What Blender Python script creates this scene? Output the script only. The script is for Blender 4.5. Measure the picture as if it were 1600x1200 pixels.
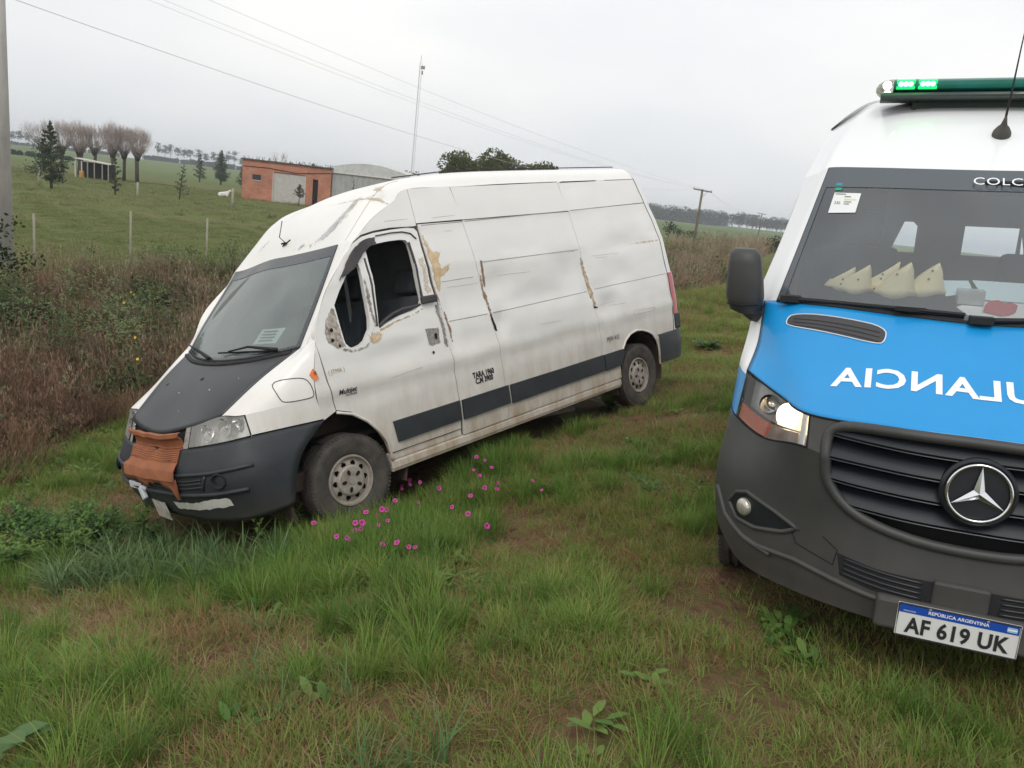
import bpy, bmesh, math, random
import numpy as np
from mathutils import Vector, Matrix, Euler, noise as mnoise
from mathutils.geometry import delaunay_2d_cdt
from mathutils.bvhtree import BVHTree
random.seed(7); rng = np.random.default_rng(7)
R = math.radians
for o in list(bpy.data.objects): bpy.data.objects.remove(o)
S = bpy.context.scene; COL = S.collection

# ------------------------------------------------------------------ camera, sky, sun, exposure
FPX, PITCH, ROLL, CAMH = 1241.68, 0.22315, 0.11465, 1.6
cam = bpy.data.cameras.new('camera'); camo = bpy.data.objects.new('camera', cam); COL.objects.link(camo)
cam.sensor_width = 36; cam.lens = 36*FPX/1600; cam.clip_start = .05; cam.clip_end = 6000
fw = Vector((0, math.cos(PITCH), -math.sin(PITCH))); r0 = Vector((1, 0, 0)); u0 = r0.cross(fw)
rr = math.cos(ROLL)*r0+math.sin(ROLL)*u0; uu = -math.sin(ROLL)*r0+math.cos(ROLL)*u0
M = Matrix((rr, uu, -fw)).transposed().to_4x4(); M.translation = (0, 0, CAMH)
camo.matrix_world = M; S.camera = camo

SUN_EL, SUN_AZ = 50, 195
w = bpy.data.worlds.new('World'); S.world = w; w.use_nodes = True
nt = w.node_tree; N = nt.nodes; L = nt.links; N.clear()
out = N.new('ShaderNodeOutputWorld'); bg = N.new('ShaderNodeBackground'); L.new(bg.outputs[0], out.inputs[0])
sky = N.new('ShaderNodeTexSky'); sky.sky_type = 'NISHITA'; sky.sun_disc = False
sky.sun_elevation = R(SUN_EL); sky.sun_rotation = R(SUN_AZ); sky.air_density = 1; sky.dust_density = 3
tc = N.new('ShaderNodeTexCoord'); mp = N.new('ShaderNodeMapping'); L.new(tc.outputs['Generated'], mp.inputs[0])
mp.inputs['Scale'].default_value = (1.0, 1.0, 2.6)
nz = N.new('ShaderNodeTexNoise'); nz.inputs['Scale'].default_value = 1.9; nz.inputs['Detail'].default_value = 4; nz.inputs['Roughness'].default_value = .45
L.new(mp.outputs[0], nz.inputs[0])
cr = N.new('ShaderNodeValToRGB'); L.new(nz.outputs[0], cr.inputs[0])
cr.color_ramp.elements[0].position = .33; cr.color_ramp.elements[0].color = (.665, .685, .715, 1)
cr.color_ramp.elements[1].position = .68; cr.color_ramp.elements[1].color = (.85, .84, .815, 1)
sep = N.new('ShaderNodeSeparateXYZ'); L.new(tc.outputs['Generated'], sep.inputs[0])
mr = N.new('ShaderNodeMapRange'); L.new(sep.outputs[2], mr.inputs[0])
mr.inputs[1].default_value = 0; mr.inputs[2].default_value = .42; mr.inputs[3].default_value = .89; mr.inputs[4].default_value = 1.05
ml = N.new('ShaderNodeVectorMath'); ml.operation = 'SCALE'; L.new(cr.outputs[0], ml.inputs[0]); L.new(mr.outputs[0], ml.inputs[3])
k = N.new('ShaderNodeVectorMath'); k.operation = 'SCALE'; L.new(ml.outputs[0], k.inputs[0]); k.inputs[3].default_value = 10.0
mx = N.new('ShaderNodeMixRGB'); mx.inputs[0].default_value = .93; L.new(sky.outputs[0], mx.inputs[1]); L.new(k.outputs[0], mx.inputs[2])
L.new(mx.outputs[0], bg.inputs[0]); bg.inputs[1].default_value = .125
sl = bpy.data.lights.new('sun', 'SUN'); sl.energy = .95; sl.angle = R(22); sl.color = (1, .97, .92)
so = bpy.data.objects.new('sun', sl); COL.objects.link(so)
sd = Vector((math.sin(R(SUN_AZ))*math.cos(R(SUN_EL)), math.cos(R(SUN_AZ))*math.cos(R(SUN_EL)), math.sin(R(SUN_EL))))
so.rotation_euler = sd.to_track_quat('Z', 'Y').to_euler()
S.view_settings.view_transform = 'Standard'; S.view_settings.look = 'None'; S.view_settings.gamma = 1
S.view_settings.use_curve_mapping = False; S.view_settings.exposure = .12
S.render.engine = 'CYCLES'

# ------------------------------------------------------------------ materials
MATS = {}
def mat(name, col, rough=.6, metal=0, spec=.5, var=None, vscale=5, bump=0, bscale=40, coat=0, emit=None, estr=0, alpha=None, detail=4, stretch=(1, 1, 1), coords='Object', dirt=None):
    if name in MATS: return MATS[name]
    m = bpy.data.materials.new(name); m.use_nodes = True; nt = m.node_tree; N = nt.nodes; L = nt.links
    b = N['Principled BSDF']; b.inputs['Roughness'].default_value = rough; b.inputs['Metallic'].default_value = metal
    b.inputs['Specular IOR Level'].default_value = spec; b.inputs['Base Color'].default_value = (*col, 1)
    b.inputs['Coat Weight'].default_value = coat; b.inputs['Coat Roughness'].default_value = .08
    tc = N.new('ShaderNodeTexCoord'); mp = N.new('ShaderNodeMapping'); L.new(tc.outputs[coords], mp.inputs[0]); mp.inputs['Scale'].default_value = stretch
    last = None
    if var is not None:
        n = N.new('ShaderNodeTexNoise'); n.inputs['Scale'].default_value = vscale; n.inputs['Detail'].default_value = detail; n.inputs['Roughness'].default_value = .62
        L.new(mp.outputs[0], n.inputs[0])
        c = N.new('ShaderNodeValToRGB'); L.new(n.outputs[0], c.inputs[0])
        c.color_ramp.elements[0].position = .32; c.color_ramp.elements[1].position = .68
        c.color_ramp.elements[0].color = (*col, 1); c.color_ramp.elements[1].color = (*var, 1)
        L.new(c.outputs[0], b.inputs['Base Color']); last = c.outputs[0]
    if dirt is not None:   # (colour, z0, z1, strength): caked dust up to a height, broken by noise
        dc, z0, z1, st = dirt
        sp = N.new('ShaderNodeSeparateXYZ'); L.new(tc.outputs['Object'], sp.inputs[0])
        r_ = N.new('ShaderNodeMapRange'); L.new(sp.outputs[2], r_.inputs[0]); r_.inputs[1].default_value = z1; r_.inputs[2].default_value = z0; r_.inputs[3].default_value = 0; r_.inputs[4].default_value = st
        mp2 = N.new('ShaderNodeMapping'); L.new(tc.outputs['Object'], mp2.inputs[0]); mp2.inputs['Scale'].default_value = (1, 1, .35)
        n2 = N.new('ShaderNodeTexNoise'); n2.inputs['Scale'].default_value = 6; n2.inputs['Detail'].default_value = 8; n2.inputs['Roughness'].default_value = .7; L.new(mp2.outputs[0], n2.inputs[0])
        r2 = N.new('ShaderNodeMapRange'); L.new(n2.outputs[0], r2.inputs[0]); r2.inputs[1].default_value = .3; r2.inputs[2].default_value = .7; r2.inputs[3].default_value = .35; r2.inputs[4].default_value = 1.3
        mu = N.new('ShaderNodeMath'); mu.operation = 'MULTIPLY'; mu.use_clamp = True; L.new(r_.outputs[0], mu.inputs[0]); L.new(r2.outputs[0], mu.inputs[1])
        # faint overall grime streaks
        n3 = N.new('ShaderNodeTexNoise'); n3.inputs['Scale'].default_value = 2.2; n3.inputs['Detail'].default_value = 9; n3.inputs['Roughness'].default_value = .75
        mp3 = N.new('ShaderNodeMapping'); L.new(tc.outputs['Object'], mp3.inputs[0]); mp3.inputs['Scale'].default_value = (.35, 1, 3.0); L.new(mp3.outputs[0], n3.inputs[0])
        r3 = N.new('ShaderNodeMapRange'); L.new(n3.outputs[0], r3.inputs[0]); r3.inputs[1].default_value = .52; r3.inputs[2].default_value = .75; r3.inputs[3].default_value = 0; r3.inputs[4].default_value = .17
        mm = N.new('ShaderNodeMath'); mm.operation = 'MAXIMUM'; L.new(mu.outputs[0], mm.inputs[0]); L.new(r3.outputs[0], mm.inputs[1])
        mxx = N.new('ShaderNodeMixRGB'); L.new(mm.outputs[0], mxx.inputs[0]); mxx.inputs[2].default_value = (*dc, 1)
        if last: L.new(last, mxx.inputs[1])
        else: mxx.inputs[1].default_value = (*col, 1)
        L.new(mxx.outputs[0], b.inputs['Base Color'])
        rm = N.new('ShaderNodeMapRange'); L.new(mm.outputs[0], rm.inputs[0]); rm.inputs[3].default_value = rough; rm.inputs[4].default_value = .85; L.new(rm.outputs[0], b.inputs['Roughness'])
    if bump:
        n = N.new('ShaderNodeTexNoise'); n.inputs['Scale'].default_value = bscale; n.inputs['Detail'].default_value = 6; L.new(mp.outputs[0], n.inputs[0])
        bp = N.new('ShaderNodeBump'); bp.inputs['Strength'].default_value = bump; bp.inputs['Distance'].default_value = .01
        L.new(n.outputs[0], bp.inputs['Height']); L.new(bp.outputs[0], b.inputs['Normal'])
    if emit: b.inputs['Emission Color'].default_value = (*emit, 1); b.inputs['Emission Strength'].default_value = estr
    MATS[name] = m; return m
def glass(name, tint, dust_veil=.12, ior=1.7, dcol=(.45, .48, .48), refl=1.0):
    m = bpy.data.materials.new(name); m.use_nodes = True; nt = m.node_tree; N = nt.nodes; L = nt.links; N.clear()
    o = N.new('ShaderNodeOutputMaterial'); t = N.new('ShaderNodeBsdfTransparent'); t.inputs[0].default_value = (*tint, 1)
    g = N.new('ShaderNodeBsdfGlossy'); g.inputs['Roughness'].default_value = .015; g.inputs[0].default_value = (refl, refl, refl, 1)
    f = N.new('ShaderNodeFresnel'); f.inputs[0].default_value = ior
    a = N.new('ShaderNodeMixShader'); L.new(f.outputs[0], a.inputs[0]); L.new(t.outputs[0], a.inputs[1]); L.new(g.outputs[0], a.inputs[2])
    d = N.new('ShaderNodeBsdfDiffuse'); d.inputs[0].default_value = (*dcol, 1)  # diffuse veil: dust, with sky reflection and haze also put into its colour
    tc = N.new('ShaderNodeTexCoord'); n = N.new('ShaderNodeTexNoise'); n.inputs['Scale'].default_value = 2.5; n.inputs['Detail'].default_value = 7; L.new(tc.outputs['Object'], n.inputs[0])
    r = N.new('ShaderNodeMapRange'); L.new(n.outputs[0], r.inputs[0]); r.inputs[1].default_value = .3; r.inputs[2].default_value = .7; r.inputs[3].default_value = dust_veil*.6; r.inputs[4].default_value = dust_veil*1.3
    b = N.new('ShaderNodeMixShader'); L.new(r.outputs[0], b.inputs[0]); L.new(a.outputs[0], b.inputs[1]); L.new(d.outputs[0], b.inputs[2]); L.new(b.outputs[0], o.inputs[0])
    return m

# ------------------------------------------------------------------ object helpers
def tag(o, label=None, cat=None, group=None, kind=None):
    if label: o['label'] = label
    if cat: o['category'] = cat
    if group: o['group'] = group
    if kind: o['kind'] = kind
    return o
def thing(name, label, cat, loc=(0, 0, 0), rot=(0, 0, 0), group=None):
    o = bpy.data.objects.new(name, None); COL.objects.link(o); o.location = loc; o.rotation_euler = rot
    o.empty_display_size = .2
    return tag(o, label, cat, group)
def obj(name, v, f, m, parent=None, smooth=True, kind=None, label=None):
    me = bpy.data.meshes.new(name); me.from_pydata([tuple(map(float, p)) for p in v], [], f); me.update()
    if smooth: me.polygons.foreach_set('use_smooth', [True]*len(me.polygons))
    for x in (m if isinstance(m, (list, tuple)) else [m]): me.materials.append(x)
    o = bpy.data.objects.new(name, me); COL.objects.link(o)
    if parent: o.parent = parent
    if kind: o['kind'] = kind
    if label: o['label'] = label
    return o
def link_copy(o, parent=None):
    c = o.copy(); COL.objects.link(c); c.parent = parent; return c
def copy_tree(o, parent=None):
    c = link_copy(o, parent)
    for ch in list(o.children): copy_tree(ch, c)
    return c
class MB:
    def __init__(s): s.v = []; s.f = []
    def add(s, v, f): n = len(s.v); s.v += [tuple(map(float, p)) for p in v]; s.f += [tuple(i+n for i in q) for q in f]; return s
    def box(s, c, d, rot=None, taper=1):
        x, y, z = d[0]/2, d[1]/2, d[2]/2
        v = [Vector((sx*x*(taper if sz > 0 else 1), sy*y*(taper if sz > 0 else 1), sz*z)) for sz in (-1, 1) for sy in (-1, 1) for sx in (-1, 1)]
        if rot is not None: v = [rot @ p for p in v]
        c = Vector(c); v = [p+c for p in v]
        return s.add(v, [(0, 2, 3, 1), (4, 5, 7, 6), (0, 1, 5, 4), (2, 6, 7, 3), (0, 4, 6, 2), (1, 3, 7, 5)])
    def tube(s, pts, r, n=8, cap=True):
        pts = [Vector(p) for p in pts]; rs = r if isinstance(r, (list, tuple, np.ndarray)) else [r]*len(pts); b = len(s.v); v = []
        up = None
        for i, p in enumerate(pts):
            t = (pts[min(i+1, len(pts)-1)]-pts[max(i-1, 0)])
            if t.length < 1e-9: t = Vector((0, 0, 1))
            t.normalize()
            if up is None: up = Vector((0, 0, 1)) if abs(t.z) < .9 else Vector((1, 0, 0))
            a = t.cross(up)
            if a.length < 1e-6: a = t.orthogonal()
            a.normalize(); c = t.cross(a); up = -c if False else up
            for k in range(n):
                q = 2*math.pi*k/n; v.append(p+rs[i]*(math.cos(q)*a+math.sin(q)*c))
        f = [(i*n+k, i*n+(k+1) % n, (i+1)*n+(k+1) % n, (i+1)*n+k) for i in range(len(pts)-1) for k in range(n)]
        if cap: f += [tuple(range(n))[::-1], tuple((len(pts)-1)*n+k for k in range(n))]
        return s.add(v, f)
    def lathe(s, prof, n=32, axis='y', c=(0, 0, 0), skip=None):
        v = []; c = Vector(c)
        for i in range(n):
            a = 2*math.pi*i/n; ca, sa = math.cos(a), math.sin(a)
            for r, h in prof:
                v.append(c+(Vector((r*ca, h, r*sa)) if axis == 'y' else Vector((r*ca, r*sa, h)) if axis == 'z' else Vector((h, r*ca, r*sa))))
        m = len(prof); f = []
        for i in range(n):
            for j in range(m-1):
                if skip and skip(i, j): continue
                f.append((i*m+j, i*m+j+1, ((i+1) % n)*m+j+1, ((i+1) % n)*m+j))
        return s.add(v, f)
    def build(s, name, m, parent=None, smooth=False, kind=None, label=None, bevel=0):
        o = obj(name, s.v, s.f, m, parent, smooth, kind, label)
        if bevel:
            b = o.modifiers.new('b', 'BEVEL'); b.width = bevel; b.segments = 2; b.limit_method = 'ANGLE'
        return o
def autosmooth(o, ang=35):
    me = o.data
    try: me.set_sharp_from_angle(angle=R(ang))
    except Exception: pass
    return o
def pip(p, poly):
    x, y = p; c = False; n = len(poly); j = n-1
    for i in range(n):
        xi, yi = poly[i]; xj, yj = poly[j]
        if (yi > y) != (yj > y) and x < (xj-xi)*(y-yi)/(yj-yi)+xi: c = not c
        j = i
    return c
def densify(poly, d, closed=True):
    o = []; n = len(poly)
    for i in range(n if closed else n-1):
        a = poly[i]; b = poly[(i+1) % n]; l = math.dist(a, b); k = max(1, int(math.ceil(l/d)))
        for j in range(k): o.append(tuple(a[q]+(b[q]-a[q])*j/k for q in range(len(a))))
    if not closed: o.append(tuple(poly[-1]))
    return o
def smoothpoly(poly, it=2):
    for _ in range(it):
        q = []
        for i in range(len(poly)):
            a = poly[i]; b = poly[(i+1) % len(poly)]
            q += [(.75*a[0]+.25*b[0], .75*a[1]+.25*b[1]), (.25*a[0]+.75*b[0], .25*a[1]+.75*b[1])]
        poly = q
    return poly
def ragged(poly, amp, d=.02, seed=0):
    q = densify(poly, d); r = random.Random(seed)
    return [(p[0]+r.uniform(-amp, amp), p[1]+r.uniform(-amp, amp)) for p in q]
def chart(name, outline, fmap, m, parent, holes=(), sp=.05, thick=0, tdir=(0, -1, 0), ed=.05, kind=None, label=None, smooth=True, edge=False):
    """a panel cut out of a curved surface: outline and holes in chart coordinates, fmap -> 3D"""
    pts = []; edges = []
    for lp in [outline]+list(holes):
        lp = densify(lp, ed); b = len(pts); pts += lp; n = len(lp); edges += [(b+i, b+(i+1) % n) for i in range(n)]
    xs = [p[0] for p in outline]; ys = [p[1] for p in outline]
    bnd = np.array(pts)
    gx = np.arange(min(xs)+sp/2, max(xs), sp); gy = np.arange(min(ys)+sp/2, max(ys), sp)
    for j, y in enumerate(gy):
        for x in gx:
            q = (x+(sp/2 if j % 2 else 0), y)
            if pip(q, outline) and not any(pip(q, h) for h in holes) and np.min((bnd[:, 0]-q[0])**2+(bnd[:, 1]-q[1])**2) > (sp*.35)**2: pts.append(q)
    v, e, f, *_ = delaunay_2d_cdt([Vector(p) for p in pts], edges, [], 0, 1e-6)
    keep = []
    for t in f:
        c = (sum(v[i][0] for i in t)/3, sum(v[i][1] for i in t)/3)
        if pip(c, outline) and not any(pip(c, h) for h in holes): keep.append(tuple(t))
    V = [Vector(fmap(p[0], p[1])) for p in v]
    # orient outwards = opposite tdir
    td = Vector(tdir); F = []
    for t in keep:
        nrm = (V[t[1]]-V[t[0]]).cross(V[t[2]]-V[t[0]])
        F.append(t if nrm.dot(td) < 0 else t[::-1])
    if thick:
        cnt = {}
        for t in F:
            for i in range(3):
                a, b = t[i], t[(i+1) % 3]; cnt[(a, b)] = 1
        mp = {}
        for (a, b) in [q for q in cnt if (q[1], q[0]) not in cnt]:
            for i in (a, b):
                if i not in mp: mp[i] = len(V); V.append(V[i]+td*thick)
            F.append((b, a, mp[a], mp[b]))
    used = sorted({i for t in F for i in t}); ix = {a: i for i, a in enumerate(used)}
    o = obj(name, [V[i] for i in used], [tuple(ix[i] for i in t) for t in F], m, parent, smooth, kind, label)
    if smooth: autosmooth(o, 40)
    if edge:
        B = np.array(densify(outline, .01)); at = o.data.attributes.new('e', 'FLOAT', 'POINT')
        at.data.foreach_set('value', [float(np.sqrt(((B-np.array([v[i][0], v[i][1]]))**2).sum(1).min())) if i < len(v) else 0. for i in used])
    return o
def blotch(name, a, b_, sc=25, soft=.014, amt=1.0, rough=.8, stretch=(1, 1, 1)):
    m = mat(name, a, rough, var=b_, vscale=sc, stretch=stretch); nt = m.node_tree; N = nt.nodes; L = nt.links; pb = N['Principled BSDF']; o = N['Material Output']
    at = N.new('ShaderNodeAttribute'); at.attribute_name = 'e'; tc = N.new('ShaderNodeTexCoord'); mp = N.new('ShaderNodeMapping'); mp.inputs['Scale'].default_value = stretch; L.new(tc.outputs['Object'], mp.inputs[0])
    n = N.new('ShaderNodeTexNoise'); n.inputs['Scale'].default_value = sc*1.3; n.inputs['Detail'].default_value = 7; n.inputs['Roughness'].default_value = .7; L.new(mp.outputs[0], n.inputs[0])
    d = N.new('ShaderNodeMath'); d.operation = 'DIVIDE'; L.new(at.outputs['Fac'], d.inputs[0]); d.inputs[1].default_value = soft
    q = N.new('ShaderNodeMath'); q.operation = 'MULTIPLY_ADD'; L.new(n.outputs[0], q.inputs[0]); q.inputs[1].default_value = 5.0; q.inputs[2].default_value = -2.15
    s_ = N.new('ShaderNodeMath'); s_.operation = 'ADD'; s_.use_clamp = True; L.new(d.outputs[0], s_.inputs[0]); L.new(q.outputs[0], s_.inputs[1])
    e = N.new('ShaderNodeMath'); e.operation = 'MULTIPLY'; L.new(s_.outputs[0], e.inputs[0]); e.inputs[1].default_value = amt
    e2 = N.new('ShaderNodeMath'); e2.operation = 'MULTIPLY'; e2.use_clamp = True; L.new(e.outputs[0], e2.inputs[0]); mn = N.new('ShaderNodeMath'); mn.operation = 'MULTIPLY'; mn.use_clamp = True; L.new(at.outputs['Fac'], mn.inputs[0]); mn.inputs[1].default_value = 2.5/soft; L.new(mn.outputs[0], e2.inputs[1])
    t = N.new('ShaderNodeBsdfTransparent'); x = N.new('ShaderNodeMixShader'); L.new(e2.outputs[0], x.inputs[0]); L.new(t.outputs[0], x.inputs[1]); L.new(pb.outputs[0], x.inputs[2]); L.new(x.outputs[0], o.inputs[0]); return m

# ------------------------------------------------------------------ tensor spline nets
def cr1(P, t):   # catmull-rom through rows of P at parameter t (0..n-1)
    n = len(P); i = min(int(t), n-2); u = t-i
    p1, p2 = P[i], P[i+1]
    p0 = P[i-1] if i > 0 else 2*p1-p2; p3 = P[i+2] if i+2 < n else 2*p2-p1
    m1 = (p2-p0)/2; m2 = (p3-p1)/2
    return (2*u**3-3*u**2+1)*p1+(u**3-2*u**2+u)*m1+(-2*u**3+3*u**2)*p2+(u**3-u**2)*m2
class Net:
    def __init__(s, rows, breaks):
        s.P = np.array(rows, float); s.n, s.m = s.P.shape[:2]
        s.seg = sorted(set([0, s.n-1]+list(breaks)))
    def ev(s, u, v):
        # v across columns: mirror the net so the middle is smooth
        row = []
        Pm = np.concatenate([s.P[:, :0:-1]*np.array([1, -1, 1]), s.P], 1); vv = abs(v)+s.m-1
        for i in range(s.n): row.append(cr1(Pm[i], vv) if False else None)
        a = 0
        for k in range(len(s.seg)-1):
            if u <= s.seg[k+1] or k == len(s.seg)-2: a = k; break
        r0, r1 = s.seg[a], s.seg[a+1]
        Q = np.array([cr1(Pm[i], vv) for i in range(r0, r1+1)])
        p = cr1(Q, u-r0) if len(Q) > 1 else Q[0]
        if v < 0: p = p*np.array([1, -1, 1])
        return p
    def patch(s, name, u0, u1, v0, v1, m, parent, nu=10, nv=8, both=False, off=0, kind=None, label=None, side=1, thick=0):
        if both: v0 = -v1; nv *= 2
        V = []
        for i in range(nu+1):
            for j in range(nv+1):
                V.append(s.ev(u0+(u1-u0)*i/nu, side*(v0+(v1-v0)*j/nv)))
        V = np.array(V); F = []
        for i in range(nu):
            for j in range(nv):
                a = i*(nv+1)+j; q = (a, a+1, a+nv+2, a+nv+1); F.append(q if side > 0 else q[::-1])
        if off or thick:
            me = bpy.data.meshes.new('t'); me.from_pydata(V.tolist(), [], F); me.update()
            nr = np.array([tuple(x.normal) for x in me.vertices]); bpy.data.meshes.remove(me)
            V = V+nr*off
            if thick:
                n0 = len(V); W = V-nr*thick; V = np.concatenate([V, W])
                w_ = nv+1
                rim = [j for j in range(nv)]
                E = [(j, j+1) for j in range(nv)]+[(i*w_+nv, (i+1)*w_+nv) for i in range(nu)]+[(nu*w_+j+1, nu*w_+j) for j in range(nv)]+[((i+1)*w_, i*w_) for i in range(nu)]
                for a, b in E:
                    q = (b, a, a+n0, b+n0); F.append(q if side > 0 else q[::-1])
        return obj(name, V, F, m, parent, True, kind, label)
    def curve(s, uv, n=10):
        o = []
        for (a, b) in zip(uv[:-1], uv[1:]):
            for k in range(n): o.append(s.ev(a[0]+(b[0]-a[0])*k/n, a[1]+(b[1]-a[1])*k/n))
        o.append(s.ev(*uv[-1])); return o
def bvh_of(objs):
    V = []; F = []
    for o in objs:
        n = len(V); V += [v.co.copy() for v in o.data.vertices]; F += [tuple(i+n for i in p.vertices) for p in o.data.polygons]
    return BVHTree.FromPolygons(V, F)
def front_map(bvh, off=.002, x0=3.0):
    def f(y, z):
        h = bvh.ray_cast(Vector((x0, y, z)), Vector((-1, 0, 0)))
        if h[0] is None: h = bvh.find_nearest(Vector((.2, y, z)))
        n = h[1] if h[1].x > 0 else -h[1]
        return h[0]+n*off
    return f
def top_map(bvh, off=.002, z0=4.0):
    def f(x, y):
        h = bvh.ray_cast(Vector((x, y, z0)), Vector((0, 0, -1)))
        if h[0] is None: h = bvh.find_nearest(Vector((x, y, 1.2)))
        n = h[1] if h[1].z > 0 else -h[1]
        return h[0]+n*off
    return f
def text_mesh(body, size, thick=.0, offset=0, shear=0, spacing=1.0, xs=1.0, align='CENTER', cut=.03):
    c = bpy.data.curves.new('t', 'FONT'); c.body = body; c.size = size; c.offset = offset; c.shear = shear; c.space_character = spacing; c.align_x = align; c.align_y = 'CENTER'
    c.resolution_u = 3
    o = bpy.data.objects.new('t', c); COL.objects.link(o); bpy.context.view_layer.update()
    me = bpy.data.meshes.new_from_object(o.evaluated_get(bpy.context.evaluated_depsgraph_get()))
    bpy.data.objects.remove(o)
    bm = bmesh.new(); bm.from_mesh(me); bpy.data.meshes.remove(me); bmesh.ops.triangulate(bm, faces=bm.faces[:])
    for v in bm.verts: v.co.x *= xs
    if cut:
        for ax in (0, 1):
            vals = [v.co[ax] for v in bm.verts]; a = min(vals); b = max(vals); q = a+cut
            while q < b:
                no = Vector((1, 0, 0)) if ax == 0 else Vector((0, 1, 0))
                bmesh.ops.bisect_plane(bm, geom=bm.verts[:]+bm.edges[:]+bm.faces[:], plane_co=no*q, plane_no=no); q += cut
    V = [(v.co.x, v.co.y) for v in bm.verts]; bm.verts.index_update(); F = [tuple(v.index for v in f.verts) for f in bm.faces]; bm.free()
    return V, F
def put_text(name, body, size, fmap, m, parent, **kw):
    V, F = text_mesh(body, size, **kw)
    return obj(name, [fmap(a, b) for a, b in V], F, m, parent, False)

# common materials
m_white = mat('aged_white_paint', (.83, .82, .79), .38, var=(.79, .775, .74), vscale=1.6, coat=.25, bump=.02, bscale=9, dirt=((.44, .34, .24), .30, 1.2, .95))
m_white_rough = mat('chalky_white_paint', (.83, .82, .785), .45, var=(.79, .775, .74), vscale=2.5, coat=.1)
m_hoodblack = mat('matte_black_bonnet', (.020, .023, .026), .40, var=(.030, .033, .036), vscale=4, bump=.03, bscale=60)
m_plastic = mat('faded_dark_bumper_plastic', (.022, .026, .031), .55, var=(.036, .040, .045), vscale=5, bump=.06, bscale=180, dirt=((.10, .085, .07), .2, .5, .6))
m_black = mat('black_rubber', (.012, .012, .013), .7)
m_dark = mat('dark_cavity', (.008, .008, .009), .9)  # near black, also stands in for shade inside holes and hollows
m_seam = mat('seam_grime', (.10, .085, .075), .85, var=(.035, .03, .028), vscale=14)
m_tyre = mat('dusty_tyre_rubber', (.040, .037, .035), .85, var=(.095, .080, .068), vscale=9, bump=.2, bscale=60)
m_rim = mat('dusty_silver_wheel', (.46, .42, .37), .55, metal=.25, var=(.30, .245, .205), vscale=12)
m_liner = mat('muddy_wheel_liner', (.055, .042, .034), .95, var=(.11, .075, .055), vscale=10)
m_putty = blotch('tan_body_filler', (.60, .40, .19), (.72, .58, .40), 14, .03)
m_primer = mat('grey_primer', (.36, .38, .38), .7, var=(.55, .54, .50), vscale=8)
m_beige = blotch('beige_filler', (.66, .54, .40), (.74, .67, .57), 12, .04, .85)
m_rust = blotch('brown_rust', (.20, .10, .055), (.42, .28, .17), 34, .012)
m_greym = mat('bare_grimy_metal', (.20, .185, .17), .7, metal=.2, var=(.42, .39, .35), vscale=45)
m_scuff = blotch('scuffed_bare_metal', (.13, .11, .095), (.46, .41, .36), 42, .022)
m_glassD = glass('dusty_veiled_glass', (.78, .88, .85), .22, 1.8, (.46, .54, .51))
m_lens = None
def lens_mat(name, tint=(.9, .9, .88), milky=.35):
    m = bpy.data.materials.new(name); m.use_nodes = True; nt = m.node_tree; N = nt.nodes; L = nt.links; N.clear()
    o = N.new('ShaderNodeOutputMaterial'); t = N.new('ShaderNodeBsdfTransparent'); t.inputs[0].default_value = (*tint, 1)
    g = N.new('ShaderNodeBsdfGlossy'); g.inputs['Roughness'].default_value = .08; f = N.new('ShaderNodeFresnel'); f.inputs[0].default_value = 1.5
    a = N.new('ShaderNodeMixShader'); L.new(f.outputs[0], a.inputs[0]); L.new(t.outputs[0], a.inputs[1]); L.new(g.outputs[0], a.inputs[2])
    d = N.new('ShaderNodeBsdfDiffuse'); d.inputs[0].default_value = (.72, .70, .64, 1); b = N.new('ShaderNodeMixShader'); b.inputs[0].default_value = milky
    L.new(a.outputs[0], b.inputs[1]); L.new(d.outputs[0], b.inputs[2]); L.new(b.outputs[0], o.inputs[0]); return m
m_lens = lens_mat('hazy_headlight_lens', milky=.26)
m_lensc = lens_mat('clear_headlight_lens', milky=.04)
m_chrome = mat('chrome', (.75, .76, .78), .12, metal=1)
m_refl = mat('headlight_reflector', (.72, .72, .70), .25, metal=.8)
m_seat = mat('dark_seat_cloth', (.07, .078, .095), .9, var=(.10, .11, .12), vscale=8)
m_dash = mat('grey_dashboard', (.10, .105, .11), .7)
m_paper = mat('white_paper', (.78, .80, .79), .7)
m_ink = mat('black_print', (.02, .02, .022), .7)
m_inkgrey = mat('grey_print', (.16, .16, .16), .7)
m_wlet = mat('white_vinyl', (.85, .86, .88), .4)

# ------------------------------------------------------------------ terrain
RB = np.array([(0,0,0),(1.35,4.04,-.18),(2.99,3.39,-.07),(2.79,7.66,.05),(4.42,7.01,.17),(-1.01,5.28,-.80),(-2.31,6.4,-1.15),(1.32,8.12,-.34),(.02,9.24,-.73),
 (-1.5,1.5,-.32),(-3,3.5,-.95),(-4.5,6,-1.3),(-6,9,-1.35),(-9,14,-1.0),(0,13,-.95),(4,14,-.15),(2,0,.1),(5,3,.1),(8,10,.35),(-12,20,-.9),(5,22,-.6),(10,25,.05),(-3,0,-.6),(0,-3,.1),(-10,5,-1.2),(-15,10,-.95),(-6,24,-.95),(16,24,.3),(14,5,.3),(.2,3,-.16),(0,6.6,-.52)], float)
def _k(r2): return np.where(r2 > 1e-12, .5*r2*np.log(r2+1e-12), 0)
_n = len(RB); _d2 = ((RB[:, None, :2]-RB[None, :, :2])**2).sum(2); _A = np.zeros((_n+3, _n+3)); _A[:_n, :_n] = _k(_d2)+np.eye(_n)*.02
_A[:_n, _n] = 1; _A[:_n, _n+1:] = RB[:, :2]; _A[_n:, :_n] = _A[:_n, _n:].T; _w = np.linalg.solve(_A, np.concatenate([RB[:, 2], [0, 0, 0]]))
def ss(a, b, x): t = np.clip((x-a)/(b-a), 0, 1); return t*t*(3-2*t)
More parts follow.
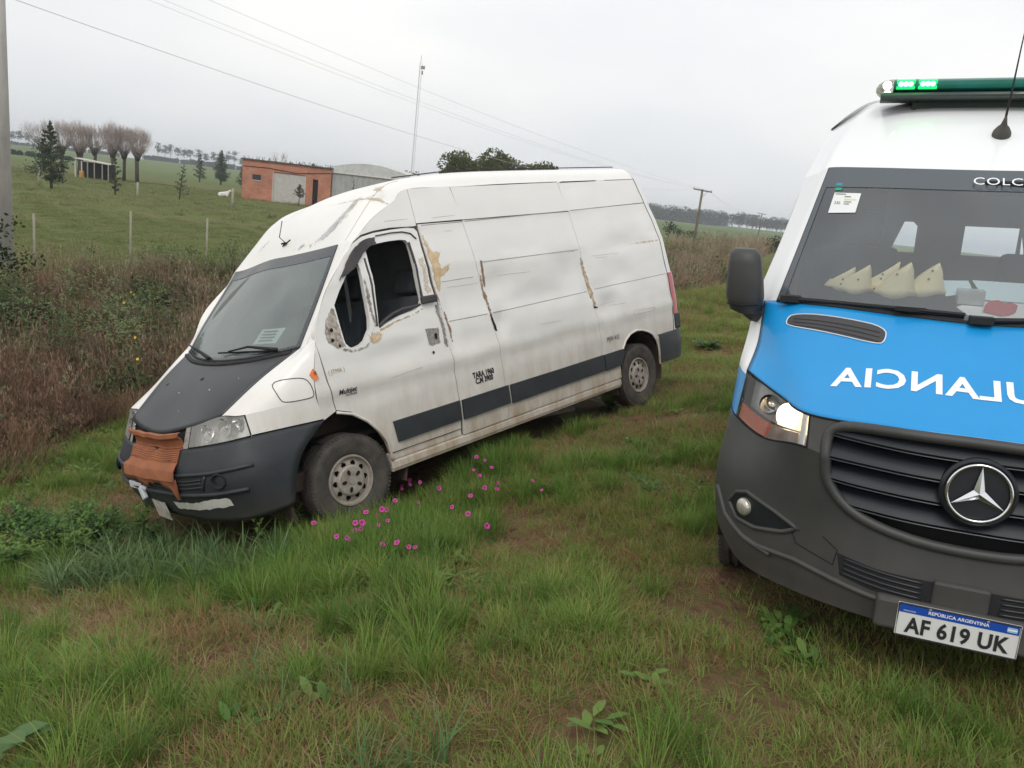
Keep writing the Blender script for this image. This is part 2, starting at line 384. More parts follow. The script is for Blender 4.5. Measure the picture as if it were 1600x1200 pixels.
XBY = np.array([-2, 4, 6, 8.9, 15, 25, 77, 130, 400]); XBX = np.array([-5.6, -5.4, -5.0, -4.4, -.9, 6.0, 23, 42, 138])
def xb(y): return np.interp(y, XBY, XBX)
def G(x, y):
    x = np.asarray(x, float); y = np.asarray(y, float); sh = x.shape; x = x.ravel(); y = y.ravel()
    d2 = (x[:, None]-RB[None, :, 0])**2+(y[:, None]-RB[None, :, 1])**2
    near = _k(d2) @ _w[:_n]+_w[_n]+_w[_n+1]*x+_w[_n+2]*y
    r = np.hypot(x, y)
    s = x-xb(y)      # >0 on the road side
    far = .1-1.0*ss(2.5, -1.5, s)*1.0+.12*ss(-4, -9, s)
    far = far+2.5*ss(110, 620, r)*ss(-60, 120, r*0+y)+.4*np.sin(x*.012+1)*np.sin(y*.009)*ss(100, 400, r)
    t = ss(13, 24, r)
    z = np.clip(near, -1.6, .8)*(1-t)+far*t
    z = z+.035*np.sin(x*1.7+.5)*np.sin(y*1.3)*ss(2, 5, r)+.03*np.sin(x*3.1+y*2.3)
    return z.reshape(sh)
def g1(x, y): return float(G(np.array([x]), np.array([y]))[0])
def sheet(xs, ys):
    X, Y = np.meshgrid(xs, ys); Z = G(X, Y); nx = len(xs); v = np.stack([X.ravel(), Y.ravel(), Z.ravel()], 1)
    f = [(j*nx+i, j*nx+i+1, (j+1)*nx+i+1, (j+1)*nx+i) for j in range(len(ys)-1) for i in range(nx-1)]
    return v, f
def axis(lo, hi, c0, c1, d):
    a = list(np.arange(c0, c1+1e-6, d)); q = c1; s = d
    while q < hi: s *= 1.12; q += s; a.append(min(q, hi))
    q = c0; s = d
    while q > lo: s *= 1.12; q -= s; a.insert(0, max(q, lo))
    return np.array(a)
def ground_mat():
    m = bpy.data.materials.new('ground_soil_and_turf'); m.use_nodes = True; nt = m.node_tree; N = nt.nodes; L = nt.links; b = N['Principled BSDF']; b.inputs['Roughness'].default_value = 1; b.inputs['Specular IOR Level'].default_value = .1
    ge = N.new('ShaderNodeNewGeometry')
    def ramp(scale, det, els, ro=.6, vec=None):
        n = N.new('ShaderNodeTexNoise'); n.inputs['Scale'].default_value = scale; n.inputs['Detail'].default_value = det; n.inputs['Roughness'].default_value = ro; L.new(vec or ge.outputs['Position'], n.inputs[0])
        c = N.new('ShaderNodeValToRGB'); L.new(n.outputs[0], c.inputs[0]); c.color_ramp.elements[0].position = els[0][0]; c.color_ramp.elements[0].color = (*els[0][1], 1)
        c.color_ramp.elements[1].position = els[-1][0]; c.color_ramp.elements[1].color = (*els[-1][1], 1)
        for p, q in els[1:-1]: e = c.color_ramp.elements.new(p); e.color = (*q, 1)
        return c.outputs[0]
    def mix(f, a, bb):
        q = N.new('ShaderNodeMixRGB'); L.new(f, q.inputs[0]); L.new(a, q.inputs[1]); L.new(bb, q.inputs[2]); return q.outputs[0]
    near = ramp(9, 10, [(.34, (.075, .044, .028)), (.46, (.135, .078, .046)), (.56, (.115, .095, .040)), (.70, (.070, .090, .024))])
    mpf = N.new('ShaderNodeMapping'); mpf.inputs['Scale'].default_value = (.25, 1, 1); L.new(ge.outputs['Position'], mpf.inputs[0])
    field = ramp(.16, 8, [(.30, (.105, .125, .042)), (.46, (.155, .150, .066)), (.55, (.115, .145, .042)), (.72, (.085, .125, .032))], .6, mpf.outputs[0])
    fine = ramp(2.5, 6, [(.35, (.075, .085, .028)), (.65, (.125, .130, .048))])
    mm = N.new('ShaderNodeMixRGB'); mm.inputs[0].default_value = .45; L.new(field, mm.inputs[1]); L.new(fine, mm.inputs[2])
    farc = ramp(.012, 3, [(.38, (.095, .135, .050)), (.62, (.125, .160, .060))])
    ln = N.new('ShaderNodeVectorMath'); ln.operation = 'LENGTH'; L.new(ge.outputs['Position'], ln.inputs[0])
    def mrng(a, bb):
        q = N.new('ShaderNodeMapRange'); L.new(ln.outputs['Value'], q.inputs[0]); q.inputs[1].default_value = a; q.inputs[2].default_value = bb; return q.outputs[0]
    c = mix(mrng(13, 24), near, mm.outputs[0]); c = mix(mrng(110, 190), c, farc)
    L.new(c, b.inputs['Base Color'])
    n = N.new('ShaderNodeTexNoise'); n.inputs['Scale'].default_value = 14; n.inputs['Detail'].default_value = 9; L.new(ge.outputs['Position'], n.inputs[0])
    bp = N.new('ShaderNodeBump'); bp.inputs['Strength'].default_value = .7; bp.inputs['Distance'].default_value = .06; L.new(n.outputs[0], bp.inputs['Height']); L.new(bp.outputs[0], b.inputs['Normal'])
    return m
v, f = sheet(axis(-1500, 1500, -12, 12, .14), axis(-60, 2000, -3, 20, .14))
ground = obj('ground', v, f, ground_mat(), kind='structure')
# ------------------------------------------------------------------ white van
def wheel(parent, c, side, r=.357, w=.20, rd=.20, front=True, m_t=None, label=None, steer=0, sc=1):
    s = side; mb = MB()
    hw = w/2
    prof = [(rd+.005, -hw*.75), (rd+.02, -hw*.9), (r*.80, -hw*1.02), (r*.93, -hw*.97), (r*.985, -hw*.8), (r, -hw*.62)]
    for q in (-.38, 0, .38): prof += [(r, hw*(q-.09)*1.0), (r-.012, hw*(q-.06)), (r-.012, hw*(q+.06)), (r, hw*(q+.09))]
    prof += [(r, hw*.62), (r*.985, hw*.8), (r*.93, hw*.97), (r*.86, hw*1.04), (r*.80, hw*1.02), (r*.70, hw*.96), (rd+.02, hw*.9), (rd+.004, hw*.80), (rd, hw*.70)]
    mb.lathe([(a, b*s) for a, b in prof], 56, 'y')
    # shallow tread blocks on both shoulders
    for i in range(72):
        a = 2*math.pi*i/72; rot = Matrix.Rotation(-a, 3, 'Y')
        for q in (-.78, .78):
            mb.box(rot @ Vector((r*.975, q*hw, 0)), (.018, hw*.30, .019), rot)
    t = mb.build('wheel', m_t or m_tyre, parent, smooth=True, label=label); autosmooth(t, 30); t.location = c; t.rotation_euler = (0, 0.3, steer); t.scale = (sc, sc, sc)
    rb = MB()
    n = 80; holes = 10
    pr = [(rd, .70*hw), (rd-.006, .86*hw), (rd-.016, .86*hw), (rd-.022, .55*hw), (rd-.034, .50*hw), (.155, .60*hw), (.145, .62*hw), (.132, .66*hw), (.122, .67*hw), (.112, .66*hw), (.10, .62*hw)]
    def skip(i, j):
        k = i % 8
        if j in (6, 7): return k in (2, 3, 4, 5)
        if j in (5, 8): return k in (3, 4)
        return False
    rb.lathe([(a, b*s) for a, b in pr], n, 'y', skip=skip)
    o = rb.build('rim', m_rim, t, smooth=True); autosmooth(o, 35)
    d = MB().lathe([(rd-.001, .2*hw*s), (.02, .2*hw*s), (.0001, .2*hw*s)], 32, 'y'); d.build('brake_disc', m_dark, t)
    h = MB().lathe([(a, b*s) for a, b in [(.120, .60*hw), (.118, .80*hw), (.108, .88*hw), (.045, .92*hw), (.03, .90*hw), (.028, .97*hw), (.0001, .98*hw)]], 40, 'y')
    ho = h.build('hub_cap', m_rim, t, smooth=True); autosmooth(ho, 35)
    for i in range(5):
        nb = MB(); a = 2*math.pi*i/5+.3; c_ = Vector((math.cos(a)*.07, s*.885*hw, math.sin(a)*.07)); pts = []
        rad = Vector((math.cos(a), 0, math.sin(a))); tan = Vector((-math.sin(a), 0, math.cos(a)))
        for k in range(12):
            q = 2*math.pi*k/12; pts.append(c_+rad*math.cos(q)*.023+tan*math.sin(q)*.015)
        ring = pts+[p+(c_-p)*.35+Vector((0, s*.002, 0)) for p in pts]+[c_+Vector((0, s*.002, 0))]
        nb.add([p+Vector((0, s*.0045, 0)) for p in ring], [(k, (k+1) % 12, 12+(k+1) % 12, 12+k) for k in range(12)]+[(12+k, 12+(k+1) % 12, 24) for k in range(12)])
        nb.build('bolt_recess_shade', m_dark, t, smooth=True)  # dark ovals laid on the cap, shade of the recesses put into colour
    return t
def seat(parent, x, y, z, m=None):
    mb = MB(); rt = Matrix.Rotation(R(-14), 3, 'Y')
    mb.box((x, y, z), (.50, .50, .16)); mb.box((x-.30, y, z+.36), (.13, .48, .62), rt); mb.box((x-.40, y, z+.78), (.09, .26, .20), rt)
    return mb.build('seat', m or m_seat, parent, bevel=.035)
def steering(parent, x, y, z):
    mb = MB(); rt = Matrix.Rotation(R(-32), 3, 'Y')
    pts = [rt @ Vector((0, .19*math.cos(a), .19*math.sin(a)))+Vector((x, y, z)) for a in np.linspace(0, 2*math.pi, 33)]
    mb.tube(pts, .015, 8, cap=False)
    for a in (.2, math.pi-.2, -math.pi/2): mb.tube([Vector((x, y, z)), rt @ Vector((0, .19*math.cos(a), .19*math.sin(a)))+Vector((x, y, z))], .012, 6)
    mb.tube([Vector((x, y, z)), Vector((x+.3, y, z-.18))], .03, 8)
    return mb.build('steering_wheel', m_black, parent, smooth=True)

QD = (-1.65874, 5.83669, -0.94676, 4.02605, .113848, .22375)
van = thing('delivery_van', 'dented white high-roof van with matte black bonnet, nose down in the ditch', 'van', QD[:3], (QD[5], QD[4], QD[3]))
def YD(z):
    t = max(z-1., 0); return 1.-.075*t-.04*t*t
DENTS = [(-1.35, 1.45, .30, .16, -.016), (-1.3, 1.12, .22, .10, -.012), (-1.75, 1.5, .15, .12, -.018), (-2.3, 1.36, .45, .10, -.014), (-2.75, 1.5, .22, .16, -.018),
         (-3.25, 1.12, .16, .12, -.022), (-3.5, 1.4, .3, .12, -.012), (-2.1, 1.66, .4, .07, .006), (-.55, 1.15, .25, .08, -.012), (-.25, .92, .2, .1, -.006), (-3.7, 1.7, .35, .07, -.010), (-1.72, 1.2, .08, .1, -.022), (-1.15, 1.3, .06, .25, -.014), (-2.98, 1.35, .06, .25, -.012), (-2.6, .95, .4, .08, -.006)]
def crease(z, z0, w, a): return a*math.exp(-((z-z0)/w)**2)
def YS(x, z):
    y = YD(z)
    y += .006*math.tanh((1.86-z)/.012)*0
    # raised waist line and recessed upper panels
    y += crease(z, .99, .045, .007)+crease(z, .90, .05, -.004)
    y += -.004*(1/(1+math.exp(-(z-1.29)/.006)))+.004*(1/(1+math.exp(-(z-2.05)/.006)))
    y += crease(z, 1.715, .02, .004)
    if z < .5: y -= (.5-z)*.06
    for dx, dz, sx, sz, a in DENTS:
        q = ((x-dx)/sx)**2+((z-dz)/sz)**2
        if q < 9: y += 1.5*a*math.exp(-q)
    if x < .1:
        n = mnoise.noise(Vector((x*1.7, z*5.0, 3.3)))*.006+mnoise.noise(Vector((x*5, z*13, 9.1)))*.0028-abs(mnoise.noise(Vector((x*2.6+4, z*4.2, 1.7))))*.008*max(0, min(1, (1.75-z)*3))*max(0, min(1, (z-.95)*5))
        y += n
    return y
def sideL(x, z): return (x, YS(x, z), z)
def side_off(d, s=1):
    return lambda x, z: (x, s*(YS(x, z)+d), z)
def sideR(x, z): return (x, -YD(z), z)
# --- front net (bumper lip up over bonnet, screen and roof): columns run from the middle to the flank
NET = Net([
 [(.86,0,.27),(.84,.45,.27),(.76,.72,.27),(.64,.90,.30),(.485,.985,.33)],
 [(.94,0,.45),(.92,.45,.45),(.84,.73,.46),(.70,.92,.47),(.455,.998,.48)],
 [(.955,0,.60),(.935,.45,.60),(.85,.75,.62),(.70,.93,.64),(.37,1.0,.65)],
 [(.90,0,.74),(.868,.45,.772),(.77,.74,.80),(.640,.885,.822),(.17,1.0,.815)],
 [(.865,0,.845),(.815,.45,.908),(.69,.63,.955),(.64,.85,.96),(.20,.995,.98)],
 [(.56,0,1.10),(.54,.38,1.11),(.42,.71,1.14),(.40,.87,1.11),(.18,.985,1.12)],
 [(.30,0,1.25),(.25,.42,1.265),(.125,.80,1.305),(.13,.90,1.33),(.11,.968,1.345)],
 [(-.03,0,1.60),(-.05,.42,1.61),(-.12,.775,1.63),(-.13,.86,1.64),(-.045,.935,1.645)],
 [(-.37,0,1.945),(-.375,.42,1.955),(-.375,.735,1.97),(-.395,.81,1.985),(-.39,.887,1.972)],
 [(-.52,0,2.15),(-.53,.40,2.15),(-.56,.70,2.155),(-.61,.79,2.15),(-.62,.858,2.13)],
 [(-.73,0,2.31),(-.74,.38,2.31),(-.78,.685,2.335),(-.83,.77,2.32),(-.85,.843,2.24)],
 [(-1.1,0,2.43),(-1.1,.38,2.43),(-1.04,.67,2.42),(-1.02,.765,2.39),(-1.02,.828,2.33)],
 [(-1.6,0,2.50),(-1.6,.4,2.49),(-1.6,.66,2.46),(-1.6,.765,2.42),(-1.6,.826,2.335)],
 [(-2.3,0,2.52),(-2.3,.4,2.51),(-2.3,.66,2.475),(-2.3,.765,2.43),(-2.3,.824,2.345)],
 [(-4.12,0,2.52),(-4.15,.4,2.51),(-4.16,.66,2.475),(-4.17,.765,2.43),(-4.18,.824,2.345)]], (3, 4, 6, 8))
_ev = NET.ev
def _dented(u, v):   # the far front corner of the cab is pushed back and down a little
    p = _ev(u, v)
    if v < 0:
        a = float(ss(5.2, 6.4, u)*ss(12, 10, u)) if u <= 12 else 0.
        a = float(ss(5.2, 6.4, u)*(1-ss(9.5, 12, u)))
        h = float(ss(1.35, 2.0, p[2])*(1-ss(10, 13, u)))
        p = p+np.array([-.10*a*float(ss(2, 4, -v)), 0, -.075*h*float(ss(.05, .75, -p[1]))])
    return p
NET.ev = _dented
P = NET.patch
bmp = P('bumper', 0, 3, 0, 4, m_plastic, van, 18, 20, both=True, thick=.02)
hood = P('bonnet', 4, 6, 0, 1.985, m_hoodblack, van, 18, 14, both=True, off=.004, thick=.012)
for s in (1, -1):
    P('front_wing', 4, 6, 2, 4, m_white, van, 16, 12, side=s)
    P('wing_tip', 3.06, 4, 3, 4, m_white, van, 6, 8, side=s)
    P('windscreen_pillar', 6, 8, 2, 4, m_white, van, 16, 10, side=s)
P('roof', 8, 14, 0, 4, m_white_rough, van, 60, 18, both=True)
ws = P('windscreen', 6.0, 8, 0, 2.0, m_glassD, van, 20, 14, both=True, off=.003)
# black ceramic band round the screen
def band(net, name, u0, u1, v1, top, bot, side, m, parent, off=.006):
    for a, b in ((u0, u0+bot), (u1-top, u1)): net.patch(name, a, b, 0, v1, m, parent, 4, 16, both=True, off=off)
    for s in (1, -1): net.patch(name, u0+bot, u1-top, v1-side, v1, m, parent, 18, 3, side=s, off=off)
m_frit = mat('black_glass_band', (.03, .034, .038), .12, spec=.8)
band(NET, 'glass_band', 6, 8, 2.0, .22, .06, .14, m_frit, van)
# headlights: recessed bowl, reflector, hazy lens
for s in (1, -1):
    hl = P('headlight', 3.04, 3.97, 1.04, 2.97, m_lens, van, 10, 16, side=s, off=.006)
    bk = P('lamp_housing', 3.0, 4.0, 1.0, 3.0, m_refl, hl, 10, 16, side=s, off=-.05)
    for (u, v_, rad) in ((3.48, 1.45, .060), (3.52, 2.0, .066), (3.6, 2.62, .045)):
        c = NET.ev(u, v_)*np.array([1, s, 1]); mb = MB()
        mb.lathe([(rad, -.002), (rad*.96, -.012), (rad*.7, -.035), (rad*.35, -.05), (.018, -.052), (.016, -.02), (.0001, -.015)], 28, 'x')
        o = mb.build('reflector', m_chrome, hl, smooth=True); o.location = c+np.array([-.012, -.01*s, 0])
    mb = MB(); mb.tube([Vector(p) for p in NET.curve([(3.02, 1.02), (3.02, 2.98), (3.98, 2.98), (3.98, 1.02), (3.02, 1.02)], 14)], .005, 6, cap=False)
    o = mb.build('lamp_seal', m_black, hl, smooth=True)
    if s < 0: o.scale = (1, -1, 1)
    # dark backing so nothing shows through
P('radiator_surround', 3, 4, 0, 1.0, m_dark, van, 6, 8, both=True, off=-.02)
P('grille_frame', 3.0, 4, .86, 1.0, m_greym, van, 6, 3, side=1, off=.0)
P('grille_frame', 3.0, 4, .86, 1.0, m_greym, van, 6, 3, side=-1, off=.0)
mb = MB()
for s in (1, -1):
    for uv in ([(4, 2), (5, 2), (6, 2)],):
        mb.tube([Vector(p*np.array([1, s, 1])) for p in NET.curve(uv, 12)], .0035, 5)
mb.tube([Vector(p) for p in NET.curve([(6, 0), (6, 2)], 14)], .012, 6); mb.tube([Vector(p*np.array([1, -1, 1])) for p in NET.curve([(6, 0), (6, 2)], 14)], .012, 6)
mb.build('seam', m_black, van, smooth=True)
# cowl and wipers
mb = MB()
for s in (1, -1):
    c = [Vector(p*np.array([1, s, 1])) for p in NET.curve([(5.86, 0), (5.86, 1.9)], 10)]
    mb.tube(c, .02, 6)
mb.build('cowl', m_black, van, smooth=True)
for (u0_, v0_, u1_, v1_) in ((6.0, 1.5, 6.12, .25), (6.0, -.35, 6.1, -1.6)):
    a = Vector(NET.ev(u0_, v0_)); b = Vector(NET.ev(u1_, v1_)); n = Vector((.6, 0, .8)); mb = MB()
    mb.tube([a+n*.03, (a+b)/2+n*.07, b+n*.03], [.014, .009, .007], 6); q = (a+b)/2
    mb.tube([q+(q-b)*.7+n*.018, b+(b-q)*.5+n*.018], .007, 5)
    mb.build('wiper', m_black, van, smooth=True)
# --- flank (driver's side, towards the camera)
VENT = [(-0.383,1.833),(-0.33,1.809),(-0.268,1.756),(-0.172,1.643),(-0.108,1.557),(-0.111,1.463),(-0.117,1.36),(-0.123,1.286),(-0.151,1.256),(-0.184,1.246),(-0.251,1.257),(-0.294,1.279),(-0.356,1.351),(-0.374,1.431),(-0.385,1.564),(-0.394,1.78)]
WIN = [(-0.481,1.906),(-0.526,1.929),(-0.588,1.943),(-0.709,1.953),(-0.831,1.955),(-0.88,1.947),(-0.901,1.918),(-0.906,1.87),(-0.905,1.735),(-0.902,1.592),(-0.902,1.489),(-0.88,1.452),(-0.809,1.426),(-0.659,1.404),(-0.529,1.37),(-0.443,1.341),(-0.439,1.361),(-0.457,1.456),(-0.484,1.642),(-0.483,1.793)]
DTOP = [(0.112,1.39),(0.075,1.47),(0.040,1.525),(-0.065,1.663),(-0.165,1.767),(-0.282,1.887),(-0.388,1.966),(-0.475,2.005),(-0.596,2.026),(-0.757,2.038),(-0.922,2.043),(-0.995,2.034),(-1.020,2.005),(-1.022,1.86),(-1.03,1.62),(-1.055,1.44),(-1.075,1.3),(-1.085,1.1)]
ARF = [(0.058,0.846),(-0.065,0.801),(-0.179,0.723),(-0.261,0.635),(-0.326,0.536),(-0.346,0.42),(-0.349,0.385)]
DOOR = DTOP+[(-1.085,.7),(-1.07,.44),(-.345,.44),(-.318,.536),(-.255,.645),(-.172,.735),(-.060,.815),(.060,.855),(.084,1.044),(.095,1.172),(.114,1.314)]
ARR = [(-3.338,.385),(-3.338,.545),(-3.40,.67),(-3.47,.745),(-3.557,.792),(-3.67,.81),(-3.781,.795),(-3.88,.765),(-3.963,.725),(-4.03,.65),(-4.06,.58),(-4.075,.44),(-4.07,.385)]
def inset(poly, d):
    o = []; n = len(poly); ar = sum(poly[i][0]*poly[(i+1) % n][1]-poly[(i+1) % n][0]*poly[i][1] for i in range(n)); sg = 1 if ar > 0 else -1
    for i in range(n):
        a = Vector(poly[i-1]); b = Vector(poly[i]); c = Vector(poly[(i+1) % n]); e1 = (b-a); e2 = (c-b)
        if e1.length < 1e-6 or e2.length < 1e-6: o.append(tuple(b)); continue
        n1 = Vector((-e1.y, e1.x)).normalized()*sg; n2 = Vector((-e2.y, e2.x)).normalized()*sg; q = n1+n2
        if q.length < .2: q = n1
        q = q.normalized()/max(.5, q.normalized().dot(n1)); o.append(tuple(b+q*d))
    return o
door = chart('cab_door', inset(DOOR, .0035), sideL, m_white, van, [VENT, WIN], sp=.035, thick=.035, ed=.03)
# front wing piece between nose net and door, above the arch
WING = [(.17,.815),(.20,.98),(.18,1.12),(.11,1.345),(.118,1.36)]
FEN = [(.058,.852),(.17,.818),(.20,.90),(.20,.98),(.19,1.05),(.18,1.12),(.15,1.23),(.11,1.345),(.116,1.33),(.100,1.172),(.090,1.044)]
chart('front_wing', [(.064,.853)]+[(p[0], p[2]) for p in NET.curve([(3, 4), (4, 4), (5, 4), (6, 4)], 6)]+[(.114,1.334),(.103,1.172),(.092,1.044)], sideL, m_white, van, sp=.04, ed=.03)
SEAM_A, SEAM_B, SEAM_C, REAR = -1.115, -1.63, -3.055, -4.42
def seamx(b, z): return b+(.06*max(0, z-1.0)**1.3 if z > 1 else 0)*1.9/1.9
def vline(b, z0, z1, n=14, k=.075, re=False):
    return [(b+k*max(0, z-1.0)+.0*z, z) for z in np.linspace(z0, z1, n)]
def panel(b0, b1, z0, z1, k0=.09, k1=.09):
    a = vline(b0, z0, z1, k=k0); c = vline(b1, z1, z0, k=k1); return a+c
ZT = 2.342
# B pillar strip, middle panel, rear quarter (with wheel arch), and the same above the roof joint
chart('side_panel', inset([(SEAM_A+.03, .385)]+vline(SEAM_A+.027, .44, 2.060, k=.05)+vline(SEAM_B, 2.058, .385, k=.1), .0025), sideL, m_white, van, sp=.04, thick=.012, ed=.04)
chart('side_panel', inset(panel(SEAM_B, SEAM_C, .385, 2.062, .1, .1), .0025), sideL, m_white, van, sp=.04, thick=.012, ed=.04)
REARE = [(-4.40,.70),(-4.42,.87),(-4.435,1.0),(-4.435,1.33),(-4.412,1.69),(-4.35,1.9),(-4.27,2.086)]
q = [(SEAM_C, .385)]+vline(SEAM_C, .5, 2.07, k=.1)+REARE[::-1]+[(-4.40,.70),(-4.076,.69)]+[(-4.045,.62)]+[p for p in ARR[::-1] if p[0] > -4.04 or p[1] > .66]
chart('rear_quarter_panel', inset(q, .0025), sideL, m_white, van, sp=.04, thick=.012, ed=.04)
c4 = [(p[0], p[2]) for p in NET.curve([(8, 4), (9, 4), (10, 4), (11, 4)], 6)]
topf = [(-.995,2.046),(-.757,2.050),(-.596,2.038),(-.475,2.017)]+c4
chart('roof_side', topf+[(-1.02,2.05)], sideL, m_white_rough, van, sp=.04, ed=.04)
for b0, b1, e0, e1 in ((-1.022, -1.475, 0, .0), (-1.48, -2.885, 0, 0), (-2.89, -4.19, 0, 0)):
    z0 = 2.066; pts = [(b0, 2.335), (b1, ZT), (b1-.055 if b1 > -4 else -4.27, 2.09 if b1 < -4 else 2.066), (b0-(.04 if b0 < -1.1 else 0), 2.064)]
    chart('roof_side', inset(pts, .0025), sideL, m_white_rough, van, sp=.05, ed=.05, thick=.01)
# dark backing a little inside every joint
back = [(-.36,.39),(-3.34,.39)]+[p for p in ARR[1:11]]+[(-4.38,.66),(-4.40,1.33),(-4.25,2.05),(-4.17,2.33),(-1.05,2.32),(-.65,2.12),(-.42,1.99),(-.2,1.78),(.02,1.53),(.09,1.33),(.07,.86),(-.09,.80),(-.2,.715),(-.29,.61),(-.35,.50)]
chart('inner_skin', back, side_off(-.013), m_seam, van, [inset(VENT, -.012), inset(WIN, -.012)], sp=.10, ed=.06)
chart('inner_skin', back, side_off(-.045), m_dark, van, [inset(VENT, -.012), inset(WIN, -.012)], sp=.12, ed=.06)
# sill
mb = MB(); mb.box((-1.84, .955, .365), (2.99, .05, .14)); mb.box((-1.84, .975, .345), (2.99, .03, .06)); mb.box((-.71, .975, .41), (.73, .02, .055))
mb.build('sill', m_white, van, bevel=.008)
# rub strips
for a, b in ((-.40, -1.075), (-1.105, -1.655), (-1.685, -3.05), (-3.07, -3.41)):
    o = [(a, .665), (b, .668), (b if b > -3.3 else -3.345, .515), (a-.02 if a > -.5 else a, .508)]
    chart('rub_strip', o, side_off(.018), m_plastic, van, sp=.08, ed=.05, thick=.02)
# flared lips of the wheel arches
for arc in ([(0.062,0.842)]+ARF[1:], ARR[1:-1]):
    mb = MB(); mb.tube([Vector(side_off(.004)(*p)) for p in densify(arc, .04, False)], .011, 6); mb.build('arch_lip', m_white, van, smooth=True)
# wheel wells
for cx, rr_ in ((0, .50), (-3.7, .43)):
    for s in (1, -1):
        mb = MB(); n = 20; v = []; f = []
        for i in range(n+1):
            a = -.35+(math.pi+.7)*i/n
            for y in (.97, .62): v.append((cx+rr_*math.cos(a), s*y, .36+rr_*math.sin(a)*.98))
        f = [(2*i, 2*i+1, 2*i+3, 2*i+2) for i in range(n)]; c = len(v); v.append((cx, s*.62, .36)); f += [(2*i+1, 2*i+3, c) for i in range(n)]
        mb.add(v, f); mb.build('wheel_well', m_liner, van, smooth=True)
for (x, s, st, lb) in ((0, 1, -.06, None), (0, -1, -.06, None), (-3.7, 1, 0, None), (-3.7, -1, 0, None)):
    wheel(van, (x, s*.885, .340), s, steer=st, sc=.915)
# under-body, far flank and tail
mb = MB(); mb.box((-1.9, 0, .42), (4.6, 1.7, .12)); mb.box((.45, 0, .36), (.55, 1.5, .2)); mb.build('underbody', m_liner, van)
mb = MB(); mb.tube([(-2.0, .62, .26), (-2.75, .80, .20)], .03, 10); mb.tube([(-.3, .4, .3), (-2.0, .62, .27)], .028, 8); mb.build('exhaust_pipe', mat('rusty_exhaust', (.20, .15, .13), .8, var=(.32, .27, .24), vscale=20), van, smooth=True)
fc = [NET.ev(u, -4) for u in np.linspace(3, 11, 33)]
fz = np.array([p[2] for p in fc]); fy = np.array([-p[1] for p in fc]); od = np.argsort(fz)
def sideR(x, z): return (x, -float(np.interp(z, np.concatenate([[.3, .7], fz[od]]), np.concatenate([[.985, 1.0], fy[od]]))), z)
WINR = [(-.2,1.36),(-.88,1.40),(-.90,1.93),(-.55,1.95),(-.30,1.79)]
chart('far_flank', [(-.36,.35),(-3.3,.35),(-3.34,.6),(-3.5,.77),(-3.75,.79),(-4.0,.68),(-4.07,.4),(-4.4,.4),(-4.435,1.33),(-4.27,2.086),(-4.18,2.345)]+[(p[0], p[2]) for p in fc[::-1]]+[(.05,.84),(-.1,.79),(-.25,.64),(-.34,.45)], sideR, m_white, van, sp=.15, ed=.1, tdir=(0, 1, 0))
# rear corner and doors
rz = [(.40,-4.40),(.70,-4.40),(.87,-4.42),(1.0,-4.435),(1.33,-4.435),(1.69,-4.412),(1.9,-4.35),(2.086,-4.27),(2.345,-4.18)]
V = []; F = []
for z, x in rz:
    y = YD(z); V += [(x, y, z), (x-.06, y-.002, z), (x-.100, y-.018, z), (x-.128, y-.07, z), (x-.135, 0, z), (x-.128, -y+.07, z), (x-.06, -y, z), (x, -y, z)]
for i in range(len(rz)-1):
    for j in range(7): F.append((i*8+j, (i+1)*8+j, (i+1)*8+j+1, i*8+j+1))
V += [(-4.2, 0, 2.50), (-4.12, 0, 2.52), (-4.16, .66, 2.475), (-4.17, .765, 2.43)]; b = 64
F += [(b, b+4, b+3, b+11), (b, b+11, b+10, b+8), (b+4, b+8, b+10), (b+4, b+5, b+8), (b+5, b+7, b+9), (b, b+1, b+4)]
tl = obj('rear_doors', V, F, m_white, van, True); autosmooth(tl, 50)
mb = MB(); mb.tube([Vector((x, YS(x, z)+.001, z)) for x, z in densify(REARE+[(-4.18, 2.345)], .05, False)], .004, 5); mb.build('seam', m_seam, van, smooth=True)
# tail lamp
m_tail = mat('red_tail_lamp', (.50, .018, .022), .25, coat=.6, var=(.36, .012, .016), vscale=20)
mb = MB()
n = 9; V = []; F = []
for i in range(n):
    z = .872+(1.322-.872)*i/(n-1); y = YD(z); x = -4.437
    V += [(x+.012, y+.010, z), (x-.055, y+.010, z), (x-.100, y-.006, z), (x-.136, y-.07, z)]
F = [(i*4+j, (i+1)*4+j, (i+1)*4+j+1, i*4+j+1) for i in range(n-1) for j in range(3)]+[(0, 1, 2, 3), tuple(n*4-4+q for q in (3, 2, 1, 0))]
t_ = obj('tail_lamp', V, F, m_tail, van); autosmooth(t_, 40)
# rear bumper corner
mb = MB()
V = []; F = []; rows = [(.395, .0, -.0), (.55, .012, .02), (.68, .012, .02), (.70, .006, .01)]
ro = [(-4.066, .01), (-4.2, .022), (-4.40, .022), (-4.50, .0), (-4.575, -.06), (-4.60, -.2), (-4.62, -.96), (-4.6, -1.75), (-4.50, -1.98), (-4.066, -2.0)]
for k_, (z, dy, dx) in enumerate(rows):
    for x, oy in ro: V.append((x-(dx if x < -4.45 else 0), 1.0+oy+dy*(1 if oy > -1 else -1), z))
m_ = len(ro); F = [(i*m_+j, (i+1)*m_+j, (i+1)*m_+j+1, i*m_+j+1) for i in range(3) for j in range(m_-1)]+[tuple((3*m_)+j for j in range(m_))[::-1]]
rbp = obj('rear_bumper', V, F, m_plastic, van); autosmooth(rbp, 40)
mb = MB(); mb.box((-4.50, .965, .79), (.13, .085, .17)); mb.build('rear_bumper_step', m_plastic, van, bevel=.02)
mb = MB(); mb.box((-4.075, 1.0, .54), (.02, .02, .30)); mb.build('arch_edge', m_white, van)
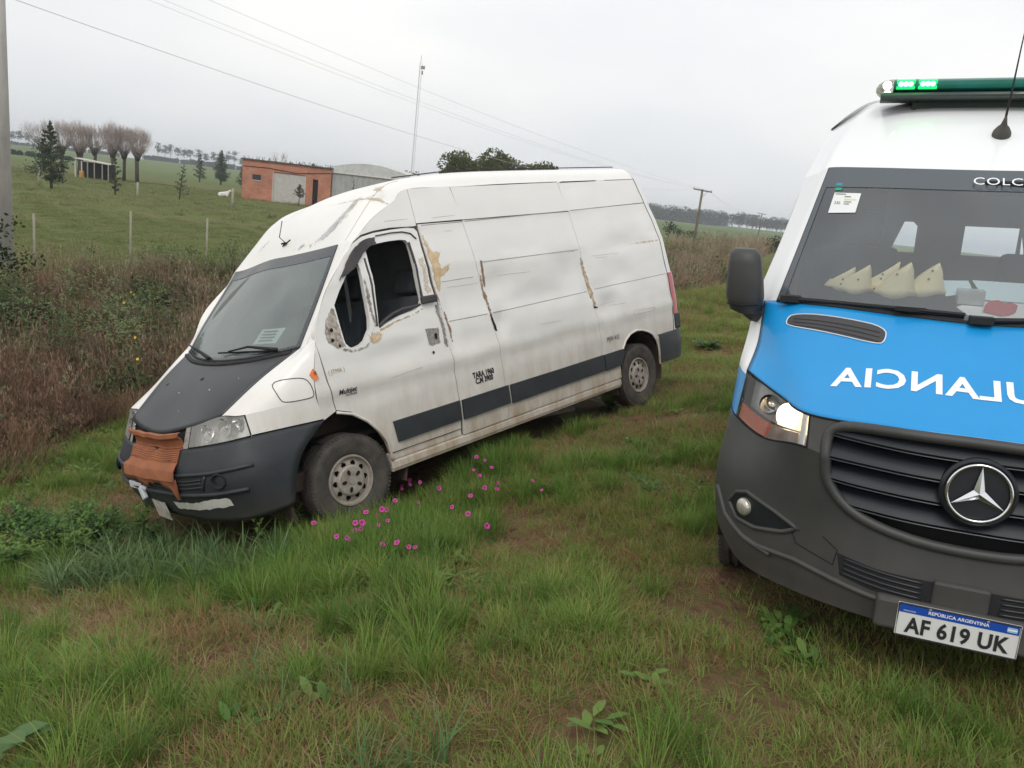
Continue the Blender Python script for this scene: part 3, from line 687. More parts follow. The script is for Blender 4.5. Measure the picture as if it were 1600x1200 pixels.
# --- cab interior
dk = MB(); dk.box((-.02, 0, 1.12), (.45, 1.72, .22)); dk.box((.16, 0, 1.14), (.2, 1.5, .12)); dk.build('dashboard', m_dash, van, bevel=.05)
seat(van, -.72, .55, .85); seat(van, -.72, -.2, .85); seat(van, -.72, -.62, .85); steering(van, -.30, .50, 1.30)
m_inner = mat('cab_lining', (.16, .17, .17), .9, var=(.10, .11, .11), vscale=3)
chart('bulkhead', [(-.94,.4),(.94,.4),(.94,1.2),(.80,2.1),(.70,2.35),(-.70,2.35),(-.80,2.1),(-.94,1.2)], lambda y, z: (-1.17, y, z), m_inner, van, sp=.3, ed=.3, tdir=(-1, 0, 0))
mb = MB(); mb.box((-.5, 0, .62), (1.3, 1.8, .03)); mb.build('cab_floor', m_dark, van)
mb = MB()
mb.box((-1.0, -.10, 1.55), (.025, .020, .75))
mb.build('pale_streak_strip', mat('pale_streak', (.42, .43, .42), .7), van)  # added pale upright standing for a bright streak inside the cab
rub = mat('weathered_black_rubber', (.045, .042, .045), .75, var=(.075, .065, .07), vscale=9)
# wind deflector, loose weatherstrip, bare metal round openings
VIS = [(-0.186,1.718),(-0.225,1.761),(-0.31,1.862),(-0.375,1.923),(-0.442,1.962),(-0.506,1.983),(-0.585,1.993),(-0.575,1.963),(-0.587,1.939),(-0.526,1.929),(-0.481,1.906),(-0.433,1.873),(-0.343,1.792),(-0.268,1.756),(-0.208,1.733)]
chart('wind_deflector', ragged(VIS, .003, .03, 3), side_off(.016), rub, van, sp=.04, ed=.03, thick=.012)
mb = MB(); mb.tube([Vector(side_off(-.01)(*p)) for p in densify([(-.445,1.35),(-.50,1.385),(-.60,1.425),(-.70,1.447),(-.80,1.45),(-.88,1.455)], .03, False)], .012, 7)
mb.tube([Vector(side_off(.0)(*p)) for p in densify([(-.905,1.93),(-.915,1.75),(-.912,1.6),(-.908,1.48)], .05, False)], .010, 6)
mb.tube([Vector(side_off(-.004)(*p)) for p in densify([(-.455,1.85),(-.462,1.65),(-.44,1.46),(-.425,1.36)], .05, False)], .010, 6)
mb.build('weatherstrip', rub, van, smooth=True)
mb = MB(); mb.tube([Vector(side_off(.006)(*p)) for p in [(-.60,2.0),(-.75,2.012),(-.86,2.012),(-.94,1.995),(-.985,1.95)]], .005, 6); mb.build('weatherstrip', rub, van, smooth=True)
mb = MB(); mb.box((-.955, YD(1.49)+.012, 1.487), (.16, .03, .058)); mb.build('lock_plate', rub, van, bevel=.012)
chart('latch_cavity', ragged([(-0.862,1.268),(-1.0,1.262),(-0.99,1.145),(-0.894,1.132),(-0.872,1.15)], .004, .02, 5), side_off(.0025), m_greym, van, sp=.03, ed=.02)
chart('latch_hole', smoothpoly([(-.94,1.225),(-.975,1.225),(-.97,1.175),(-.945,1.175)]), side_off(.004), m_dark, van, sp=.03, ed=.02)
mb = MB(); mb.tube([Vector(side_off(.004)(*p)) for p in [(-0.858,1.270),(-1.0,1.264),(-0.992,1.143),(-0.894,1.130),(-0.865,1.15),(-0.858,1.270)]], .003, 5); mb.build('latch_rim', m_rust, van)
chart('bare_metal_patch', ragged([(-1.01,1.44),(-1.03,1.25),(-1.03,1.10),(-1.07,1.09),(-1.075,1.25),(-1.05,1.44)], .006, .02, 8), side_off(.002), m_scuff, van, edge=True, sp=.012, ed=.02)
chart('rust_patch', ragged([(-1.095,1.36),(-1.12,1.25),(-1.125,1.12),(-1.145,1.13),(-1.15,1.24),(-1.13,1.38)], .007, .015, 9), side_off(.002), m_rust, van, edge=True, sp=.012, ed=.02)
chart('rust_patch', ragged([(-1.035,1.56),(-1.075,1.44),(-1.09,1.35),(-1.10,1.36),(-1.085,1.47),(-1.06,1.58)], .004, .015, 9), side_off(.002), m_rust, van, edge=True, sp=.012, ed=.02)
MIR = [(-0.079,1.547),(-0.100,1.54),(-0.103,1.463),(-0.109,1.338),(-0.122,1.262),(-0.056,1.255),(0.018,1.311),(0.024,1.397),(-0.01,1.471)]
chart('mirror_mount_scar', ragged(MIR, .004, .02, 2), side_off(.0025), blotch('scraped_mount', (.60, .55, .48), (.16, .12, .10), 30, .02), van, edge=True, sp=.012, ed=.02)
for (x, z, r_) in ((-.035, 1.395, .014), (-.025, 1.325, .014), (-.07, 1.28, .011), (-.895, 1.085, .012)):
    chart('screw_hole', [(x+r_*math.cos(a), z+r_*math.sin(a)) for a in np.linspace(0, 2*math.pi, 10)[:-1]], side_off(.005), m_dark, van, sp=.05, ed=.02)
chart('rust_patch', ragged([(-.10,1.265),(-.17,1.235),(-.27,1.235),(-.34,1.275),(-.36,1.33),(-.39,1.35),(-.36,1.27),(-.28,1.215),(-.17,1.212),(-.06,1.245)], .005, .02, 12), side_off(.002), m_scuff, van, edge=True, sp=.012, ed=.02)
chart('rust_patch', ragged([(-.40,1.35),(-.385,1.5),(-.40,1.7),(-.41,1.72),(-.425,1.6),(-.42,1.45),(-.43,1.35)], .005, .02, 13), side_off(.002), m_scuff, van, edge=True, sp=.012, ed=.02)
chart('rust_patch', ragged([(-.44,1.335),(-.60,1.375),(-.80,1.405),(-.90,1.435),(-.90,1.42),(-.80,1.392),(-.6,1.36),(-.44,1.318)], .003, .02, 14), side_off(.002), blotch('orange_rust', (.45, .26, .12), (.62, .47, .32), 26, .008), van, edge=True, sp=.012, ed=.02)
PUT = [(-1.016,2.023),(-1.059,1.934),(-1.074,1.887),(-1.085,1.823),(-1.202,1.821),(-1.121,1.773),(-1.13,1.702),(-1.243,1.73),(-1.213,1.677),(-1.123,1.647),(-1.094,1.588),(-1.066,1.534),(-1.050,1.62),(-1.056,1.73),(-1.06,1.80),(-1.045,1.87),(-1.035,1.938)]
def starburst(cx, cz, r0, r1, n, seed, zs=1.0):
    r = random.Random(seed); o = []
    for i in range(n):
        a = 2*math.pi*i/n; q = r.uniform(r0, r1) if i % 2 == 0 else r.uniform(r0*.4, r0)
        o.append((cx+q*math.cos(a), cz+q*math.sin(a)*zs))
    return o
chart('filler_patch', ragged([(-1.050,2.03),(-1.085,1.93),(-1.11,1.88),(-1.12,1.845),(-1.23,1.835),(-1.16,1.775),(-1.17,1.71),(-1.275,1.74),(-1.235,1.665),(-1.15,1.63),(-1.135,1.57),(-1.10,1.50),(-1.075,1.58),(-1.062,1.72),(-1.058,1.80),(-1.048,1.9)], .006, .02, 4), side_off(.003), m_putty, van, edge=True, sp=.012, ed=.02)
chart('filler_patch', ragged([(-.955,1.80),(-1.01,1.82),(-1.015,1.66),(-1.025,1.53),(-.985,1.50),(-.94,1.56),(-.965,1.66)], .008, .02, 6), side_off(.0025), m_beige, van, edge=True, sp=.012, ed=.02)
chart('filler_patch', ragged([(-0.33,1.318),(-0.436,1.325),(-0.467,1.288),(-0.416,1.243),(-0.339,1.242)], .008, .02, 6), side_off(.0025), m_putty, van, edge=True, sp=.012, ed=.02)
chart('filler_patch', ragged([(-3.725,1.682),(-4.107,1.695),(-4.39,1.688),(-4.385,1.666),(-4.059,1.668)], .003, .03, 6), side_off(.0025), m_putty, van, edge=True, sp=.012, ed=.03)
chart('filler_patch', ragged([(-2.60,1.690),(-2.90,1.695),(-2.90,1.683),(-2.6,1.684)], .002, .03, 6), side_off(.0025), m_putty, van, edge=True, sp=.012, ed=.03)
for k_, (x0, x1, z0) in enumerate(((-1.58, -1.605, 1.50), (-1.60, -1.625, 1.36), (-1.61, -1.64, 1.62))):
    chart('rust_patch', ragged([(x0+.004, z0+.12), (x1+.004, z0+.1), (x1, z0-.1), (x0, z0-.12)], .006, .02, k_), side_off(.002), m_rust, van, edge=True, sp=.012, ed=.02)
chart('rust_patch', ragged([(-2.975,1.64),(-3.005,1.58),(-3.02,1.479),(-3.04,1.362),(-3.06,1.264),(-3.065,1.15),(-3.03,1.13),(-3.005,1.251),(-2.99,1.349),(-2.98,1.447),(-2.965,1.562)], .008, .02, 16), side_off(.002), blotch('rust_stain', (.30, .19, .11), (.70, .56, .40), 30, .02), van, edge=True, sp=.012, ed=.02)
chart('torn_seam', ragged([(-1.592,1.277),(-1.612,1.275),(-1.64,1.20),(-1.655,1.13),(-1.62,1.14),(-1.605,1.197)], .004, .02, 17), side_off(.003), m_dark, van, sp=.03, ed=.02)
chart('torn_seam', ragged([(-3.02,1.15),(-3.09,1.135),(-3.09,1.122),(-3.03,1.128)], .003, .02, 18), side_off(.003), m_dark, van, sp=.03, ed=.02)
# fine drawn lines: panel swages, scratches
m_sw = mat('swage_grey', (.27, .25, .23), .8, var=(.42, .39, .36), vscale=9)  # grey for the lines along the pressed steps
def line(pts, name='scratch', m=None, r=.0025, off=.001):
    mb = MB(); mb.tube([Vector(side_off(off)(*p)) for p in densify(pts, .06, False)], r, 4); return mb.build(name, m or m_inkgrey, van)
for pts in ([(-1.15,1.288),(-1.57,1.285)], [(-1.64,1.284),(-2.99,1.297)], [(-3.09,1.305),(-4.40,1.316)], [(-1.07,2.048),(-1.52,2.050)], [(-1.55,2.052),(-2.93,2.068)], [(-2.97,2.070),(-4.26,2.090)]):
    line(pts, 'swage_line', m_sw, .003)
for pts in ([(-1.62,1.71),(-2.95,1.70)], [(-1.15,1.60),(-1.5,1.60)]): line(pts, 'swage_line', m_sw, .002)
m_scr = mat('scratch_grey', (.48, .45, .42), .8)
for pts in ([(-2.089,.69),(-2.1,.715),(-2.245,.735),(-2.45,.745),(-2.52,.73),(-2.563,.70)], [(-.49,.685),(-.56,.712),(-.70,.70),(-.733,.68),(-.60,.672)]):
    line(pts, 'crack', m_rust, .003)
for pts in ([(-3.656,1.012),(-4.056,.998),(-4.058,.966),(-3.665,.97),(-3.656,1.012)], [(-1.2,2.10),(-1.45,2.105)], [(-.72,2.10),(-.95,2.105)], [(-1.3,1.99),(-1.38,1.985)],
            [(-3.15,1.62),(-3.6,1.61)], [(-3.2,1.6),(-3.4,1.59)], [(-3.3,1.12),(-3.55,1.11)], [(-2.2,1.10),(-2.5,1.09)], [(-1.2,1.55),(-1.55,1.545)], [(-1.8,1.58),(-2.2,1.57)], [(-3.1,1.14),(-3.4,1.15)], [(-.45,.98),(-.75,1.0)]):
    line(pts, 'scratch', m_scr, .0012)
mb = MB(); mb.tube([Vector((-1.05, .64, 2.445)), Vector((-1.6, .64, 2.485)), Vector((-2.4, .64, 2.498)), Vector((-4.1, .64, 2.498))], .005, 6); mb.build('roof_rail', m_black, van)
# letters and badges
def txt(name, s, cx, cz, size, m, xs=1, rot=0, **kw):
    def fm(a, b):
        ca, sa = math.cos(rot), math.sin(rot); a2 = a*ca-b*sa; b2 = a*sa+b*ca
        return side_off(.003)(cx-a2, cz+b2)
    return put_text(name, s, size, fm, m, van, xs=xs, **kw)
txt('lettering', 'TARA 1960', -1.395, .822, .062, m_ink, xs=.82, offset=.0030, cut=.05)
txt('lettering', 'C.M 3900', -1.395, .772, .062, m_ink, xs=.82, offset=.0030, cut=.05)
txt('lettering', 'MJW 410', -3.255, .797, .072, m_ink, xs=.78, cut=.05)
txt('badge', 'Multijet', -.055, .968, .050, m_ink, xs=1.0, offset=.0012, shear=.25, cut=.05)
txt('badge', 'POWER', -.085, .938, .018, m_inkgrey, xs=1.6, offset=.0008, shear=.25, cut=.05)
txt('lettering', '( JTMA )', .0, 1.118, .042, mat('tan_print', (.35, .28, .16), .7), xs=.95, cut=.05)
mb = MB(); mb.tube([Vector(side_off(.002)(*p)) for p in [(x-.001, z) for x, z in smoothpoly([(0.427,1.128),(0.266,1.129),(0.208,1.097),(0.203,1.0),(0.225,.98),(0.401,.983),(0.425,1.018)], 2)]+[smoothpoly([(0.427,1.128),(0.266,1.129),(0.208,1.097),(0.203,1.0),(0.225,.98),(0.401,.983),(0.425,1.018)], 2)[0]]], .003, 5)
FUELPTS = smoothpoly([(0.427,1.128),(0.266,1.129),(0.215,1.097),(0.203,1.0),(0.225,.98),(0.401,.983),(0.425,1.018)], 2)
allb = bvh_of([o for o in van.children if o.name.split('.')[0] in ('front_wing', 'wing_tip', 'windscreen_pillar', 'bonnet', 'bumper', 'roof', 'windscreen')])
def vside(x, z, off=.002):
    h = allb.ray_cast(Vector((x, 2.5, z)), Vector((0, -1, 0)))
    if h[0] is None: return Vector((x, YS(x, z)+off, z))
    n = h[1] if h[1].y > 0 else -h[1]; return h[0]+n*off
mb2 = MB(); mb2.tube([vside(*p) for p in FUELPTS+[FUELPTS[0]]], .003, 5); mb2.build('fuel_flap', m_seam, van, smooth=True)
chart('side_repeater', [(0.201,1.128),(0.172,1.165),(0.155,1.10),(0.185,1.088)], lambda x, z: vside(x, z, .010), mat('amber_lens', (.75, .18, .02), .3, coat=.5), van, sp=.03, ed=.02, thick=.012)
fm = front_map(allb, .004)
FM = fm
m_slot = mat('bumper_slot_shade', (.012, .013, .015), .8)
def fline(name, pts, r, m, parent, sm=True, off=.0, fmap=None):
    mb = MB(); mb.tube([(fmap or FM)(y, z)+Vector((off, 0, 0)) for y, z in densify(pts, .03, False)], r, 6); return mb.build(name, m, parent, smooth=sm)
chart('air_intake', [(-.30,.50),(.30,.50),(.44,.502),(.62,.52),(.66,.60),(.44,.585),(.30,.575),(-.30,.575)], lambda y, z: FM(y, z), m_slot, bmp, sp=.03, ed=.03, tdir=(-1, 0, 0))  # dark panel on the bumper face, slot shade put into its colour
for z0 in (.515, .54, .563): fline('intake_slat', [(-.30, z0-.002), (.30, z0-.002), (.46, z0+.004), (.62, z0+.022)], .006, m_plastic, bmp)
fline('bumper_moulding', [(-.93,.655),(-.7,.625),(-.4,.603),(0,.595),(.4,.603),(.7,.625),(.93,.655)], .014, m_plastic, bmp)
fline('bumper_moulding', [(-.90,.505),(-.7,.485),(-.4,.470),(0,.462),(.4,.470),(.7,.485),(.90,.505)], .016, m_plastic, bmp)
fline('bumper_moulding', [(.62,.515),(.66,.61)], .010, m_plastic, bmp)
for s in (1, -1):
    c = FM(s*.755, .575); fg = thing('fog_lamp_socket', None, None)
    bpy.data.objects.remove(fg)
    mb = MB(); mb.lathe([(.052, .006), (.048, .014), (.040, .008), (.036, -.012), (.02, -.02), (.0001, -.02)], 24, 'x')
    o = mb.build('fog_lamp', m_slot, bmp, smooth=True); o.location = c; o.rotation_euler = (0, 0, s*.65)
chart('scraped_strip', ragged([(.20,.345),(.20,.400),(.5,.420),(.76,.462),(.785,.44),(.775,.400),(.5,.360)], .005, .03, 5), lambda y, z: FM(y, z)+Vector((.002, .001, 0)), mat('scraped_white_plastic', (.62, .60, .54), .7, var=(.74, .73, .68), vscale=20), bmp, sp=.03, ed=.02, tdir=(-1, 0, 0))
chart('dangling_number_plate', [(-.13,.385),(.06,.375),(.10,.25),(-.09,.262)], lambda y, z: Vector((.93-.1*(.38-z), y, z)), mat('old_plate_metal', (.48, .45, .40), .6, var=(.30, .27, .23), vscale=16), bmp, sp=.05, ed=.05, thick=.006, tdir=(-1, 0, 0))
mb = MB(); mb.box((.955, -.19, .43), (.03, .05, .10), Matrix.Rotation(.5, 3, 'X')); mb.box((.95, -.16, .47), (.03, .09, .03)); mb.build('torn_bracket', mat('pale_torn_plastic', (.58, .60, .62), .5), bmp, bevel=.008)
mb = MB(); mb.box((.945, -.31, .475), (.02, .19, .055)); mb.build('torn_bracket', mat('pale_torn_plastic', (.58, .60, .62), .5), bmp, bevel=.012)
# terracotta grille patch, stepped and ribbed
m_terra = mat('burnt_orange_board', (.35, .125, .052), .8, var=(.25, .085, .040), vscale=9, bump=.2, bscale=70)
prof = [(.035,.893),(.070,.888),(.072,.862),(.028,.842),(.016,.82)]
for k_ in range(9): z = .795-.0135*k_; prof += [(.010, z), (.018, z-.006)]
prof += [(.030,.665),(.062,.652),(.070,.640),(.066,.575),(.055,.568),(.045,.535),(.038,.500)]
ys = np.linspace(-.335, .375, 46); V = []; F = []
for i, y in enumerate(ys):
    t = abs(y-0)/.45
    for j, (dx, z) in enumerate(prof):
        z2 = z-.030*(1-min(1, t)**2)*(1 if z > .7 else .2)+.008*mnoise.noise(Vector((y*9, z*3, 1)))
        pinch = 1.0+(.07 if z < .655 else 0)+.03*math.exp(-((z-.88)/.02)**2)
        yy = y*pinch
        if z < .57: z2 += (.045*abs(math.sin(y*9+.5))+.02*mnoise.noise(Vector((y*20, 0, 0))))*((.57-z)/.07)
        b = FM(yy, z2).x
        notch = -.007*math.exp(-(y/.07)**2)*(1 if .68 < z < .84 else 0)
        V.append((max(b, .872-.3*max(0, abs(yy)-.3))+dx*.62+notch, yy, z2))
m_ = len(prof); F = [(i*m_+j, i*m_+j+1, (i+1)*m_+j+1, (i+1)*m_+j) for i in range(len(ys)-1) for j in range(m_-1)]
pt = obj('grille_patch_board', V, F, m_terra, van); autosmooth(pt, 30)
sd_ = pt.modifiers.new('s', 'SOLIDIFY'); sd_.thickness = .008; sd_.offset = -1
chart('board_tab', [(.22,.58),(.40,.585),(.405,.53),(.375,.44),(.355,.44),(.335,.52),(.29,.545)], lambda y, z: Vector((FM(y, z).x+.028, y, z)), m_terra, pt, sp=.04, ed=.03, thick=.01, tdir=(-1, 0, 0))
# bonnet washer holes, painted specks, small scuffs
tm = top_map(bvh_of([hood]), .0015)
for (x, y, r_) in ((.529, -.417, .012), (.483, .048, .014)):
    chart('washer_jet', [(x+r_*math.cos(a), y+r_*1.5*math.sin(a)) for a in np.linspace(0, 6.283, 9)[:-1]], lambda a, b: tm(a, b), m_dark, hood, sp=.05, ed=.02, tdir=(0, 0, -1))
for (x, y, r_) in ((.57, .30, .005), (.60, -.1, .004), (.72, .1, .003), (.45, .5, .003)):
    chart('paint_chip', [(x+r_*math.cos(a), y+r_*1.5*math.sin(a)) for a in np.linspace(0, 6.283, 7)[:-1]], lambda a, b: tm(a, b), m_white, hood, sp=.05, ed=.02, tdir=(0, 0, -1))
# primer smears on the roof front
roofb = bvh_of([o for o in van.children if o.name.split('.')[0] == 'roof'])
rtm = front_map(roofb, .002)
def smear(name, pts, m, amp=.012, seed=1):
    return chart(name, ragged(pts, amp, .03, seed), lambda y, z: rtm(y, z), m, van, sp=.015, ed=.02, tdir=(-1, 0, 0), edge=True)
m_prim2 = blotch('pale_grey_primer', (.38, .41, .42), (.60, .61, .60), 12, .045, .9)
smear('primer_patch', [(.30,2.005),(.42,2.06),(.50,2.12),(.54,2.20),(.58,2.27),(.62,2.31),(.655,2.30),(.63,2.22),(.60,2.14),(.57,2.07),(.46,2.01),(.36,1.985)], m_prim2, .012, 3)
smear('primer_patch', [(.05,1.985),(.15,2.0),(.24,2.03),(.30,2.005),(.22,1.982)], m_prim2, .012, 4)
smear('filler_patch', [(.60,2.30),(.56,2.29),(.60,2.24),(.64,2.20),(.655,2.24),(.645,2.28)], m_beige, .008, 5)
smear('filler_patch', [(.605,2.10),(.585,2.16),(.635,2.27),(.655,2.26),(.645,2.17)], blotch('faint_beige_filler', (.72, .62, .50), (.78, .73, .66), 9, .04, .8), .008, 6)
smear('primer_patch', [(-.50,2.02),(-.42,2.04),(-.35,2.10),(-.40,2.12),(-.47,2.08)], blotch('faint_grey_scuff', (.50, .50, .50), (.68, .68, .66), 20, .05, .7), .008, 7)
rl = lambda pts, r, nm='scratch', m=m_scr: fline(nm, pts, r, m, van, fmap=rtm)
mb = MB(); c = rtm(-.03, 2.055); mb.box(c+Vector((.012, 0, 0)), (.03, .05, .014)); mb.tube([c, c+Vector((.06, .02, .05)), c+Vector((.03, .05, .17))], .004, 5); mb.build('aerial_stump', m_black, van)
for pts in ([(-.06,2.035),(.02,2.075)],): rl(pts, .006, 'aerial_stump', m_black)
chart('filler_patch', ragged([(-.70,2.30),(-.78,2.28),(-.80,2.24),(-.86,2.215),(-.80,2.215),(-.76,2.25),(-.71,2.27)], .006, .02, 2), lambda x, z: vside(x, z, .003), blotch('olive_filler', (.46, .42, .30), (.62, .57, .46), 18, .015), van, sp=.012, ed=.02, edge=True)
chart('filler_patch', ragged([(-.72,2.36),(-.84,2.37),(-.84,2.34),(-.78,2.33),(-.72,2.31),(-.70,2.33)], .006, .02, 2), lambda x, z: vside(x, z, .003), m_beige, van, sp=.012, ed=.02, edge=True)
# crease line from the screen corner over the cab
mb = MB(); mb.tube([Vector(p) for p in NET.curve([(8.05, 2.6), (9, 2.5), (10, 2.5), (11, 2.6)], 8)], .0025, 4); mb.build('roof_crease', m_scr, van)


# ------------------------------------------------------------------ ambulance
QA = (1.80338, 2.78396, -.184304, 4.33612, .05973, .065173)
amb = thing('ambulance', 'blue and white ambulance with a lit headlight and glowing green roof light bar', 'ambulance', QA[:3], (QA[5], QA[4], QA[3]))
m_blue = mat('glossy_blue_paint', (.004, .255, .60), .42, spec=.35, coat=.30, var=(.006, .275, .64), vscale=3)
m_awhite = mat('clean_white_paint', (.80, .81, .82), .28, coat=.5, var=(.81, .82, .83), vscale=2)
m_bump = mat('dark_grey_bumper_plastic', (.036, .037, .038), .50, var=(.050, .049, .047), vscale=6, bump=.05, bscale=250, dirt=((.13, .12, .105), .25, .75, .55))
m_grille = mat('satin_dark_grille', (.012, .014, .019), .32, var=(.018, .020, .026), vscale=4)
m_glassA = glass('ambulance_windscreen_glass', (.94, .98, .99), .10, 1.9, (.50, .57, .61))
AN = Net([
 [(-.02,0,.36),(-.04,.30,.36),(-.20,.60,.33),(-.42,.83,.30),(-.58,.955,.37),(-.62,.975,.40)],
 [(0,0,.50),(-.02,.3,.50),(-.17,.6,.48),(-.36,.85,.46),(-.56,.985,.49),(-.62,.99,.50)],
 [(-.03,0,.68),(-.05,.3,.69),(-.17,.6,.72),(-.36,.86,.72),(-.56,.995,.72),(-.66,1.005,.72)],
 [(-.06,0,.90),(-.08,.3,.91),(-.165,.605,.985),(-.40,.80,.93),(-.60,.945,.955),(-.78,.99,.96)],
 [(-.09,0,1.13),(-.11,.3,1.125),(-.235,.61,1.105),(-.46,.745,1.11),(-.71,.925,1.155),(-.90,.985,1.16)],
 [(-.38,0,1.275),(-.40,.3,1.27),(-.50,.58,1.25),(-.64,.76,1.25),(-.88,.905,1.27),(-1.03,.975,1.28)],
 [(-.70,0,1.47),(-.74,.3,1.475),(-.85,.59,1.475),(-.99,.845,1.46),(-1.05,.912,1.447),(-1.2,.968,1.45)],
 [(-1.02,0,1.79),(-1.06,.3,1.79),(-1.13,.56,1.785),(-1.24,.775,1.77),(-1.30,.83,1.76),(-1.45,.89,1.76)],
 [(-1.37,0,2.108),(-1.39,.3,2.11),(-1.43,.52,2.112),(-1.50,.700,2.11),(-1.56,.752,2.085),(-1.7,.83,2.06)],
 [(-1.62,0,2.275),(-1.63,.3,2.275),(-1.67,.48,2.27),(-1.75,.66,2.245),(-1.80,.72,2.21),(-1.95,.80,2.18)],
 [(-1.85,0,2.42),(-1.86,.28,2.42),(-1.88,.44,2.405),(-1.95,.60,2.37),(-2.0,.68,2.32),(-2.2,.78,2.28)],
 [(-2.15,0,2.51),(-2.15,.25,2.51),(-2.15,.4,2.50),(-2.16,.54,2.475),(-2.25,.64,2.42),(-2.5,.76,2.36)],
 [(-2.6,0,2.55),(-2.6,.25,2.55),(-2.6,.4,2.545),(-2.6,.56,2.52),(-2.6,.66,2.45),(-2.7,.755,2.36)],
 [(-5.9,0,2.55),(-5.9,.25,2.55),(-5.9,.4,2.545),(-5.9,.56,2.52),(-5.9,.66,2.45),(-5.9,.755,2.36)]], (3, 4, 6, 8))
AP = AN.patch
abon = AP('bonnet', 4, 6, 0, 3.97, m_blue, amb, 24, 24, both=True, off=.003, thick=.015)
for s in (1, -1):
    AP('front_wing', 3.9, 6, 4.03, 5, m_awhite, amb, 16, 6, side=s)
    AP('wing_tip', 2.9, 3.9, 4.0, 5, m_blue, amb, 8, 6, side=s)
    AP('windscreen_pillar', 6, 8, 3, 5, m_awhite, amb, 16, 8, side=s)
AP('roof', 8, 13, 0, 5, m_awhite, amb, 60, 24, both=True)
aws = AP('windscreen', 6, 8, 0, 3.0, m_glassA, amb, 20, 16, both=True, off=.003)
m_fritA = mat('sky_greyed_glass_band', (.075, .09, .105), .15, spec=.8)  # black band lifted to grey, sky reflection put into its colour
band(AN, 'glass_band', 6, 8, 3.0, .30, .07, .16, m_fritA, amb)
# bumper with the grille opening cut out: chart over the front map
tmpn = AP('t', 0, 3.0, 0, 5, m_bump, amb, 30, 40, both=True)
tmp2 = AP('t', 3.0, 4.0, 0, 2.0, m_bump, amb, 12, 24, both=True)
B1 = bvh_of([tmpn, tmp2]); bpy.data.objects.remove(tmp2); bpy.data.objects.remove(tmpn)
bmA = AP('bumper', 0, 3.0, 0, 5, m_bump, amb, 40, 60, both=True)
centre = AP('bumper_centre', 3.0, 4.0, 0, 2.0, m_bump, amb, 20, 44, both=True)
GR = [(0,1.118),(.25,1.114),(.42,1.105),(.50,1.09),(.535,1.05),(.53,.96),(.515,.88),(.47,.815),(.40,.765),(.30,.735),(.15,.712),(0,.706)]
GRF = GR+[(-y, z) for y, z in GR[-2:0:-1]]
def cut(o, poly, pred=None):
    bm = bmesh.new(); bm.from_mesh(o.data)
    dl = [f for f in bm.faces if pip((f.calc_center_median().y, f.calc_center_median().z), poly)]
    bmesh.ops.delete(bm, geom=dl, context='FACES'); bm.to_mesh(o.data); bm.free()
cut(bmA, GRF); cut(centre, GRF)
AF = front_map(B1, .0)
def aline(name, pts, r, m, parent, closed=False, off=0, n=8, d=.02):
    mb = MB(); q = densify(pts, d, closed); q = q+[q[0]] if closed else q
    mb.tube([AF(y, z)+Vector((off, 0, 0)) for y, z in q], r, n, cap=not closed); return mb.build(name, m, parent, smooth=True)
grl = aline('grille_frame', smoothpoly(GRF, 1), .022, m_bump, amb, True, off=-.004)
# recessed grille: backing, four broad bars with thin lips
chart('grille_backing', inset(GRF, -.01), lambda y, z: AF(y, z)+Vector((-.085, 0, 0)), m_dark, grl, sp=.05, ed=.03, tdir=(-1, 0, 0))
def gy(z):   # half width of the opening at height z
    best = .53
    for (a, b) in zip(GR[:-1], GR[1:]):
        if min(a[1], b[1]) <= z <= max(a[1], b[1]) and a[1] != b[1]: best = a[0]+(b[0]-a[0])*(z-a[1])/(b[1]-a[1])
    return best
def zdrop(y): return .018*(y/.5)**2
for k_, zc in enumerate((1.072, .985, .898, .811)):
    hh = .087; ny = 44; V = []; F = []
    prof = [(-.085, hh*.50), (-.060, hh*.42), (-.030, hh*.15), (-.008, -hh*.14), (-.003, -hh*.20), (-.006, -hh*.235), (-.020, -hh*.25), (-.020, -hh*.29), (-.006, -hh*.305), (-.004, -hh*.335), (-.012, -hh*.365), (-.09, -hh*.38)]
    for i in range(ny+1):
        tt = -1+2*i/ny
        for dx, dz in prof:
            z = zc+dz; y = tt*(gy(z)-.004); z2 = z+zdrop(y)*.6
            V.append(AF(y, min(z2, 1.112))+Vector((dx+.012, 0, 0)))
            V[-1].z = z2
    m_ = len(prof); F = [(i*m_+j, (i+1)*m_+j, (i+1)*m_+j+1, i*m_+j+1) for i in range(ny) for j in range(m_-1)]
    o = obj('grille_bar', V, F, m_grille, grl); autosmooth(o, 28)
fm_ = lambda y, z: AF(y, z)+Vector((-.03, 0, 0))
# star badge: housing, chrome ring, three pointed star
sc_ = AF(0, .943)+Vector((.034, .001, .004)); tilt = R(-8)
bd = MB(); bd.lathe([(.128, -.07), (.128, -.012), (.118, .0), (.110, -.004), (.104, -.012), (.0001, -.012)], 48, 'x')
badge = bd.build('badge_housing', m_grille, grl, smooth=True); autosmooth(badge, 30); badge.location = sc_; badge.rotation_euler = (0, tilt, 0)
mb = MB(); mb.tube([(.004, .1045*math.cos(a), .1045*math.sin(a)) for a in np.linspace(0, 2*math.pi, 49)], .0062, 8, cap=False); mb.build('chrome_ring', m_chrome, badge, smooth=True)
V = [(.020, 0, 0), (-.002, 0, 0)]; F = []
tips = []
for k_ in range(3):
    a = math.pi/2+k_*2*math.pi/3
    V.append((.006, .100*math.cos(a), .100*math.sin(a)))
    b = a+math.pi/3; V.append((.004, .021*math.cos(b), .021*math.sin(b)))
for k_ in range(3):
    t_, v1, v0 = 2+2*k_, 3+2*k_, 3+2*((k_-1) % 3); F += [(0, t_, v1), (0, v0, t_)]
obj('star', V, F, m_chrome, badge, False)
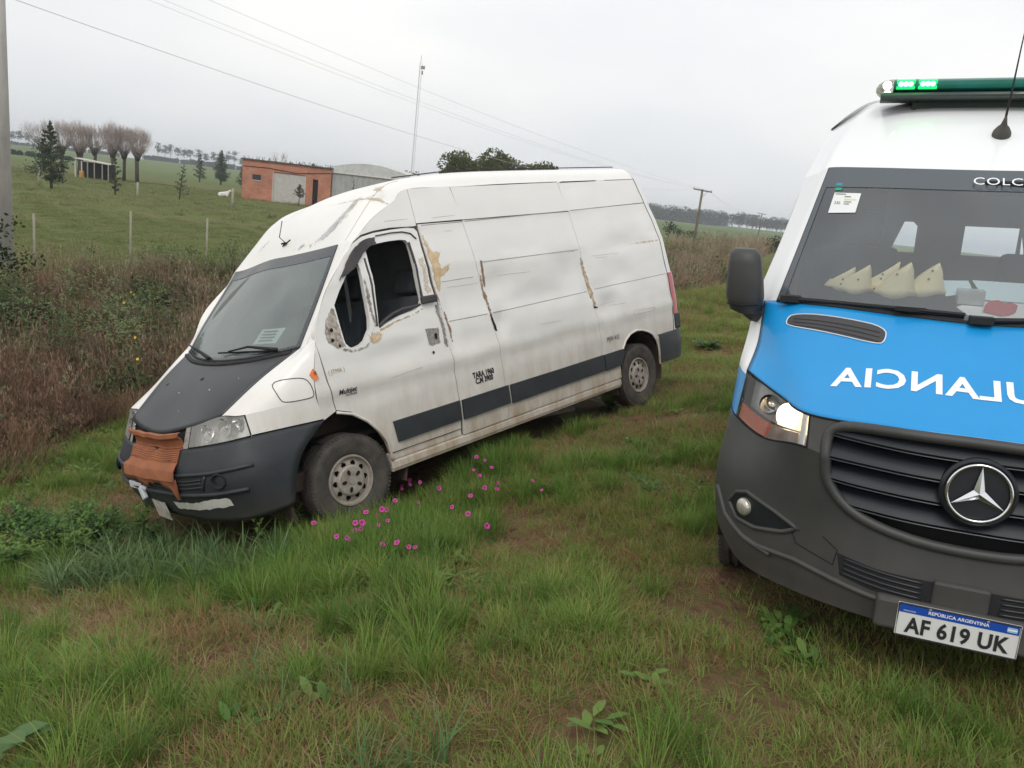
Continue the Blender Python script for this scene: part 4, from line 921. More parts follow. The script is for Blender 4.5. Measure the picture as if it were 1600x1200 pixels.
# lower intake, bumper creases, fog lamps
chart('lower_intake', [(-.44,.592),(-.30,.578),(.30,.578),(.44,.592),(.42,.505),(.30,.49),(-.30,.49),(-.42,.505)], lambda y, z: AF(y, z)+Vector((.003, 0, 0)), mat('intake_recess_shade', (.010, .010, .011), .8), bmA, sp=.04, ed=.03, tdir=(-1, 0, 0))  # flat dark sheet, shade of the recess put into its colour
for z0 in (.505, .525, .545, .565):
    for a_, b_ in ((-.41, -.13), (.13, .41)): aline('intake_slat', [(a_, z0+(.012 if a_ < -.2 else 0)), ((a_+b_)/2, z0+.004), (b_, z0+(.012 if b_ > .2 else 0))], .005, m_grille, bmA, off=.003)
mb = MB(); mb.box(AF(0, .53)+Vector((0, 0, 0)), (.03, .19, .12)); mb.build('radar_cover', m_bump, bmA, bevel=.01)
aline('bumper_step', [(-.80,.46),(-.60,.485),(-.30,.462),(0,.455),(.30,.462),(.60,.485),(.80,.46)], .012, m_bump, bmA, off=.0)
aline('bumper_step', [(-.985,.62),(-.93,.52),(-.83,.47),(-.70,.455)], .014, m_bump, bmA)
aline('bumper_step', [(.985,.62),(.93,.52),(.83,.47),(.70,.455)], .014, m_bump, bmA)
for s in (-1, 1):
    aline('fog_surround', [(s*y, z) for y, z in [(.915,.60),(.88,.665),(.83,.69),(.70,.66),(.60,.625),(.66,.585),(.78,.545),(.87,.545)]], .010, m_bump, bmA, True, off=.002)
    chart('fog_recess', [(s*y, z) for y, z in [(.91,.60),(.875,.655),(.83,.68),(.70,.652),(.61,.625),(.66,.59),(.78,.553),(.865,.553)]], lambda y, z: AF(y, z)+Vector((.002, 0, 0)), m_grille, bmA, sp=.04, ed=.03, tdir=(-1, 0, 0))
    c = AF(s*.835, .618); mb = MB(); mb.lathe([(.040, -.01), (.040, .012), (.034, .020), (.02, .027), (.0001, .029)], 28, 'x')
    o = mb.build('fog_lamp', mat('fog_lamp_glass', (.38, .35, .30), .15, metal=.5, coat=.6, var=(.62, .60, .55), vscale=30), bmA, smooth=True); o.location = c; o.rotation_euler = (0, 0, s*.75)
# tow cover outline, joints
aline('tow_cover', [(-.62,.60),(-.60,.56),(-.45,.535),(-.44,.60),(-.50,.635)], .0025, m_dark, bmA)
def acurve(name, uv, r, m, parent=amb, off=.0, n=12, s=1):
    mb = MB(); mb.tube([Vector(p*np.array([1, s, 1])) for p in AN.curve(uv, n)], r, 6); return mb.build(name, m, parent, smooth=True)
for s in (1, -1):
    acurve('seam', [(4, 4.0), (5, 4.0), (6, 4.0)], .004, m_seam, s=s); acurve('seam', [(3, 2), (3, 3), (3, 4), (3, 5)], .004, m_dark, s=s)
    acurve('seam', [(4, 0), (4, 1), (4, 2), (4, 3), (4, 4)], .005, m_dark, s=s); acurve('seam', [(3, 2.0), (4, 2.0)], .004, m_dark, s=s)
    acurve('screen_seal', [(6, 0), (6, 1), (6, 2), (6, 3)], .012, m_black, s=s)
    acurve('seam', [(8, 0), (8, 1), (8, 2), (8, 3)], .004, m_black, s=s); acurve('seam', [(6, 3.02), (7, 3.02), (8, 3.02)], .005, m_black, s=s)
# headlights
m_amber = mat('amber_indicator', (.75, .12, .03), .3, coat=.4, var=(.55, .20, .12), vscale=40)
m_hlglow = mat('lit_headlight', (.9, .85, .75), .3, emit=(1, .86, .60), estr=1.9)
for s in (-1, 1):
    hl = AP('headlight', 3.04, 3.96, 2.05, 4.0, m_lensc, amb, 12, 20, side=s, off=.004)
    AP('lamp_housing', 3.0, 4.0, 2.0, 4.0, mat('dim_lamp_chrome', (.62, .62, .61), .30, metal=.55, var=(.78, .77, .75), vscale=18), hl, 10, 16, side=s, off=-.06)
    AP('indicator', 3.03, 3.34, 2.95, 3.92, m_amber, hl, 4, 14, side=s, off=-.008); AP('indicator_end', 3.03, 3.34, 2.2, 2.95, mat('pinkish_grey_lens', (.40, .30, .27), .35, var=(.32, .27, .25), vscale=30), hl, 4, 8, side=s, off=-.008)
    AP('lamp_trim', 3.36, 3.41, 2.05, 3.95, m_chrome, hl, 2, 16, side=s, off=-.004)
    AP('lamp_trim', 3.04, 3.96, 2.05, 2.16, m_awhite, hl, 8, 2, side=s, off=-.004)
    for (u, v_, rad, lit) in ((3.68, 3.15, .048, 0), (3.60, 2.50, .062, 1)):
        c = AN.ev(u, v_)*np.array([1, s, 1]); mb = MB()
        if lit:
            mb.lathe([(rad, -.02), (rad*.92, -.004), (rad*.7, .006), (rad*.4, .012), (.0001, .014)], 28, 'x'); o = mb.build('lamp_lens', m_hlglow, hl, smooth=True); o.location = c+np.array([-.040, 0, 0])
        else:
            mb.lathe([(rad, .01), (rad*.95, -.008), (rad*.7, -.03), (rad*.35, -.045), (.018, -.047), (.016, -.02), (.0001, -.015)], 28, 'x'); o = mb.build('reflector', m_chrome, hl, smooth=True); o.location = c+np.array([-.03, 0, 0])
        o.rotation_euler = (0, 0, s*.25)
    # lamp glare put into the reflector as its own glow
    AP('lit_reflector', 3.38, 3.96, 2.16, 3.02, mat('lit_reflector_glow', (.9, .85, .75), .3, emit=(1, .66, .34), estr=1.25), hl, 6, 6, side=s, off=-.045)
# bonnet air vents
abt = top_map(bvh_of([abon]), .002)
for s in (-1, 1):
    vo = [(-.785, .335), (-.90, .50), (-.985, .72), (-.965, .745), (-.935, .755), (-.865, .715), (-.77, .55), (-.70, .37), (-.705, .338), (-.73, .325)]
    vo = smoothpoly([(x, s*y) for x, y in [(-.665,.355),(-.745,.51),(-.865,.755),(-.845,.785),(-.80,.775),(-.685,.58),(-.575,.385),(-.59,.355)]], 2)
    ven = chart('bonnet_vent', vo, lambda x, y: abt(x, y), mat('vent_dark_plastic', (.045, .045, .05), .6), abon, sp=.03, ed=.02, tdir=(0, 0, -1))
    mb = MB(); mb.tube([abt(x, y)+Vector((0, 0, .001)) for x, y in vo+[vo[0]]], .0026, 5, cap=False); mb.build('vent_rim', m_awhite, ven)
    for k_ in range(3):
        a = .2+.3*k_; p0 = (-.66+(.085*a)*1, s*.38); p1 = (-.845+(.06*a)*1, s*.75)
        mb = MB(); mb.tube([abt(p0[0]+(p1[0]-p0[0])*t, p0[1]+(p1[1]-p0[1])*t)+Vector((0, 0, .001)) for t in np.linspace(0, 1, 12)], .0035, 4); mb.build('vent_louvre', m_bump, ven)
# lettering
V, F = text_mesh('AMBULANCIA', .122, offset=.003, xs=1.34, spacing=1.08, cut=.03)
obj('lettering', [abt(-.345-b*1.2-.10*(a/.6)**2, -a) for a, b in V], [f[::-1] for f in F], m_wlet, abon, False)
wsm = front_map(bvh_of([aws]), .020)
V, F = text_mesh('COLCAR', .047, offset=0, xs=1.55, spacing=1.08, cut=.05)
obj('lettering', [wsm(.10+a, 2.045+b) for a, b in V], F, m_wlet, aws, False)
# licence plate
pl = MB(); pl.box((.035, 0, .425), (.008, .408, .138)); plate = pl.build('licence_plate', mat('plate_white', (.74, .74, .72), .45), amb, bevel=.004)
plate_back = MB().box((.005, 0, .43), (.05, .56, .13)).build('plate_holder', m_bump, amb, bevel=.015)
mb = MB(); mb.tube([(.040, y, z) for y, z in [(-.200,.492),(.200,.492),(.200,.358),(-.200,.358),(-.200,.492)]], .0035, 5); mb.build('plate_rim', m_ink, plate)
obj('plate_blue_band', [(.0400,-.197,.455),(.0400,.197,.455),(.0400,.197,.489),(.0400,-.197,.489)], [(0, 1, 2, 3)], mat('plate_blue', (.012, .075, .42), .4), plate, False)
def ptxt(nm, body, y, z, size, m, xs=1, off=0, sp=1): 
    V, F = text_mesh(body, size, offset=off, xs=xs, cut=0, spacing=sp); return obj(nm, [(.0412, y+a, z+b) for a, b in V], F, m, plate, False)
ptxt('plate_text', 'AF 619 UK', 0, .404, .088, m_ink, xs=.80, off=.0028, sp=1.06); ptxt('plate_country', 'REPÚBLICA ARGENTINA', .0, .472, .0185, m_wlet, xs=1.0, off=.0004)
ptxt('plate_crest', 'MERCOSUR', -.163, .464, .0075, m_wlet, xs=1.1)
obj('plate_flag', [(.0412,.158,.462),(.0412,.190,.462),(.0412,.190,.482),(.0412,.158,.482)], [(0, 1, 2, 3)], mat('pale_blue_flag', (.30, .55, .80), .5), plate, False)
obj('plate_flag', [(.0416,.158,.4687),(.0416,.190,.4687),(.0416,.190,.4753),(.0416,.158,.4753)], [(0, 1, 2, 3)], m_wlet, plate, False)
for y in (-.095, .095): MB().lathe([(.005, 0), (.005, .003), (.0001, .004)], 10, 'x', c=(.0402, y, .487)).build('plate_screw', m_greym, plate)
# wipers
for (a, b, c_) in (((6.0, -2.7), (6.03, -.9), (6.05, -.2)), ((6.0, .0), (6.04, 1.2), (6.06, 2.3))):
    mb = MB(); n = Vector((.75, 0, .66)); P0, P1, P2 = [Vector(AN.ev(*q)) for q in (a, b, c_)]
    mb.tube([P0+n*.03, P1+n*.035, P2+n*.03], [.012, .009, .008], 6); mb.tube([P0+n*.012, P1+n*.014, P2+n*.012], .007, 5)
    mb.box(P0+n*.03, (.05, .09, .03)); mb.box(P1+n*.035, (.02, .12, .018)); mb.build('wiper', m_black, amb, smooth=False)
# mirrors
for s in (-1, 1):
    mb = MB(); V = []; F = []
    sec = [(1.385,.04,.045,.02),(1.405,.076,.075,.012),(1.47,.093,.09,.0),(1.56,.088,.09,-.008),(1.64,.080,.085,-.014),(1.68,.074,.075,-.018),(1.705,.055,.05,-.02)]
    n = 16
    for z, hw, hd, sh in sec:
        for k_ in range(n):
            a = 2*math.pi*k_/n; ca, sa = math.cos(a), math.sin(a)
            y = math.copysign(abs(ca)**.6, ca)*hw; x = math.copysign(abs(sa)**.7, sa)*hd
            V.append((-1.0+x, s*(1.005-sh+y), z))
    F = [(i*n+k_, i*n+(k_+1) % n, (i+1)*n+(k_+1) % n, (i+1)*n+k_) for i in range(len(sec)-1) for k_ in range(n)]+[tuple(range(n))[::-1], tuple((len(sec)-1)*n+k_ for k_ in range(n))]
    if s < 0: F = [f[::-1] for f in F]
    mo = obj('wing_mirror', V, F, m_bump, amb); autosmooth(mo, 50)
    mb = MB(); mb.tube([(-1.0, s*.97, 1.41), (-1.02, s*.95, 1.385), (-1.10, s*.90, 1.37)], [.05, .045, .05], 10); mb.build('mirror_arm', m_bump, mo, smooth=True)
    mb = MB(); mb.tube([Vector((-.915, s*1.08, 1.44)), Vector((-.908, s*1.0, 1.435)), Vector((-.93, s*.93, 1.44))], .004, 5); mb.build('mirror_joint', m_dark, mo)
# flanks with windows in the cab doors, wheel wells, wheels
acv = [AN.ev(u, 5) for u in np.linspace(3, 12, 40)]
FL = [(p[0], p[2]) for p in acv]+[(-5.9,2.36),(-5.9,2.36),(-5.9,.40),(-5.35,.40),(-5.3,.62),(-5.1,.80),(-4.9,.84),(-4.6,.80),(-4.4,.62),(-4.36,.40),(-1.5,.40),(-1.48,.62),(-1.3,.82),(-1.05,.86),(-.82,.80),(-.70,.70)]
CW = [(-1.45,1.50),(-2.1,1.50),(-2.1,2.0),(-1.85,2.0)]
def AY(x, z): return float(np.interp(z, [.28,.45,.72,.96,1.16,1.28,1.45,1.76,2.06,2.18,2.28,2.36], [.985,.992,1.005,.992,.985,.975,.968,.89,.83,.80,.78,.76]))
for s in (-1, 1):
    chart('flank', FL, lambda x, z: (x, s*AY(x, z), z), m_awhite, amb, [CW], sp=.12, ed=.08, tdir=(0, -s, 0))
    chart('door_window', CW, lambda x, z: (x, s*(AY(x, z)-.008), z), m_glassA, amb, sp=.2, ed=.2, tdir=(0, -s, 0))
    chart('blue_flank_stripe', [(-.80,.88),(-.80,.97),(-.95,1.02),(-5.85,1.02),(-5.85,.88)], lambda x, z: (x, s*(AY(x, z)+.003), z), m_blue, amb, sp=.2, ed=.1, tdir=(0, -s, 0))
    for cx in (-1.1, -4.87):
        n = 16; V = []
        for i in range(n+1):
            a = -.3+(math.pi+.6)*i/n
            for y in (.985, .6): V.append((cx+.42*math.cos(a), s*y, .42+.43*math.sin(a)))
        obj('wheel_well', V, [(2*i, 2*i+1, 2*i+3, 2*i+2) for i in range(n)], m_dark, amb)
        wheel(amb, (cx+.02, s*.875, .345), s, r=.352, w=.23)
mb = MB(); mb.box((-3.2, 0, .45), (5.2, 1.6, .15)); mb.box((-.75, 0, .42), (.8, 1.3, .2)); mb.build('underbody', m_dark, amb)
# rear wall with two windows that let the daylight through
def yz(nm, y0, y1, z0, z1, x, m): return obj(nm, [(x, y0, z0), (x, y1, z0), (x, y1, z1), (x, y0, z1)], [(0, 1, 2, 3)], m, amb, False)
RW1 = [(-.20,1.40),(.02,1.40),(.02,1.66),(-.02,1.70),(-.10,1.70)]; RW2 = [(.44,1.40),(.90,1.40),(.90,1.68),(.44,1.68)]
chart('rear_doors', [(-1,.40),(1,.40),(.93,1.6),(.84,2.36),(.6,2.53),(-.6,2.53),(-.84,2.36),(-.93,1.6)], lambda y, z: (-5.9, y, z), m_awhite, amb, [RW1, RW2], sp=.2, ed=.2, tdir=(1, 0, 0))
for q in (RW1, RW2): chart('rear_window', q, lambda y, z: (-5.895, y, z), m_glassA, amb, sp=.3, ed=.3, tdir=(1, 0, 0))
m_ain = mat('ambulance_lining', (.10, .105, .11), .8)
for x_, y_ in ((-2.45, -.62), (-2.45, .72)): MB().box((x_, y_, 1.35), (.05, .24, 1.4)).build('bulkhead', m_ain, amb)
MB().box((-4.2, -.62, 1.25), (2.6, .5, 1.5)).build('cabinet', m_ain, amb)
mb = MB(); mb.box((-2.2, 0, 2.24), (.7, 1.2, .02)); mb.build('headlining', m_ain, amb)
mb = MB(); mb.box((-1.6, 0, .70), (1.7, 1.86, .03)); mb.build('cab_floor', m_dark, amb)
# dashboard top following the screen base
V = []; F = []
for i, x0 in enumerate((0, .12, .30, .50)):
    for j in range(13):
        v_ = -3+6*j/12; p = AN.ev(6, v_); V.append((p[0]-.04-x0*(1 if abs(v_) < 2.5 else .85), p[1]*.985, 1.425-.015*i+(.03 if i == 2 else 0)))
for j in range(13): p = V[3*13+j]; V.append((p[0]-.03, p[1], 1.0))
F = [(i*13+j, i*13+j+1, (i+1)*13+j+1, (i+1)*13+j) for i in range(4) for j in range(12)]
dash = obj('dashboard', V, F, mat('grey_ambulance_dash', (.16, .165, .17), .6, var=(.20, .205, .21), vscale=30), amb)
for (y, ) in ((-.52,), (.50,)):
    seat(amb, -1.95, y, 1.0)
steering(amb, -1.45, .45, 1.42)
mb = MB(); mb.box((-1.32, .12, 2.03), (.06, .24, .07)); mb.tube([(-1.35, .12, 2.06), (-1.42, .12, 2.12)], .015, 6); mb.build('interior_mirror', m_black, amb, bevel=.02)
# roof aerial
rb_ = top_map(bvh_of([o for o in amb.children if o.name.split('.')[0] == 'roof']), 0)
b = rb_(-1.64, .075); mb = MB(); mb.lathe([(.040, -.01), (.043, .005), (.040, .02), (.028, .042), (.016, .055), (.011, .075), (.006, .10), (.0001, .10)], 20, 'z')
ab = mb.build('aerial_base', m_bump, amb, smooth=True); ab.location = b; ab.rotation_euler = (0, R(34), 0)
mb = MB(); mb.tube([(0, 0, .08), (-.06, .005, .20), (-.16, .01, .38), (-.23, .015, .52)], [.006, .0045, .003, .0022], 6); mb.build('aerial_whip', m_black, ab)
# light bar
LX, LZ = -1.93, 2.543
m_lb = mat('tinted_green_dome', (.008, .13, .085), .22, coat=.3, spec=.3, var=(.012, .17, .14), vscale=6)
m_led = mat('green_led', (.2, 1, .4), .3, emit=(.07, 1.0, .16), estr=12)
m_ledglow = mat('green_lens_glow', (.01, .5, .15), .3, emit=(.0, .62, .12), estr=1.1)
m_ledw = mat('white_led', (1, 1, 1), .3, emit=(1, .97, .88), estr=7)
def rsec(y0, y1, hx, hz, nm, m, parent, zc=LZ, cap=0, n=18):
    V = []; F = []; st = [(y0, 1), (y1, 1)] if not cap else [(y0+cap*q*.085, math.sqrt(max(0.03, 1-q*q))) for q in np.linspace(0, .98, 8)]
    for y, k_ in st:
        for i in range(n):
            a = 2*math.pi*i/n; V.append((LX+hx*k_*math.copysign(abs(math.cos(a))**.6, math.cos(a)), y, zc+hz*(k_ if cap else 1)*math.copysign(abs(math.sin(a))**.6, math.sin(a))))
    F = [(i*n+j, i*n+(j+1) % n, (i+1)*n+(j+1) % n, (i+1)*n+j) for i in range(len(st)-1) for j in range(n)]+[tuple(range(n)), tuple((len(st)-1)*n+j for j in range(n))[::-1]]
    return obj(nm, V, F, m, parent)
base = rsec(-.50, .62, .13, .022, 'light_bar', mat('light_bar_base', (.05, .07, .065), .35), amb, LZ-.045)
bar = rsec(-.442, .562, .125, .036, 'dome', m_lb, base, LZ+.008); autosmooth(bar, 40)
for s in (-1, 1):
    y0 = -.444 if s < 0 else .564
    c_ = rsec(y0, y0, .125, .050, 'end_dome', lens_mat('frosted_end_dome', (.95, .97, .95), .35), base, LZ-.004, cap=s); autosmooth(c_, 60)
    mb = MB(); mb.lathe([(.022, 0), (.018, .01), (.0001, .012)], 14, 'x', c=(LX+.055, y0+s*.03, LZ+.014)); mb.lathe([(.016, 0), (.012, .008), (.0001, .01)], 14, 'x', c=(LX+.07, y0+s*.025, LZ-.028)); mb.build('white_lamp', m_ledw, c_, smooth=True)
for yc in (-.385, -.28):
    MB().box((LX+.118, yc, LZ+.010), (.012, .092, .050)).build('lamp_glow_plate', m_ledglow, bar, bevel=.005)  # added plate, LED light scattered in the dome put in as emission
    for k_ in (-1, 0, 1):
        mb = MB(); mb.lathe([(.0135, 0), (.011, .007), (.0001, .010)], 14, 'x', c=(LX+.124, yc+k_*.023, LZ+.012)); mb.build('green_led', m_led, bar, smooth=True)
mb = MB(); mb.box((LX-.02, .06, LZ-.085), (.10, .78, .035)); 
for s in (-1, 1):
    mb.box((LX+.0, .06+s*.385, LZ-.10), (.07, .022, .085)); mb.box((LX+.01, .06+s*.395, LZ-.155), (.10, .05, .045)); mb.box((LX+.01, .06+s*.43, LZ-.062), (.08, .05, .02))
mb.build('mounting_bracket', mat('dark_green_bracket', (.02, .045, .035), .5), base)
mb = MB(); mb.tube([(LX+.122, .05, LZ-.043), (LX+.125, .30, LZ-.040), (LX+.122, .50, LZ-.043)], .006, 6); mb.build('light_bar_trim', mat('pale_trim', (.45, .44, .36), .4), base)
# sticker behind the screen, top corner
glm = front_map(bvh_of([aws]), -.012)
st = chart('windscreen_sticker', [(-.705,1.895),(-.52,1.895),(-.52,1.985),(-.705,1.985)], lambda y, z: front_map_aws(y, z), m_paper, aws, sp=.05, ed=.05, tdir=(-1, 0, 0)) if False else None
AW = front_map(bvh_of([aws]), .004)
st = chart('windscreen_sticker', [(-.672,1.885),(-.545,1.893),(-.530,1.985),(-.655,1.985)], lambda y, z: AW(y, z), m_paper, aws, sp=.05, ed=.05, tdir=(-1, 0, 0))
chart('sticker_band', [(-.605,1.951),(-.55,1.952),(-.549,1.957),(-.605,1.957)], lambda y, z: AW(y, z)+Vector((.002, 0, 0)), mat('yellow_print', (.75, .70, .30), .6), st, sp=.05, ed=.05, tdir=(-1, 0, 0))
for k_, (ya, yb, z) in enumerate(((-.65, -.60, 1.977), (-.605, -.57, 1.94), (-.605, -.58, 1.93), (-.605, -.575, 1.965))):
    chart('sticker_print', [(ya, z), (yb, z), (yb, z+.004), (ya, z+.004)], lambda y, zz: AW(y, zz)+Vector((.002, 0, 0)), m_inkgrey, st, sp=.05, ed=.05, tdir=(-1, 0, 0))
V, F = text_mesh('330', .020, cut=0); obj('sticker_print', [AW(-.636+a, 1.935+b)+Vector((.002, 0, 0)) for a, b in V], F, m_inkgrey, st, False)
for z, cl in ((2.02, (.02, .30, .36)), (1.997, (.01, .38, .22))):
    chart('small_green_sticker', [(-.655, z), (-.625, z), (-.622, z+.013), (-.652, z+.013)], lambda y, zz: AW(y, zz), mat('green_sticker%d' % int(z*1000), cl, .5), aws, sp=.05, ed=.05, tdir=(-1, 0, 0))

ORD = ['first pine', 'second pine', 'third pine', 'fourth pine', 'fifth pine', 'sixth pine', 'seventh pine', 'eighth pine', 'ninth pine', 'tenth pine', 'eleventh pine', 'twelfth pine', 'last pine']
ORN = [o.split()[0] for o in ORD]
# ------------------------------------------------------------------ things lying on the ambulance dashboard
AM = Matrix.LocRotScale(Vector(QA[:3]), Euler((QA[5], QA[4], QA[3])), None)
VM = Matrix.LocRotScale(Vector(QD[:3]), Euler((QD[5], QD[4], QD[3])), None)
def loose(name, v, f, m, base, M, label, cat, group=None, smooth=True):
    b = Vector(base); o = obj(name, [Vector(p)-b for p in v], f, m, None, smooth); o.matrix_world = M @ Matrix.Translation(b); tag(o, label, cat, group); return o
def dz(x): return 1.425+.18*min(.5, max(0, -x-.72))
m_collar = mat('cream_collar_foam', (.90, .80, .50), .8, var=(.84, .73, .44), vscale=9)
specs = [(-1.19, -.575, .050, .105, 2.3, 'small folded cream cervical collar at the far left of the row'), (-1.16, -.500, .058, .130, 2.0, 'second cream cervical collar from the left, upright with one hole'),
         (-1.24, -.395, .062, .135, 2.6, 'plain cream cervical collar behind the middle one'), (-1.14, -.320, .068, .160, 1.9, 'largest cream cervical collar, two dark holes, middle of the row'),
         (-1.20, -.185, .066, .150, 1.7, 'rightmost cream cervical collar with a pointed tip, next to clear box')]
for (x, y, r_, h, ph, lab) in [(s_[0], s_[1], s_[2]*1.12, s_[3], s_[4]-3.6, s_[5]) for s_ in specs]:
    V = []; n = 26; rows = 5; z0 = dz(x)
    for j in range(rows):
        t = j/(rows-1)
        for i in range(n):
            a = ph-2.2+4.4*i/(n-1); q = a-ph
            lift = max(0, 1-abs(q-.25)/1.5); zt = h*(.34+.66*lift)*t; rad = r_*(1.25-.50*t); lean = .045*t*lift
            droop = -.018*(1-t)*max(0, math.cos(2*q))
            V.append((x-rad*math.sin(a)*.8+.02*t, y+rad*math.cos(a)+lean*.9, z0+.022+zt+droop))
    F = [(j*n+i, j*n+i+1, (j+1)*n+i+1, (j+1)*n+i) for j in range(rows-1) for i in range(n-1)]
    o = loose('cervical_collar', V, F, m_collar, (x, y, z0), AM, lab, 'neck brace', 'cervical collars on the dashboard')
    sm = o.modifiers.new('s', 'SOLIDIFY'); sm.thickness = .008; sm.offset = 0
    front = sorted([p for p in V], key=lambda p: -p[0]+abs(p[1]-y)*.5)[:12]
    for q in (3, 9):
        p = Vector(front[q])-Vector((x, y, z0)); mb = MB(); mb.lathe([(.006, 0), (.005, .003), (.0001, .003)], 10, 'x', c=p+Vector((.005, 0, .01))); mb.build('collar_hole', m_greym, o)
lb_ = [(-1.10, .02), (-1.10, .13), (-1.20, .13), (-1.20, .02)]
V = [(x, y, dz(-1.15)+z) for z in (0.0, .065) for x, y in [(-1.08, -.055), (-1.08, .055), (-1.18, .055), (-1.18, -.055)]]
bx = loose('plastic_box', V, [(0, 1, 5, 4), (1, 2, 6, 5), (2, 3, 7, 6), (3, 0, 4, 7), (4, 5, 6, 7), (3, 2, 1, 0)], lens_mat('clear_blue_plastic', (.75, .88, .95), .45), (-1.13, 0, dz(-1.15)), AM, 'clear pale blue plastic box between collars and papers on the dashboard', 'box', None, False)
def sheet_on(name, pts, m, label, cat='paper', dzz=.003):
    V = [(x, y, dz(x)+dzz+z) for x, y, z in pts]; c = Vector(V[0])
    return loose(name, V, [tuple(range(len(V)))], m, c, AM, label, cat, None, False)
m_pblue = mat('bluish_paper', (.62, .76, .80), .7)
sheet_on('paper_sheet', [(-.80, .03, .006), (-.86, .26, .004), (-1.20, .25, .004), (-1.16, .02, .004), (-1.05, -.06, .004)], m_paper, 'white paper sheet near the glass under the red pouch')
sheet_on('paper_sheet', [(-1.17, .07, .01), (-1.17, .42, .01), (-1.33, .42, .075), (-1.33, .02, .075)], m_pblue, 'pale blue paper tilted up behind the clear plastic box')
sheet_on('paper_sheet', [(-1.15, -.10, .02), (-1.19, .02, .035), (-1.29, .00, .075), (-1.27, -.11, .07)], m_pblue, 'small pale blue sheet right behind the rightmost collar')
rp = [(-.99, .045), (-.95, .11), (-.97, .145), (-1.02, .175), (-1.09, .19), (-1.13, .165), (-1.11, .14), (-1.15, .12), (-1.13, .085), (-1.10, .07), (-1.05, .055)]
V = [(x, y, dz(x)+.012+z) for z in (0, .012) for x, y in rp]; n = len(rp)
loose('pouch', V, [tuple(range(n, 2*n))]+[tuple(range(n))[::-1]]+[(i, (i+1) % n, n+(i+1) % n, n+i) for i in range(n)], mat('dull_red_cloth', (.42, .035, .04), .85, var=(.50, .06, .06), vscale=40), (-1.03, .1, dz(-1.03)), AM, 'crumpled red pouch lying on the white paper on the dashboard', 'pouch', None, False)
V = [(.05,.06,1.33),(.02,.33,1.33),(-.06,.37,1.43),(-.03,.10,1.43)]
o = loose('notice_sheet', V, [(0, 1, 2, 3)], m_paper, V[0], VM, 'pale notice sheet behind the white van\'s windscreen', 'paper', None, False)
for k_ in range(4):
    a = k_*.2+.18; p0 = Vector(V[0]).lerp(Vector(V[3]), a)-Vector(V[0])+Vector((.006, 0, .006)); p1 = Vector(V[1]).lerp(Vector(V[2]), a)-Vector(V[0])+Vector((.006, 0, .006))
    mb = MB(); mb.tube([p0.lerp(p1, .2), p0.lerp(p1, .8)], .004, 4); mb.build('notice_text', m_inkgrey, o)

# ------------------------------------------------------------------ buildings
m_brick = bpy.data.materials.new('hollow_brick_wall'); m_brick.use_nodes = True; nt = m_brick.node_tree; N = nt.nodes; L = nt.links; b = N['Principled BSDF']; b.inputs['Roughness'].default_value = .95
tc = N.new('ShaderNodeTexCoord'); mp = N.new('ShaderNodeMapping'); mp.inputs['Rotation'].default_value = (R(90), 0, 0); L.new(tc.outputs['Object'], mp.inputs[0])
bt = N.new('ShaderNodeTexBrick'); L.new(mp.outputs[0], bt.inputs[0]); bt.inputs['Scale'].default_value = 1; bt.inputs['Brick Width'].default_value = .30; bt.inputs['Row Height'].default_value = .19; bt.inputs['Mortar Size'].default_value = .012
bt.inputs['Color1'].default_value = (.56, .23, .14, 1); bt.inputs['Color2'].default_value = (.46, .18, .11, 1); bt.inputs['Mortar'].default_value = (.33, .24, .20, 1)
nz = N.new('ShaderNodeTexNoise'); nz.inputs['Scale'].default_value = .8; nz.inputs['Detail'].default_value = 6; L.new(tc.outputs['Object'], nz.inputs[0]); mx = N.new('ShaderNodeMixRGB'); mx.blend_type = 'MULTIPLY'; mx.inputs[0].default_value = .6
cr = N.new('ShaderNodeValToRGB'); cr.color_ramp.elements[0].position = .35; cr.color_ramp.elements[0].color = (.62, .58, .55, 1); cr.color_ramp.elements[1].position = .65; L.new(nz.outputs[0], cr.inputs[0]); L.new(bt.outputs[0], mx.inputs[1]); L.new(cr.outputs[0], mx.inputs[2]); L.new(mx.outputs[0], b.inputs[0])
m_conc = mat('weathered_concrete', (.64, .62, .58), .9, var=(.50, .48, .45), vscale=6, bump=.2, bscale=40, stretch=(1, 1, .35))
m_sheet = mat('grey_corrugated_sheet', (.46, .46, .45), .6, var=(.36, .36, .355), vscale=2.5, stretch=(1, 1, .3))
m_roofsh = mat('pale_roof_sheet', (.60, .60, .58), .6, var=(.46, .46, .45), vscale=2)
bx0, by0 = -26.9, 75.0; gz = g1(-23, 75)-.12
bb = thing('brick_shed', 'flat-roofed orange brick shed with pale roller door, at the far side of the field', 'shed', (bx0, by0, gz)); Wd, Ht, Dp = 8.2, 3.62, 6.5
walls = MB()
def wallseg(x0, x1, z0, z1): walls.box(((x0+x1)/2, .1, (z0+z1)/2), (x1-x0, .2, z1-z0))
wallseg(0, .95, 0, Ht); wallseg(.95, 1.75, 0, 1.85); wallseg(.95, 1.75, 2.35, Ht); wallseg(1.75, 2.85, 0, Ht); wallseg(2.85, 5.9, 2.75, Ht-.03); wallseg(5.9, 6.55, 0, Ht-.05); wallseg(6.55, 7.05, 2.5, Ht-.05); wallseg(7.05, 8.2, 0, Ht-.08)
walls.box((.1, Dp/2+.1, Ht/2), (.2, Dp-.2, Ht)); walls.box((8.1, Dp/2+.1, Ht/2), (.2, Dp-.2, Ht)); walls.box((4.1, Dp, Ht/2), (8.2, .2, Ht))
walls.build('wall', m_brick, bb)
rf = MB(); rf.box((4.1, Dp/2, Ht+.03), (8.45, Dp+.3, .10)).build('roof', mat('dark_roof_slab', (.10, .09, .085), .9), bb)
wn = MB(); wn.box((1.35, .03, 2.1), (.8, .05, .5)).build('window', mat('dark_window', (.02, .022, .03), .3), bb); 
